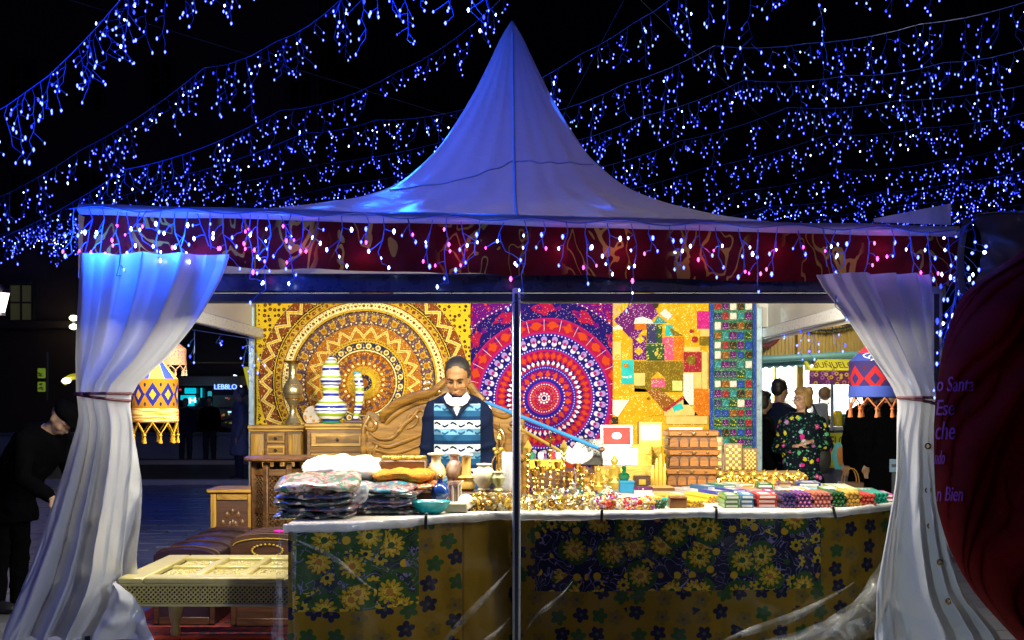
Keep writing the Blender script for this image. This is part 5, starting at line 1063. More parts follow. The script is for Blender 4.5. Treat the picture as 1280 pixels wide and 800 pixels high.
# gold plaques and caskets behind
for i, (px, y, z, w, h, m, lb) in enumerate(((812, 9.50, .992, .18, .34, M['gold'], 'tall gold casket with a pale medallion beside the jewel box'), (802, 9.30, .992, .15, .17, M['gold'], 'front gold casket beside the jewel box'), (856, 9.56, .99, .26, .42, M['white_canvas'], 'cream paper box standing behind the wooden boxes'))):
    t = thing('gold_casket' if i < 2 else 'paper_box', lb, 'casket' if i < 2 else 'box', tab(px, y, z if i < 2 else TZ)); mb = MB(); mb.box((0, 0, h / 2), (w, .12, h), .006); mb.build('body', m, t)
    mb = MB(); mb.box((0, -.062, h * .75), (w * .86, .01, h * .36), .003); mb.build('front_panel', onyx[3] if i == 0 else m, t)
    if i == 0: mb = MB(); mb.lathe([(.04, -.004), (.03, .004)], 16, (0, -.069, h * .70), rot=Rx(pi / 2)); mb.build('medallion', onyx[5], t); mb = MB(); mb.ell((0, -.069, h * .88), (.02, .006, .012), 8); mb.build('clasp', onyx[3], t)
for i in range(4):
    t = thing('gold_obelisk', ('first', 'second', 'third', 'fourth')[i] + ' of the slim gold pillars left of the stacked wooden boxes, counting from the left', 'pillar', tab(816 + i * 5, 8.9)); mb = MB(); h = (.16, .21, .24, .17)[i]; mb.lathe([(.018, 0), (.016, h * .75), (.004, h)], 5); mb.build('shaft', M['gold'], t); mb = MB(); mb.box((0, 0, .006), (.045, .045, .012), .002); mb.build('base', M['walnut'], t)
t = thing('wooden_case', 'small dark box with a gold plate left of the gold pillars', 'box', tab(802, 8.8)); mb = MB(); mb.box((0, 0, .045), (.12, .1, .09), .005); mb.build('body', M['darkwood'], t); mb = MB(); mb.box((0, -.052, .045), (.05, .006, .04), .002); mb.build('plate', M['gold'], t)
# three carved wooden boxes stacked
z = TZ
for k, (dx, lb) in enumerate(((0, 'bottom'), (.012, 'middle'), (.006, 'top'))):
    t = thing('carved_box', f'orange brown wooden box with carved arcade front, {lb} of the stack of three', 'wooden box', tab(862, 9.0, z) + Vector((dx, 0, 0)), 'carved wooden boxes in the stack', .03 * (k - 1)); w, h = .36, .142
    mb = MB(); mb.box((0, 0, .045), (w - .02, .26, .09), .006); mb.box((0, 0, .006), (w, .28, .012), .004); b = mb.build('body', M['darkwood'], t)
    mb = MB(); mb.box((0, 0, .112), (w + .012, .29, .046), .010); lid = mb.build('lid', M['redwood'], t)
    for q in range(5):
        mb = MB(); xx = -w / 2 + .035 + q * (w - .07) / 4; mb.prism([(-.03, 0), (.03, 0), (.03, .04)] + [(.03 * cos(a), .04 + .03 * sin(a)) for a in [pi * j / 8 for j in range(1, 8)]] + [(-.03, .04)], .016, Matrix.Translation((xx, -.128, .014)) @ Matrix.Rotation(pi / 2, 4, 'X')); mb.build('arch_panel', M['redwood'], b)
    mb = MB(); mb.ell((0, -.148, .112), (.02, .008, .014), 8); mb.ell((-.1, -.148, .112), (.012, .006, .010), 8); mb.ell((.1, -.148, .112), (.012, .006, .010), 8); mb.build('rosette', M['carved'], lid)
    for sx in (-1, 1): mb = MB(); mb.box((sx * (w / 2 - .004), 0, .05), (.012, .2, .05), .003); mb.build('side_panel', M['darkwood'], b)
    z += h - .003
# chess boards
wh, br = plain('boxwood', (.72, .52, .10), .35), plain('rosewood', (.16, .07, .012), .35)
for i, (px, y, w, h, n, lb) in enumerate(((893, 9.45, .14, .27, 4, 'tall chequered game board half hidden by the stacked boxes'), (917, 9.40, .145, .22, 5, 'middle chequered game board leaning under the teal hanging'), (938, 9.45, .115, .18, 6, 'smallest chequered game board beside the back pole'))):
    t = thing('chess_board', lb, 'game board', tab(px, y, .947)); t.rotation_euler = (-.12, 0, 0); mb = MB(); mb.box((0, .012, h / 2), (w, .02, h), .003); mb.build('frame', br, t); m = int(round(n * h / w)); s = (w - .03) / n
    me = []
    for c_ in (wh, br): q = MB(); q.box((0, 0, 0), (s * .96, .008, (h - .03) / m * .96), .001); me.append(q.mesh('square', c_))
    for a in range(n):
        for b in range(m): o = link('square', me[(a + b) % 2], t); o.location = (-w / 2 + .015 + s * (a + .5), -.001, .015 + (h - .03) / m * (b + .5))
# gold bangles and pots in a row at the back
r = random.Random(21); ORD = 'first second third fourth fifth sixth seventh eighth ninth tenth eleventh twelfth thirteenth fourteenth fifteenth sixteenth seventeenth'.split()
for i in range(17):
    px = 893 + i * 7.0; y = 9.2 + .1 * (i % 2) - .004 * i; t = thing('gold_pot', ORD[i] + ' gold lidded pot from the left in the row along the back of the counter', 'pot', tab(px, y, .947 if y > 9.3 and px < 985 else TZ + (.05 if i % 2 else .02)), 'gold pots along the back of the counter'); s = r.uniform(.85, 1.15)
    mb = MB(); mb.lathe([(.018 * s, 0), (.03 * s, .018 * s), (.026 * s, .036 * s), (.014 * s, .044 * s)], 12); mb.build('body', M['gold'], t); mb = MB(); mb.ell((0, 0, .05 * s), (.014 * s, .014 * s, .012 * s), 8); mb.build('lid', M['brass'], t)
heap('low band of gold bangles under the game boards', 888, 1010, 8.85, 9.1, 330, .05, 8, [M['gold'], M['brass']], 'bangles')
# incense packets and rolls
def card(nm, c): return plain(nm, c, .35, 0, .25, 30, .1, coat=.3)
cd = {'green': card('green_card', (.05, .20, .03)), 'blue': card('blue_card2', (.02, .16, .38)), 'deep blue': card('deep_blue_card', (.015, .04, .35)), 'red': card('red_card', (.45, .03, .02)), 'magenta': card('magenta_card', (.55, .02, .28)), 'lime': card('lime_card', (.40, .52, .03)), 'white': card('white_card', (.78, .78, .76)), 'yellow': card('yellow_card', (.70, .45, .02)), 'orange': card('orange_card', (.65, .22, .02)), 'purple': card('purple_card', (.14, .03, .22)), 'navy': card('navy_card', (.03, .03, .12)), 'copper': card('copper_card', (.40, .12, .06)), 'dark green': card('dark_green_card', (.01, .07, .03)), 'gold': card('gold_card', (.50, .33, .06)), 'teal': card('teal_card', (.0, .28, .20)), 'pink': card('pink_card', (.7, .25, .35)), 'sky blue': card('sky_card', (.15, .45, .65))}
endm = plain('packet_end', (.2, .1, .08), .6)
def boxes(colr, px, y, w, n, L, where, rz=0.0):
    p = tab(px, y); hh = .026
    for k in range(n):
        t = thing('incense_packet', f'{colr} flat incense packet, ' + (('lowest', 'second', 'third', 'top')[k] if n > 1 and k < n - 1 else 'topmost' if n > 1 else 'lying flat') + f', {where}', 'incense packet', p + Vector((.003 * sin(k * 4), .004 * cos(k * 5), hh * k)), 'incense packets spread on the counter', rz + .02 * sin(k * 3 + px))
        mb = MB(); mb.box((0, L / 2, hh / 2), (w, L, hh - .001), .002); mb.build('box', cd[colr], t); mb = MB(); mb.box((0, L * .45, hh - .0006), (w * .5, L * .5, .0012)); mb.box((0, -.0004, hh * .5), (w * .8, .001, hh * .5)); mb.build('label_patch', cd['white' if colr in ('blue', 'red', 'green', 'deep blue', 'magenta', 'teal') else 'gold'], t)
RM = {}
def rolls(colr, px, y, cols, rows_, L, where, top=None, rz=0.0, R=.0125, endc=None):
    t = thing('incense_bundle', f'bundle of {colr} incense tubes {where}', 'incense bundle', tab(px, y), 'bundles of incense tubes', rz); key = (colr, L, R)
    if key not in RM:
        mb = MB(); mb.lathe([(R * .55, -.004), (R * .6, 0), (R, .001), (R, L), (R * .6, L)], 8, rot=Rx(-pi / 2)); RM[key] = mb.mesh('tube', cd[colr])
        e = MB(); e.lathe([(R * .5, -.006), (R * .5, .0)], 7, rot=Rx(-pi / 2)); RM[key, 'e'] = e.mesh('end_cap', cd[endc] if endc else endm)
    for j in range(rows_):
        for i in range(cols - (j % 2)):
            o = link('tube', RM[key], t); o.location = ((i - (cols - 1) / 2 + (j % 2) * .5) * R * 2.02, .003 * sin(i * 7 + j * 3), R + j * R * 1.76)
            link('end_cap', RM[key, 'e'], o)
rolls('yellow', 872, 7.16, 4, 2, .34, 'fanned beside the brown casket', rz=.35); rolls('yellow', 892, 7.5, 4, 2, .34, 'behind the first yellow bundle', rz=.3); rolls('gold', 850, 7.55, 4, 2, .26, 'behind the brown casket', rz=.4)
t = thing('wooden_case', 'little red brown wooden casket at the counter edge between beads and yellow tubes', 'box', tab(848, 7.12)); mb = MB(); mb.box((0, .04, .028), (.10, .09, .056), .004); mb.build('body', M['redwood'], t); mb = MB(); mb.box((0, .04, .062), (.106, .096, .012), .004); mb.build('lid', M['redwood'], t)
boxes('green', 915, 7.12, .085, 3, .26, 'front green stack right of the yellow tubes'); boxes('blue', 934, 7.14, .075, 3, .3, 'front blue stack right of the green stack', -.08); boxes('red', 959, 7.15, .115, 3, .3, 'front red stack beside the first tube bundles', .0)
rolls('navy', 987, 7.12, 4, 4, .24, 'at the front right of the red stack', endc='purple'); rolls('purple', 1006, 7.14, 4, 4, .24, 'at the front after the navy bundle', endc='pink'); rolls('copper', 1028, 7.17, 5, 4, .25, 'at the front with pink ends', endc='pink'); rolls('dark green', 1048, 7.2, 4, 4, .26, 'at the front left of the gold bundle', endc='green'); rolls('gold', 1067, 7.24, 4, 4, .28, 'at the front near the right curtain', endc='orange'); rolls('red', 1085, 7.32, 4, 3, .3, 'between the gold and teal bundles', endc='copper'); rolls('teal', 1101, 7.42, 4, 3, .32, 'close to the right curtain', endc='dark green')
boxes('magenta', 1112, 7.56, .05, 2, .3, 'at the far right end of the counter', -.1)
row2 = [('lime', 985, 7.5, .1, 2), ('white', 1005, 7.55, .09, 3), ('red', 1022, 7.6, .06, 2), ('green', 1040, 7.6, .10, 3), ('lime', 1062, 7.62, .10, 3), ('teal', 1088, 7.8, .13, 2)]
for colr, px, y, w, n in row2: boxes(colr, px, y, w, n, .3, f'in the second row, {dict(((985, "behind the navy tubes"), (1005, "behind the purple tubes"), (1022, "behind the copper tubes"), (1040, "behind the dark green tubes"), (1062, "behind the gold tubes"), (1088, "behind the teal tubes")))[px]}', -.10)
row3 = [('deep blue', 905, 7.75, .10, 2, 'third row behind the green stack'), ('deep blue', 925, 7.9, .10, 2, 'third row behind the blue stack'), ('pink', 948, 7.9, .1, 2, 'third row behind the red stack'), ('magenta', 962, 7.75, .07, 2, 'third row right of the pink packets'), ('white', 985, 8.0, .1, 2, 'third row behind the lime packets'), ('orange', 1000, 8.0, .08, 2, 'third row near the woman'), ('sky blue', 1022, 8.0, .1, 2, 'third row right of the orange packets'), ('lime', 1044, 8.1, .12, 1, 'third row behind the green packets'), ('yellow', 1068, 8.2, .12, 1, 'third row near the right curtain'),
        ('blue', 893, 8.2, .11, 2, 'fourth row before the wooden boxes'), ('teal', 912, 8.35, .1, 2, 'fourth row behind the deep blue packets'), ('white', 935, 8.4, .1, 2, 'fourth row in the middle'), ('green', 957, 8.4, .11, 2, 'fourth row behind the magenta packets'), ('orange', 968, 8.75, .08, 2, 'back row below the woman'), ('purple', 982, 8.5, .1, 2, 'fourth row below the woman'), ('deep blue', 1012, 8.55, .16, 2, 'fourth row at the woman\'s side'), ('lime', 1050, 8.6, .16, 1, 'fourth row near the right edge'), ('white', 880, 8.3, .08, 1, 'fourth row left of the blue packets')]
for colr, px, y, w, n, wh_ in row3: boxes(colr, px, y, w, n, .28, wh_, .28 if px < 950 else -.12)
# bead coils
for i, (px, y, c_, lb) in enumerate(((808, 7.05, 'gold', 'gold bead bracelet coil next to the second strap'), (822, 7.1, 'dark green', 'dark green bead coil beside the gold coil'), (833, 7.28, 'teal', 'teal bead coil behind the brown casket'), (815, 7.4, 'yellow', 'yellow bead coil behind the green one'), (790, 7.5, 'white', 'white bead coil left of the yellow coil'), (772, 7.2, 'purple', 'purple bead coil near the second strap'), (758, 7.05, 'copper', 'copper bead coil just right of the second strap'))):
    t = thing('bead_bracelets', lb, 'bracelet', tab(px, y)); me = MB(); me.ell((0, 0, 0), .009, 7); me = me.mesh('bead', cd[c_])
    for k in range(3):
        for j in range(13): a = 2 * pi * j / 13 + k; o = link('bead', me, t); o.location = (.036 * cos(a) + .006 * k, .036 * sin(a), .010 + k * .016)
# ornaments on the cabinets
t = thing('brass_vase', 'tall engraved brass vase with flared rim on the bow fronted cabinet', 'vase', (W(366, 0, 10.72).x, 10.72, 1.278))
eb = Tree('engraved_brass', .28, .85); v = eb.vor(None, 55, .8); x, y, z = eb.xyz(); zz = eb.f('FRACT', z * 14.0); eb.col(eb.mix((V(eb, v.outputs['Distance']) < .35), (.52, .42, .20), (.62, .52, .34))); eb.bump((V(eb, v.outputs['Distance'])) * .5 + (zz < .15), .4, .006)
mb = MB(); mb.lathe([(.065, 0), (.075, .02), (.06, .04), (.03, .10), (.026, .16), (.045, .19), (.075, .25), (.088, .30), (.082, .345), (.05, .385), (.038, .42), (.034, .52), (.045, .545)], 28); mb.build('body', eb.mat, t); mb = MB(); mb.lathe([(.045, .54), (.085, .562), (.088, .568), (.05, .566), (.03, .54)], 28); mb.build('rim', M['brass'], t); mb = MB()
for z_ in (.165, .235, .275, .36, .44): mb.lathe([(interp([(0, .07), (.16, .03), (.235, .072), (.275, .086), (.36, .068), (.44, .037)], z_), z_ - .004), (interp([(0, .07), (.16, .036), (.235, .076), (.275, .09), (.36, .073), (.44, .042)], z_), z_), (interp([(0, .07), (.16, .03), (.235, .072), (.275, .086), (.36, .068), (.44, .037)], z_), z_ + .004)], 24)
mb.build('ring', M['brass'], t)
def banded(name, cols_, n=9):
    t = Tree(name, .18); x, y, z = t.xyz(); w = t.noise(scale=9, detail=2) * .012; f = t.f('FRACT', (z + w) * 4.6); t.col(t.ramp(f, cols_, True)); t.b.inputs['Coat Weight'].default_value = .6; return t.mat
WB, BB, GB, TB = (.82, .82, .80), (.02, .03, .30), (.30, .42, .03), (.05, .2, .3)
cer = banded('striped_ceramic', [(0, WB), (.10, BB), (.2, WB), (.30, GB), (.42, WB), (.5, BB), (.54, WB), (.62, BB), (.72, WB), (.8, GB), (.88, WB)])
t = thing('ceramic_jar', 'tall striped white, blue and green ceramic jar with stacked lid', 'ceramic jar', (W(413, 0, 10.42).x, 10.45, 1.302))
mb = MB(); mb.lathe([(.085, 0), (.09, .012), (.075, .02)], 28); mb.build('foot', plain('green_glaze', (.04, .22, .12), .2), t)
mb = MB(); mb.lathe([(.075, .02), (.125, .07), (.145, .11), (.14, .15), (.105, .19), (.075, .215), (.068, .235)], 32); mb.build('body', cer, t)
mb = MB(); mb.lathe([(.068, .235), (.07, .33), (.088, .34), (.09, .365)], 28); mb.build('neck', cer, t); mb = MB(); mb.lathe([(.092, .365), (.088, .40), (.075, .43), (.077, .46), (.068, .50), (.045, .53), (.03, .555), (.01, .58)], 28); mb.build('lid', cer, t)
t = thing('ceramic_horn', 'curved striped ceramic horn leaning beside the jar', 'ceramic horn', (W(440, 0, 10.45).x, 10.5, 1.302)); P = [Vector((.02 + .04 * sin(s * 2.6) , 0, .02 + .40 * s)) for s in [k / 16 for k in range(17)]]
mb = MB(); mb.tube(P, [lerp(.022, .038, sin(pi * k / 16 * .75)) for k in range(17)], 16); mb.build('horn', cer, t); mb = MB(); mb.ell((.035, 0, .43), (.036, .03, .018), 14); mb.build('rim', plain('blue_glaze', (.1, .3, .4), .2), t); mb = MB(); mb.box((.03, 0, .012), (.2, .1, .024), .008); mb.build('stand', M['darkwood'], t)
t = thing('round_plate', 'round mosaic plate standing between the brass vase and the jar', 'plate', (W(391, 0, 10.62).x, 10.62, 1.28)); mm = fabric('mosaic', (.60, .55, .50), (.55, .25, .04), 30, .4); R = Rx(pi / 2 - .15)
mb = MB(); mb.lathe([(.06, -.008), (.085, .004), (.08, .008), (.05, .0)], 28, (0, 0, .085), rot=R); mb.build('dish', mm, t)
# embroidered lanterns
def lantern(name, label, px, py, d, R, H, m_body, m_stripe, m_tassel, glow, loops, cap):
    top = W(px, py, d); t = thing('cloth_lantern', label, 'lantern', top); 
    mb = MB(); mb.lathe([(R * .25, 0), (R * .9, -H * .28), (R, -H * .32)], 24, mfn=None); mb.build('crown', cap, t)
    mb = MB(); mb.lathe([(R, -H * .32), (R * 1.01, -H * .34), (R * 1.0, -H * .78)], 24); mb.build('band', m_body, t)
    mb = MB(); mb.lathe([(R * 1.0, -H * .78), (R * 1.02, -H * .80), (R * 1.04, -H * .98), (R * .98, -H)], 24); mb.build('hem', m_stripe, t)
    n = 9
    for k in range(n):
        a = 2 * pi * k / n; a2 = a + pi / n; p = Vector((R * cos(a), R * sin(a), -H)); q = Vector((R * cos(a2), R * sin(a2), -H * 1.18)); p2 = Vector((R * cos(a + 2 * pi / n), R * sin(a + 2 * pi / n), -H))
        mb = MB(); mb.tube([p, q, p2], R * .035, 5); tt = mb.build('loop', m_tassel, t)
        mb = MB(); mb.ell(q + Vector((0, 0, -R * .05)), R * .075, 8); mb.lathe([(R * .04, 0), (R * .085, -R * .3), (R * .02, -R * .31)], 8, q + Vector((0, 0, -R * .1))); mb.build('tassel', m_tassel, tt)
    mb = MB(); mb.tube([(0, 0, 0), (0, .0, .12 + max(0, 2.08 - top.z - .1))], .006, 5); mb.build('cord', M['wire_dark'], t)
    if glow: lamp('bulb', 'POINT', top + Vector((0, 0, -H * .55)), glow, (1, .75, .4), .04, parent=t)
def lan_mat(name, ground, dia, dot, rim, n=8, H=.4, zc=-.22, amp=.07):
    t = Tree(name, .8); x, y, z = t.xyz(); th = t.m('ARCTAN2', y, x) / (2 * pi) + .5; tri = t.f('ABSOLUTE', t.f('FRACT', th * n) - .5) * 2.0; dz = t.f('ABSOLUTE', z - zc)
    c = t.mix((dz < amp * 1.45), rim, ground); c = t.mix(((tri + dz / amp) < 1.0), c, dia); c = t.mix(((tri + dz / amp) < .45), c, dot); ph = t.f('ABSOLUTE', t.f('FRACT', th * n + .5) - .5) * (2 * pi * .13 / n) * 2.0
    c = t.mix((ph * ph + (dz - amp * .8) * (dz - amp * .8)) < .00016, c, tuple(k * .3 for k in rim)); t.col(c); tr = t.n('ShaderNodeBsdfTranslucent'); t.put(tr.inputs[0], c); mx = t.n('ShaderNodeMixShader'); mx.inputs[0].default_value = .5
    t.nt.links.new(t.b.outputs[0], mx.inputs[1]); t.nt.links.new(tr.outputs[0], mx.inputs[2]); t.nt.links.new(mx.outputs[0], t.out.inputs[0]); t.bump(t.noise(scale=90), .3, .003); return t.mat
def stripe_mat(name, a, b, f):
    t = Tree(name, .8); x, y, z = t.xyz(); n = t.noise(t.comb(x * 6, y * 6, z * 60), scale=1.5, detail=3); t.col(t.mix(t.sm(n, f - .05, f + .05), a, b)); return t.mat
yl = lan_mat('yellow_blue_embroidery', (.60, .25, .004), (.015, .02, .32), (.8, .45, .03), (.015, .02, .32), 9, zc=-.226, amp=.075)
yc = Tree('yellow_lantern_crown', .8); x, y, z = yc.xyz(); th = yc.m('ARCTAN2', y, x) / (2 * pi); yc.col(yc.mix(yc.f('FRACT', th * 5 + .25) > .55, (.85, .62, .06), (.02, .05, .5)))
lantern('cloth_lantern', 'yellow and blue embroidered cloth lantern with tassels beside the left curtain', 194, 448, 7.6, .138, .40, yl, stripe_mat('yellow_white_stripes', (.80, .58, .20), (.58, .20, .008), .5), plain('yellow_thread', (.65, .32, .01), .8), .6, True, yc.mat)
mixc = fabric('mixed_tassels', (.40, .20, .12), (.2, .05, .2), 60)
lantern('cloth_lantern', 'partly hidden pale patchwork lantern with tassels above the yellow one', 215, 426, 8.8, .10, .18, mixc, mixc, plain('pale_thread', (.45, .28, .20), .8), .15, True, mixc)
rl_ = lan_mat('red_blue_embroidery', (.05, .03, .20), (.62, .02, .03), (.04, .03, .22), (.62, .02, .03), 7, zc=-.226, amp=.085)
wv = Tree('blue_white_scrolls', .8); x, y, z = wv.xyz(); th = wv.m('ARCTAN2', y, x); wv.col(wv.mix(wv.m('MINIMUM', wv.f('ABSOLUTE', z + .385 + wv.f('SINE', th * 9) * .022), wv.f('ABSOLUTE', z + .385 - wv.f('SINE', th * 9) * .022)) < .006, (.03, .06, .35), (.8, .8, .85)))
wc = Tree('red_lantern_crown', .8); x, y, z = wc.xyz(); n = wc.noise(wc.comb(x, y, z * 3), scale=7, detail=1, dist=1); wc.col(wc.mix(z < -.06, (.6, .02, .05), wc.mix(wc.f('ABSOLUTE', n - .5) < .04, (.03, .06, .35), (.8, .8, .85))))
lantern('cloth_lantern', 'red and navy embroidered cloth lantern with tassels beside the right curtain', 1092, 430, 7.9, .155, .35, rl_, wv.mat, plain('rust_thread', (.50, .16, .06), .8), .35, True, wc.mat)
# ------------------------------------------------------------------ people
def remesh(mb, name, mat, voxel, parent, smooth_it=6, label=None, fold=0):
    me = mb.mesh(name, mat, True, 180); o = bpy.data.objects.new(name, me); COL.objects.link(o)
    m = o.modifiers.new('r', 'REMESH'); m.mode = 'VOXEL'; m.voxel_size = voxel; m.use_smooth_shade = True
    s = o.modifiers.new('s', 'SMOOTH'); s.iterations = smooth_it; s.factor = .5
    me2 = bpy.data.meshes.new_from_object(o.evaluated_get(bpy.context.evaluated_depsgraph_get())); bpy.data.objects.remove(o)
    if fold:
        ns = [v.normal.copy() for v in me2.vertices]
        for v, n_ in zip(me2.vertices, ns):
            p = v.co; v.co = p + n_ * fold * (max(0, 1 - abs(noise.noise((p.x * 6 + p.z * 3, p.y * 6, p.z * 7 - p.x * 2))) * 4) * .8 + noise.noise((p.x * 9, p.y * 9, p.z * 5)) * .6)
    me2.materials.clear(); me2.materials.append(mat); me2.polygons.foreach_set('material_index', [0] * len(me2.polygons)); me2.polygons.foreach_set('use_smooth', [True] * len(me2.polygons)); me2.name = name
    return link(name, me2, parent, label=label)
def cap(mb, a, b, ra, rb, n=10):
    a, b = Vector(a), Vector(b); mb.tube([a, b], [ra, rb], n); mb.ell(a, ra * 1.0, n); mb.ell(b, rb * 1.0, n)
def loft(mb, sl, n=20):     # slices (z, rx, ry, cy)
    vs = []; k = len(sl)
    for z, rx, ry, cy in sl: vs += [Vector((rx * cos(2 * pi * j / n), cy + ry * sin(2 * pi * j / n), z)) for j in range(n)]
    fs = [(i * n + j, i * n + (j + 1) % n, (i + 1) * n + (j + 1) % n, (i + 1) * n + j) for i in range(k - 1) for j in range(n)] + [tuple(range(n - 1, -1, -1)), tuple(range((k - 1) * n, k * n))]
    mb.add(vs, fs)
def torso(H, w=1.0, g=0.0, lo=.47, belly=0.0, skirt_w=None):
    s = [(.47, .098, .070, 0), (.53, .102, .074, 0), (.60, .094 + belly * .4, .070 + belly, -belly * .5), (.67, .100, .070 + belly * .5, -belly * .2), (.74, .112, .068, 0), (.79, .118, .060, .004), (.825, .085, .050, .006), (.845, .045, .038, .006)]
    out = [(z * H, rx * H * w + g, ry * H * w + g, cy * H) for z, rx, ry, cy in s]
    if skirt_w: out = [(lo * H, skirt_w * H + g, skirt_w * .72 * H + g, 0), ((lo + .47) / 2 * H, skirt_w * .97 * H + g, skirt_w * .7 * H + g, 0)] + out
    return out
def hand(mb, wrist, d, side, L=.185, curl=.5, up=(0, 0, 1)):
    w = Vector(wrist); d = Vector(d).normalized(); u = Vector(up); s = d.cross(u).normalized(); u = s.cross(d).normalized()
    pc = w + d * L * .26; mb.ell(pc, (.02, .02, .02), 8)
    for k in range(4):
        o = (k - 1.5) * L * .115; cap(mb, w + d * .01 + s * o * .6, w + d * L * .5 + s * o, L * .085, L * .075, 8)
        fl = L * (.40, .45, .42, .33)[k]; a = w + d * L * .5 + s * o; b = a + (d * cos(curl * .6) - u * sin(curl * .6)) * fl * .5; c = b + (d * cos(curl * 1.6) - u * sin(curl * 1.6)) * fl * .5
        cap(mb, a, b, L * .052, L * .046, 8); cap(mb, b, c, L * .046, L * .036, 8)
    a = w + d * L * .15 + s * side * L * .17; b = a + (d * .7 + s * side * .55 - u * .3) * L * .24; c = b + (d * .9 - u * .35) * L * .2; cap(mb, a, b, L * .07, L * .055, 8); cap(mb, b, c, L * .055, L * .04, 8)
def head(mb, c, R, k=1.0):
    def E(p, r): mb.ell(Vector(c) + R @ (Vector(p) * k), Vector(r) * k, 16, 0, R)
    E((0, .012, .03), (.074, .092, .090)); E((0, -.014, -.032), (.062, .068, .074)); E((0, -.030, -.078), (.044, .046, .036)); E((0, -.074, .024), (.056, .018, .012))
    for sx in (-1, 1): E((sx * .074, .012, -.012), (.010, .020, .032)); E((sx * .036, -.056, -.030), (.026, .022, .026))
    mb.tube([Vector(c) + R @ (Vector(p) * k) for p in ((0, -.082, .008), (0, -.098, -.018), (0, -.104, -.030))], [.008 * k, .011 * k, .015 * k], 8); E((0, -.100, -.032), (.014, .012, .010)); E((.011, -.09, -.033), (.010, .011, .008)); E((-.011, -.09, -.033), (.010, .011, .008))
    E((0, -.086, -.060), (.024, .012, .007)); E((0, -.082, -.072), (.018, .010, .006))
def face_parts(c, R, parent, hairc, k=1.0, lip=(.30, .10, .07), moust=False, glasses=False, closed=False):
    dk = plain('eye_dark', (.02, .015, .012), .2, bump=0); wh_ = plain('eye_white', (.7, .68, .64), .3, bump=0)
    P = lambda p: Vector(c) + R @ (Vector(p) * k)
    for sx in (-1, 1):
        mb = MB(); mb.ell(P((sx * .031, -.0775, -.002)), Vector((.013, .008, .004 if closed else .007)) * k, 10, 0, R); e = mb.build('eye', dk if closed else wh_, parent)
        if not closed: mb = MB(); mb.ell(P((sx * .031 - .002, -.085, -.002)), Vector((.006, .003, .006)) * k, 8, 0, R); mb.build('iris', dk, e)
        mb = MB(); mb.tube([P((sx * .014, -.092, .020)), P((sx * .032, -.092, .027)), P((sx * .052, -.080, .019))], [.003 * k, .0048 * k, .002 * k], 6); mb.build('eyebrow', hairc, parent)
    mb = MB(); mb.tube([P((-.023, -.089, -.072)), P((0, -.097, -.062)), P((.023, -.089, -.072))], [.002 * k, .004 * k, .002 * k], 6); mb.build('mouth', plain('lips', lip, .4, bump=0), parent)
    if glasses:
        mb = MB()
        for sx in (-1, 1): mb.tube([P((sx * .033 + .022 * cos(a), -.102, .0 + .017 * sin(a))) for a in [q * pi / 8 for q in range(17)]], .0018 * k, 5); mb.tube([P((sx * .055, -.10, .004)), P((sx * .078, .0, .004))], .0018 * k, 5)
        mb.tube([P((-.011, -.104, .004)), P((.011, -.104, .004))], .0018 * k, 5); mb.build('glasses', M['darkalu'], parent)
skin_m = {}
def skin(c):
    if c not in skin_m:
        t = Tree('skin', .5); n = t.noise(scale=18, detail=4); t.col(t.mix(n, tuple(x * .82 for x in c), c)); t.b.inputs['Subsurface Weight'].default_value = .12; t.b.inputs['Subsurface Radius'].default_value = (.02, .008, .004); t.bump(t.noise(scale=160), .12, .001); skin_m[c] = t.mat
    return skin_m[c]
def cloth(name, c, rough=.8): return plain(name, c, rough, 0, .3, 16, .5, bscale=22, bdist=.012, spec=.12)
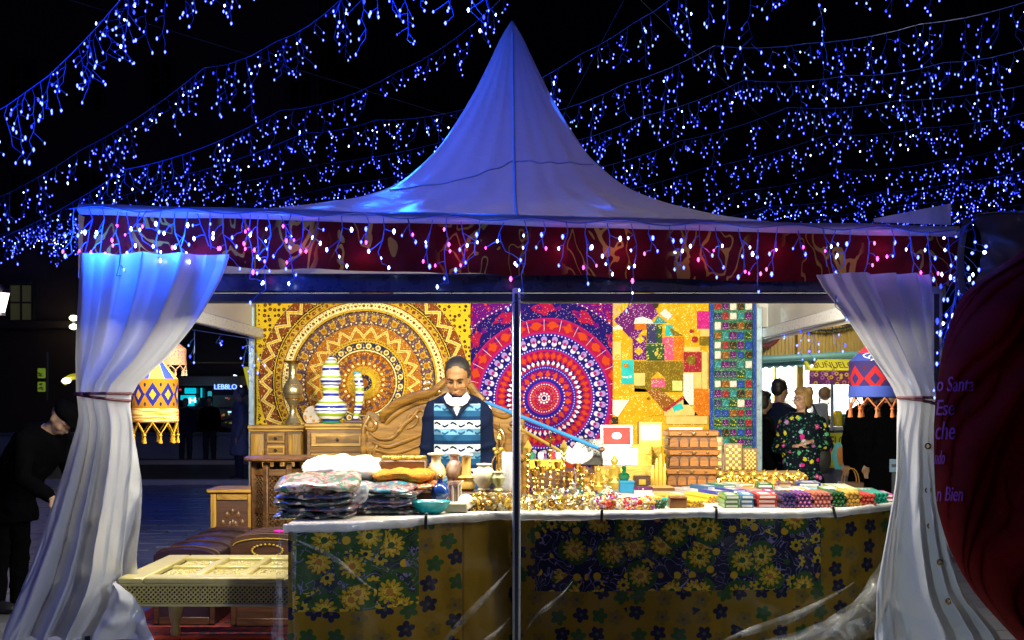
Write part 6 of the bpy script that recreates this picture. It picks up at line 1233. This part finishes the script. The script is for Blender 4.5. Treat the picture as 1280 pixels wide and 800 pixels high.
def person(label, px, d, H, yaw, sk, top_m, leg_m, hair_m, arms, hy=0, hp_=0, coat=None, w=1.0, belly=0.0, voxel=.012, hairf='short', lean=0.0, face=True, hands=True, group=None, cap_=None, opts={}):
    t = thing('person', label, 'person', (W(px, 500, d).x, d, 0), group, yaw)
    T = Matrix.Translation((0, 0, .5 * H)) @ Matrix.Rotation(lean, 4, 'X') @ Matrix.Translation((0, 0, -.5 * H)) if lean else None
    def tr(mb):
        if T is not None: mb.v = [tuple(T @ Vector(p)) if p[2] > .5 * H else p for p in mb.v]
        return mb
    R = Rz(hy) @ Rx(hp_); hc = Vector((0, -.012 - .02 * (hp_ != 0), opts.get('hz', .925) * H)); k = H / 1.74
    b = MB(); loft(b, torso(H, w * .93, 0, belly=belly)); cap(b, (0, .008, .82 * H), hc + Vector((0, .015, -.06 * k)), .056 * k, .050 * k, 12); head(b, hc, R, k)
    for sx in (-1, 1):
        cap(b, (sx * .055 * H, 0, .50 * H), (sx * .058 * H, -.01, .275 * H), .048 * H, .033 * H); cap(b, (sx * .058 * H, -.01, .275 * H), (sx * .06 * H, .01, .05 * H), .033 * H, .022 * H); b.ell((sx * .062 * H, -.05, .025 * H), (.045, .125, .04), 10)
    for sx in (-1, 1):
        A = [Vector(q) for q in arms[sx]]; cap(b, A[0], A[1], .030 * H, .025 * H); cap(b, A[1], A[2], .025 * H, .017 * H)
        if hands: hand(b, A[2], A[3] if len(A) > 3 else (A[2] - A[1]), -sx, .105 * H, opts.get('curl', .6))
    body = remesh(tr(b), 'body', skin(sk), opts.get('bv', .009), t, 3)
    g = MB(); gi = .014
    if coat: loft(g, torso(H, w, gi, lo=coat, belly=belly, skirt_w=.125))
    else: loft(g, [s for s in torso(H, w, gi, belly=belly)])
    for sx in (-1, 1):
        A = [Vector(q) for q in arms[sx]]; cap(g, A[0], A[1], .037 * H, .034 * H); cap(g, A[1], A[2] - (A[2] - A[1]).normalized() * .02, .034 * H, .027 * H)
        g.ell((sx * .095 * H * w, .004, .79 * H), (.06, .058, .05), 12)
    garment = remesh(tr(g), opts.get('gname', 'jacket'), top_m, voxel, t, 5, fold=.014)
    l = MB()
    for sx in (-1, 1):
        cap(l, (sx * .052 * H, 0, .51 * H), (sx * .057 * H, -.01, .275 * H), .056 * H, .044 * H); cap(l, (sx * .057 * H, -.01, .275 * H), (sx * .06 * H, .01, .055 * H), .044 * H, .036 * H)
    remesh(l, 'trousers', leg_m, .016, t, 4, fold=.012)
    for sx in (-1, 1):
        mb = MB(); mb.ell((sx * .062 * H, -.05, .03 * H), (.052, .14, .05), 12); mb.build('shoe', M['black'], t)
    def hair_mb():
        h = MB(); P = lambda p: hc + R @ (Vector(p) * k)
        def E(p, r): h.ell(P(p), Vector(r) * k, 16, 0, R)
        if hairf == 'short':
            E((0, .027, .060), (.080, .090, .073)); E((0, .06, .01), (.077, .058, .078))
            for sx in (-1, 1): E((sx * .066, .02, .025), (.016, .045, .04))
        elif hairf == 'bob':
            E((0, .026, .055), (.090, .105, .085)); E((0, .05, -.02), (.092, .07, .10)); E((.0, -.045, .085), (.07, .05, .03))
            for sx in (-1, 1): E((sx * .075, .01, -.01), (.024, .06, .075))
            for q in range(14): E((.07 * cos(q * 2.4), .03 + .07 * sin(q * 2.4), .06 + .045 * cos(q * 1.7)), (.03, .03, .035))
        elif hairf == 'cap':
            E((0, .012, .065), (.086, .102, .062)); E((0, -.09, .055), (.06, .06, .010))
        else: E((0, .03, .05), (.088, .10, .088)); E((0, .07, -.05), (.08, .055, .11))
        return h
    remesh(tr(hair_mb()), 'hair' if hairf != 'cap' else 'cap', hair_m, .008, t, 2)
    if face and T is None: face_parts(hc, R, t, hair_m, k, **opts.get('face', {}))
    return t, hc, R, T
# vendor
def sweater():
    t = Tree('patterned_sweater', .85, 0, .08); x, y, z = t.xyz(); NV, WH, LB, MB_, DB = (.005, .010, .036), (.55, .64, .70), (.14, .32, .52), (.015, .08, .20), (.008, .028, .09)
    zz = t.f('FRACT', (z - 1.213) / .156); c = t.ramp(zz, [(0, DB), (.16, MB_), (.40, LB), (.66, WH)], True)
    tri = t.f('ABSOLUTE', t.f('FRACT', x * 9.5 + .25) - .5) * 2.0
    for zc, col_ in ((.80, NV), (.50, MB_)): c = t.mix((t.f('ABSOLUTE', zz - (tri * .18 + (zc - .07))) < .045) * (t.f('FRACT', x * 19.0) > .2), c, col_)
    m = (t.f('ABSOLUTE', x) < .150) * (y < .02) * (z < 1.475) * (z > .8); c = t.mix(m, NV, c)
    t.col(c); w = t.n('ShaderNodeTexWave'); w.inputs['Scale'].default_value = 60; t.nt.links.new(t.tc('Object'), w.inputs['Vector']); t.bump(V(t, w.outputs[1]) + t.noise(scale=14) * 3.0, .35, .006); return t.mat
Hv = 1.82; blackhair = plain('black_hair', (.014, .012, .011), .45, 0, .3, 60, .6)
arms = {s: [(s * .155, .005, .785 * Hv), (s * .19, .03, .62 * Hv), (s * .178, -.10, .49 * Hv), (-s * .1, -.5, -1)] for s in (-1, 1)}
vt, hc, R, _ = person('vendor in a navy sweater with pale zigzag stripes looking down behind the counter', 572, 7.95, Hv, .0, (.30, .14, .05), sweater(), cloth('dark_trousers', (.02, .02, .03)), blackhair, arms, hy=-.12, hp_=.34, w=.84, voxel=.010, opts={'gname': 'sweater', 'hz': .902, 'bv': .0075, 'face': {'closed': True, 'lip': (.32, .12, .08)}})
white_shirt = plain('white_shirt', (.66, .60, .60), .7, 0, .06, 10, .2)
for sx in (-1, 1):
    mb = MB(); q = [Vector((0, -.026, .052)) + Vector((v_.x * .72, v_.y, 1.43 + (v_.z - 1.42) * .7)) for v_ in [Vector((sx * .012, -.108, 1.392)), Vector((sx * .05, -.085, 1.475)), Vector((sx * .085, -.02, 1.515)), Vector((sx * .118, -.06, 1.468)), Vector((sx * .092, -.104, 1.418)), Vector((sx * .055, -.118, 1.395))]]
    mb.add([p for p in q] + [p + Vector((0, .014, .004)) for p in q], [tuple(range(6)), tuple(range(11, 5, -1))] + [(i, (i + 1) % 6, 6 + (i + 1) % 6, 6 + i) for i in range(6)]); mb.build('collar', white_shirt, vt, smooth=False)
mb = MB(); mb.add([(-.05, -.10, 1.515), (.05, -.10, 1.515), (0, -.130, 1.397), (-.05, -.05, 1.515), (.05, -.05, 1.515), (0, -.09, 1.397)], [(0, 1, 2), (5, 4, 3), (0, 2, 5, 3), (1, 4, 5, 2), (0, 3, 4, 1)]); mb.build('shirt_front', white_shirt, vt, smooth=False)
mb = MB(); mb.tube([(-.10, -.065, 1.515), (-.055, -.116, 1.455), (0, -.134, 1.385), (.055, -.116, 1.455), (.10, -.065, 1.515)], .011, 7); mb.build('neckband', cloth('navy_knit', (.005, .010, .036)), vt)
# woman in the flowered jacket
def floral():
    t = Tree('flowered_jacket', .8, 0, .1); vo = t.vor(None, 15, .9); d = V(t, vo.outputs['Distance']); a, b, c_ = t.xyz(vec=vo.outputs['Color']); vo2 = t.vor(None, 34, 1); d2 = V(t, vo2.outputs['Distance']); e, f, g = t.xyz(vec=vo2.outputs['Color'])
    c = t.mix((d2 < .34) * (e > .5), (.006, .01, .018), (.02, .16, .10)); c = t.mix((d2 < .3) * (e < .2), c, (.25, .4, .55)); fl = t.ramp(a, [(0, (.62, .03, .30)), (.3, (.70, .62, .03)), (.55, (.10, .45, .20)), (.75, (.55, .2, .6)), (.9, (.2, .5, .65))], True)
    n = t.noise(scale=45, detail=1); c = t.mix((d + n * .35 < .52) * (b > .35), c, fl); c = t.mix((d < .12) * (b > .35), c, (.85, .75, .2)); t.col(c); t.bump(t.noise(scale=14), .5, .02); return t.mat
Hw = 1.63; k = Hw
arms = {-1: [(-.175, .005, .785 * k), (-.245, .0, .62 * k), (-.09, -.19, .635 * k), (.9, -.35, .2)], 1: [(.175, .005, .785 * k), (.25, .01, .625 * k), (.10, -.17, .665 * k), (-.9, -.4, .0)]}
wt, hc, R, _ = person('woman with short blonde hair in a dark jacket printed with bright flowers', 1003, 12.3, Hw, -.25, (.62, .36, .26), floral(), cloth('black_trousers', (.012, .012, .014)), plain('blonde_hair', (.34, .20, .07), .5, 0, .5, 40, .8), arms, hy=-.75, w=1.12, belly=.012, voxel=.012, hairf='bob', coat=.40, opts={'bv': .0085, 'face': {'glasses': True, 'lip': (.45, .08, .08)}})
mb = MB(); mb.ell((.02, -.21, .66 * k), (.03, .02, .035), 10); mb.build('held_cup', plain('pale_cup', (.6, .65, .62), .4), wt)
mb = MB(); mb.add([(-.05, -.098, 1.31), (.05, -.098, 1.31), (.045, -.115, 1.2), (-.045, -.115, 1.2), (-.05, -.07, 1.31), (.05, -.07, 1.31), (.045, -.08, 1.2), (-.045, -.08, 1.2)], [(0, 1, 2, 3), (7, 6, 5, 4), (0, 3, 7, 4), (1, 5, 6, 2), (0, 4, 5, 1), (3, 2, 6, 7)])
sm_ = Tree('striped_top', .8); x, y, z = sm_.xyz(); sm_.col(sm_.mix(sm_.f('FRACT', z * 30.0) > .5, (.75, .75, .78), (.03, .05, .1))); mb.build('striped_top', sm_.mat, wt)
t = thing('shoulder_bag', 'black shoulder bag hanging at the flowered jacket woman\'s hip', 'bag', W(1020, 574, 12.25)); mb = MB(); mb.grid(pillow_pts(.3, .14, .34, 3), 20, 12); mb.build('bag', M['black'], t); mb = MB(); mb.tube([(-.1, 0, .14), (-.10, .0, .5), (-.06, .02, .62), (.04, .02, .4), (.10, 0, .14)], .012, 6); mb.build('strap', M['black'], t)
dkh = plain('dark_hair', (.02, .015, .012), .5)
hang = lambda k, sp=.0: {s: [(s * .18, .005, .785 * k), (s * (.235 + sp), .02, .61 * k), (s * (.225 + sp), -.06, .47 * k), (0, -.2, -1)] for s in (-1, 1)}
cN = cloth('navy_coat', (.008, .014, .04)); cB = cloth('black_coat', (.003, .003, .004), .95); cB.node_tree.nodes['Principled BSDF'].inputs['Specular IOR Level'].default_value = .03; cR = cloth('rust_coat', (.10, .025, .018)); cG = cloth('blue_grey_coat', (.10, .12, .20)); jeans = cloth('dark_jeans', (.02, .025, .05))
person('person in a navy jacket with dark hair just behind the flowered jacket woman', 975, 13.3, 1.74, 2.2, (.5, .3, .2), cN, jeans, dkh, hang(1.74), opts={'bv': .014}, voxel=.018)
person('person in black half hidden by the back tent pole', 953, 13.0, 1.6, 1.6, (.4, .25, .18), cB, jeans, dkh, hang(1.6), opts={'bv': .014}, voxel=.018, hairf='bob')
person('person in a long black coat standing left under the red lantern', 1086, 13.2, 1.72, 3.0, (.45, .28, .2), cB, jeans, dkh, hang(1.72), coat=.25, opts={'bv': .014}, voxel=.018, hairf='long')
person('person in a rust brown coat under the red lantern', 1100, 13.8, 1.70, 2.7, (.45, .28, .2), cR, jeans, dkh, hang(1.7), coat=.3, opts={'bv': .014}, voxel=.018, hairf='short')
person('person in black at the right under the red lantern beside the curtain', 1112, 12.8, 1.75, 3.3, (.45, .28, .2), cB, jeans, dkh, hang(1.75), coat=.3, opts={'bv': .014}, voxel=.018, hairf='short')
t = thing('shopping_bag', 'brown paper shopping bag with handles below the long black coat', 'shopping bag', (W(1063, 0, 12.9).x, 12.9, .30)); mb = MB(); mb.box((0, 0, .16), (.26, .12, .34), .01); mb.build('bag', plain('brown_paper', (.20, .11, .07), .7), t)
for yy in (-.05, .05): mb = MB(); mb.tube([(.08 * cos(a), yy, .32 + .16 * sin(a)) for a in [pi * q / 10 for q in range(11)]], .006, 5); mb.build('handle', plain('orange_rope', (.5, .25, .05), .6), t)
# people at the left
person('man in a long blue grey coat walking past the shops seen left of the tent', 299, 22.5, 1.74, -1.3, (.45, .3, .22), cG, jeans, plain('grey_hair', (.12, .11, .11), .6), hang(1.74), coat=.28, opts={'bv': .016}, voxel=.02)
person('dark figure sitting on the low wall behind the yellow lantern, nearer the man', 262, 29.4, 1.6, 0, (.35, .22, .16), cB, jeans, dkh, hang(1.6), opts={'bv': .02}, voxel=.024, face=False, hands=False)
person('dark figure by the railing close to the yellow lantern', 232, 29.2, 1.55, .3, (.35, .22, .16), cN, jeans, dkh, hang(1.55), opts={'bv': .02}, voxel=.024, face=False, hands=False)
arms = {s: [(s * .18, .005, 1.36), (s * .22, -.20, 1.18), (s * .14, -.42, 1.20), (0, -1, .1)] for s in (-1, 1)}
person('stooping person in black cap with lit face at the far left behind the curtain', 10, 8.6, 1.70, 1.15, (.60, .38, .24), cB, cB, cB, arms, hp_=.15, lean=.72, coat=.38, hairf='cap', w=1.1, opts={'bv': .010}, face=False)

# ------------------------------------------------------------------ fritter stall at the right
SD = 15.5
st = thing('fritter_stall', 'brightly lit wooden fritter stall with yellow slatted top behind the woman', 'market stall', (W(1040, 0, SD).x, SD, 0))
def stb(x0, y0, x1, y1, d, th, mat, name, parent=None, ch=.008, kind=None):
    a, b = W(x0, y0, d), W(x1, y1, d); mb = MB(); mb.box(rel(((a.x + b.x) / 2, d + th / 2, (a.z + b.z) / 2), st), (abs(b.x - a.x), th, abs(a.z - b.z)), ch); return mb.build(name, mat, parent or st)
pine = wood('yellow_pine', (.34, .20, .03), (.50, .33, .07), axis=2, coat=0); stw = plain('stall_white', (.8, .82, .80), .6, 0, .04)
for i in range(38): stb(940 + i * 4.6, 402, 944.3 + i * 4.6, 449, SD, .03, pine, 'board', ch=.006)
stb(940, 396, 1116, 402, SD - .02, .1, pine, 'top_rail'); stb(997, 404, 1004.5, 585, SD - .1, .1, plain('pine_post', (.42, .25, .04), .6), 'post'); stb(968, 452, 971, 533, SD + .4, .06, pine, 'post'); stb(1112, 404, 1120, 585, SD - .1, .1, pine, 'post')
mb = MB(); mb.grid(lambda u, v: rel(W(lerp(938, 1122, u), 500, SD - .25) + Vector((0, -.05 * sin(2 * pi * v), lerp(.50, .60, u) + .045 * cos(2 * pi * v) - .0)), st), 40, 12); mb.build('awning_roll', plain('teal_awning', (.14, .34, .33), .5), st)
mb = MB(); mb.grid(lambda u, v: rel(W(lerp(938, 1122, u), 500, SD - .20) + Vector((0, 0, lerp(.46, .56, u) - v * (.05 + .03 * abs(sin(u * 60))))), st), 120, 2); mb.build('awning_scallop', bpy.data.materials['teal_awning'], st)
stb(930, 400, 1125, 620, SD + 2.2, .1, stw, 'back_wall'); stb(930, 380, 934, 600, SD, 2.2, stw, 'side_wall'); stb(1121, 380, 1125, 600, SD, 2.2, stw, 'side_wall')
mb = MB(); mb.box(rel((W(1028, 0, SD).x, SD + 1.1, 2.5), st), (2.2, 2.4, .06)); mb.build('ceiling', stw, st)
stb(940, 533, 1118, 538, SD - .25, .7, plain('counter_steel', (.35, .38, .42), .3, .7), 'counter_top'); stb(940, 538, 1118, 640, SD - .1, .08, M['mdark2'], 'counter_front')
for x in (962, 1042, 1081): stb(x, 455, x + 2.2, 534, SD + 1.2, .05, plain('teal_frame', (.10, .25, .28), .4), 'window_frame')
stb(978, 466, 1000, 500, SD + 2.1, .04, plain('menu_board', (.75, .76, .72), .5), 'menu_panel'); stb(1026, 482, 1040, 500, SD + 2.1, .04, plain('picture_board', (.75, .5, .35), .6), 'menu_panel')
lamp('stall_light', 'AREA', (W(1000, 0, SD).x, SD + .9, 2.42), 170, (1, .98, .90), 1.0, aim=(W(1000, 0, SD).x, SD + 1.2, 0), parent=st)
lamp('stall_fill', 'POINT', (W(1010, 0, SD).x, SD - 1.3, 2.75), 75, (1, .93, .7), .12, parent=st)  # unseen fill lamp added to brighten the stall front
lamp('stall_light', 'AREA', (W(1080, 0, SD).x, SD + .9, 2.42), 150, (.95, .98, 1), 1.0, aim=(W(1080, 0, SD).x, SD + 1.2, 0), parent=st)
sg = thing('awning_sign', 'small yellow awning sign with brown letters and patterned skirt at the stall front', 'sign', W(1042, 482, SD - .45)); ylw = plain('sign_yellow', (.62, .56, .03), .5); brn = plain('sign_brown', (.10, .03, .02), .6)
a0, a1, b0, b1 = W(1012, 463, SD - .55), W(1076, 463, SD - .55), W(1022, 449, SD - .3), W(1076, 449, SD - .3)
mb = MB(); mb.add([rel(p, sg) for p in (a0, a1, b1, b0)] + [rel(p + Vector((0, .03, -.02)), sg) for p in (a0, a1, b1, b0)], [(0, 1, 2, 3), (7, 6, 5, 4), (0, 4, 5, 1), (1, 5, 6, 2), (2, 6, 7, 3), (3, 7, 4, 0)]); mb.build('sloped_top', ylw, sg, smooth=False)
def on_slope(p, z):  # local text plane -> sloped awning top
    f = (p.z - a0.z) / (b0.z - a0.z); return Vector((p.x, lerp(a0.y, b0.y, f) - .006 - z, p.z))
text('BUÑUELOS', .105, brn, W(1018.5, 459.5, SD - .5) , sg, fn=on_slope, extrude=.003, width=W(1075, 0, SD - .5).x - W(1018.5, 0, SD - .5).x); text('J.M', .05, brn, W(1040, 463, SD - .55) + Vector((0, 0, .01)), sg, fn=on_slope, extrude=.003)
pt = Tree('curl_pattern', .7); vo = pt.vor(None, 16, .7); d = V(pt, vo.outputs['Distance']); a_, b_, c_ = pt.xyz(vec=vo.outputs['Color']); pt.col(pt.mix((d > .22) * (d < .42), (.10, .01, .09), pt.ramp(a_, [(0, (.55, .35, .02)), (.4, (.35, .1, .35)), (.7, (.5, .15, .05))], True)))
p0, p1 = W(1012, 464, SD - .56), W(1076, 481, SD - .56); mb = MB(); mb.box(rel(((p0.x + p1.x) / 2, SD - .54, (p0.z + p1.z) / 2), sg), (p1.x - p0.x, .04, p0.z - p1.z), .006); mb.build('skirt', pt.mat, sg)
mb = MB(); mb.prism([(0, 0), (.27, 0), (.27, .12)], .04, Matrix.Translation(rel((a0.x - .0, SD - .54, a0.z), sg)) @ Matrix(((0, 0, 1, 0), (1, 0, 0, 0), (0, 1, 0, 0), (0, 0, 0, 1)))); mb.build('side', ylw, sg)
mb = MB(); mb.box(rel(W(1040, 500, SD - .42) + Vector((0, 0, 0)), sg), (.03, .03, .75)); mb.build('bracket', M['mdark2'], sg)
bn = thing('banner', 'yellow banner with brown letters on the front of the fritter stall counter', 'banner', W(1036, 590, SD - .14)); p0, p1 = W(1008, 541, SD - .14), W(1063, 585, SD - .14); mb = MB(); mb.box(rel(((p0.x + p1.x) / 2, SD - .13, (p0.z + p1.z) / 2), bn), (p1.x - p0.x, .02, p0.z - p1.z), .003); mb.build('board', plain('banner_yellow', (.55, .56, .02), .5), bn)
text('BUÑUELOS', .17, brn, W(1010, 557, SD - .15), bn, width=W(1061, 0, SD - .15).x - W(1010, 0, SD - .15).x, extrude=.003)
mb = MB(); mb.lathe([(.02, -.12), (.05, .0), (.045, .08), (.02, .12)], 16, rel(W(1051, 570, SD - .16), bn), sy=.2); mb.build('cone_emblem', plain('emblem_orange', (.5, .2, .03), .6), bn); mb = MB(); mb.lathe([(.07, -.17), (.12, .0), (.07, .17)], 18, rel(W(1051, 570, SD - .152), bn), sy=.06); mb.build('emblem_field', plain('emblem_cyan', (.1, .45, .45), .6), bn)
def stall_item(name, label, cat, px, mb, mat, y=533, d=SD - .05): t = thing(name, label, cat, W(px, y, d)); mb.build('body', mat, t); return t
t = stall_item('plastic_jug', 'yellow plastic jug on the fritter stall counter', 'jug', 1047, MB().lathe([(.06, 0), (.065, .02), (.06, .18), (.045, .2)], 16), plain('yellow_plastic', (.68, .55, .02), .35)); mb = MB(); mb.tube([(.06, 0, .16), (.11, 0, .14), (.10, 0, .06), (.06, 0, .04)], .01, 6); mb.build('handle', bpy.data.materials['yellow_plastic'], t)
t = stall_item('drawer_box', 'yellow box with dark slot on the fritter stall counter', 'box', 1031, MB().box((0, 0, .07), (.2, .15, .14), .01), bpy.data.materials['yellow_plastic']); mb = MB(); mb.box((0, -.078, .06), (.12, .01, .06), .004); mb.build('slot', M['black'], t)
for i in range(5): mb = MB(); mb.tube([(-.08 + i * .04, 0, .14), (-.09 + i * .045, 0, .3)], .009, 5); mb.build('utensil', M['black'], t)
t = stall_item('coffee_machine', 'grey machine with a round mesh top on the fritter stall counter', 'machine', 1024, MB().box((0, 0, .15), (.2, .2, .30), .02), plain('grey_steel', (.3, .33, .38), .35, .6)); mb = MB(); mb.tube([(.0, 0, .3), (.02, 0, .45)], .015, 6); mb.build('neck', M['darkalu'], t); mb = MB(); mb.ell((.06, -.05, .42), (.09, .04, .09), 16); mb.build('mesh_disc', plain('bronze_mesh', (.22, .15, .10), .5, .5), t)
t = stall_item('steel_tray', 'dark teal metal tray stack at the right of the fritter stall counter', 'tray', 1063, MB().box((0, 0, .07), (.22, .2, .14), .01), plain('teal_steel', (.06, .14, .16), .4, .5)); mb = MB(); mb.box((0, 0, .15), (.24, .22, .02), .005); mb.build('lid', bpy.data.materials['teal_steel'], t)
t = thing('tinsel_garland', 'dark green tinsel garland hanging along the top of the fritter stall', 'garland', W(1030, 408, SD - .1)); P = [rel(W(lerp(985, 1075, q / 30), 404 + 9 * sin(pi * q / 30), SD - .12), t) for q in range(31)]; mb = MB(); rr = random.Random(4)
for p in P:
    for _ in range(16): v = Vector((rr.gauss(0, 1), rr.gauss(0, 1), rr.gauss(0, 1))).normalized() * .055; s = v.orthogonal().normalized() * .006; mb.add([p - s, p + s, p + v], [(0, 1, 2)])
mb.build('tinsel', plain('dark_tinsel', (.01, .03, .015), .3), t, kind='stuff', recalc=False); mb = MB(); mb.tube(P, .01, 5); mb.build('cord', M['wire_dark'], t)
t = thing('round_wreath', 'round dark wreath with a red rim on the slatted top of the fritter stall', 'wreath', W(955, 414, SD - .1)); mb = MB(); mb.lathe([(.2, -.02), (.2, .02)], 24, rot=Rx(pi / 2)); mb.build('disc', M['black'], t); mb = MB(); mb.tube([(.19 * cos(a), -.03, .19 * sin(a)) for a in [q * pi / 12 for q in range(25)]], .03, 7); mb.build('rim', plain('dark_red_felt', (.12, .01, .01), .7), t)
t = thing('notice_sign', 'small pale blue notice behind the coats by the right curtain', 'sign', W(1118, 582, 12.2)); mb = MB(); mb.box((0, 0, 0), (.10, .015, .13), .003); mb.build('board', plain('pale_blue_card', (.25, .42, .65), .5), t); mb = MB(); mb.box((0, -.009, .0), (.06, .004, .03)); mb.build('print', M['mdark2'], t); mb = MB(); mb.box((0, .03, -.45), (.03, .03, 1.0)); mb.build('stake', M['mdark2'], t)

# ------------------------------------------------------------------ neighbouring stall at the right edge: grey canopy and dark red velvet drape
nb = thing('velvet_drape', 'huge dark red velvet drape with pink hand lettering bulging at the right edge', 'drape', (2.3, 4.9, 0))
EDGE = [(280, 1325), (300, 1298), (320, 1268), (340, 1238), (355, 1214), (370, 1200), (400, 1187), (440, 1177), (500, 1169), (560, 1166), (620, 1169), (660, 1177), (700, 1192), (740, 1216), (780, 1252), (830, 1300)]
ND = 4.9
def vel(u, v):
    y = lerp(290, 840, v); xe = smooth_interp(EDGE, y); a = u * pi * .62; w = .62
    base = W(xe, y, ND); x = base.x + w * (1 - cos(a)) * 1.1; yy = ND - .42 * sin(a) + (.0 if a < pi / 2 else .15 * (a - pi / 2))
    s = u * 6.2 + v * 5.2; f = (abs(sin(s * 1.9 + 2.2 * noise.noise((u * 3, v * 3, 5)))) ** .6 + .5 * abs(sin(s * 4.3 + 2.5 * noise.noise((u * 4 + 3, v * 4, 1)))) ** .6 - .8) * .20 * min(1, u * 3 + .05) + .08 * noise.noise((u * 5 + v * 4, v * 5 - u * 3, 2)) * min(1, u * 4)
    return Vector((x + f * .3 * min(1, u * 4), yy - f, base.z))
vm = Tree('dark_red_velvet', .7, 0, .08); n = vm.noise(scale=7, detail=4); vm.col(vm.mix(n, (.10, .001, .001), (.44, .006, .004))); vm.b.inputs['Sheen Weight'].default_value = .15; vm.b.inputs['Sheen Roughness'].default_value = .35; vm.b.inputs['Sheen Tint'].default_value = (.9, .1, .08, 1); vm.bump(vm.noise(scale=60, detail=3), .2, .003)
mb = MB(); mb.grid(vel, 120, 120); mb.build('cloth', vm.mat, nb, True, ang=80)
pink = plain('pink_paint', (.55, .07, .46), .6, 0, .3, 40, 0)
def on_vel(p, z):      # drop a flat letter point onto the drape along the line of sight from the street
    tx, ty = 640 + p.x * F / p.y, 500 - (p.z - EYE) * F / p.y; v = (ty - 290) / 550; u = .2
    for _ in range(12):
        lo, hi = 0.0, .8
        for _ in range(18):
            m_ = (lo + hi) / 2; q = vel(m_, v)
            if 640 + q.x * F / q.y < tx: lo = m_
            else: hi = m_
        u = lo; q = vel(u, v); v += (ty - (500 - (q.z - EYE) * F / q.y)) / 550 * .8
    return q + Vector((-.3, -1, 0)).normalized() * (.010 + z)
for body, px, py, wpx, size in (('o Santa', 1170.5, 489, 46, .085), ('Ese', 1170, 519, 22, .09), ('che', 1168.5, 549, 24, .105), ('ndo', 1168, 580, 12, .08), ('n Bien', 1170.5, 626, 32, .085)):
    p = W(px, py, ND); text(body, size, pink, p, nb, fn=on_vel, width=wpx * ND / F, extrude=.002, shear=.12)
nc = thing('neighbour_canopy', 'grey canvas canopy corner of the next stall above the red drape', 'canopy', W(1260, 290, 5.3)); gc = pvc('grey_canvas', (.13, .11, .11), .15, .45, .5)
mb = MB(); mb.grid(lambda u, v: W(lerp(1216 + 6 * sin(v * 3), 1330, u), lerp(268 - 2 * u, 352, v), 5.35 - .1 * u) + Vector((0, .05 * noise.noise((u * 4, v * 4, 3)) - .05 * sin(v * 3), 0)), 40, 20); mb.build('flap', gc, nc, True, ang=80)
mb = MB(); mb.grid(lambda u, v: W(lerp(1216, 1345, u) + 60 * v, 268 - 2 * u - 3 * v, 5.3 + 1.4 * v) + Vector((0, 0, .01 * sin(u * 9))), 20, 10); mb.build('roof', gc, nc, True)
mb = MB(); mb.grid(lambda u, v: W(lerp(1204, 1219, u) - 8 * sin(v * 2.6) , lerp(272, 366, v), 5.42) + Vector((0, .06 * u, 0)), 10, 20); mb.build('edge_flap', gc, nc, True)
mb = MB(); mb.box(rel((W(1290, 0, 5.6).x, 5.6, 1.1), nc), (.06, .06, 2.3), .006); mb.build('post', M['alu'], nc)
t = light_string('short blue icicle string dangling down beside the grey canopy corner', [(1204, 290, 6.2), (1198, 345, 6.2), (1190, 392, 6.2)], 'near', .03, None, 0, 5)
light_string('short blue icicle string over the grey canopy edge', [(1196, 290, 5.2), (1222, 272, 5.2)], 'near', .05, [(1214, 300, 5.1, .5)], 0, 15, .6)
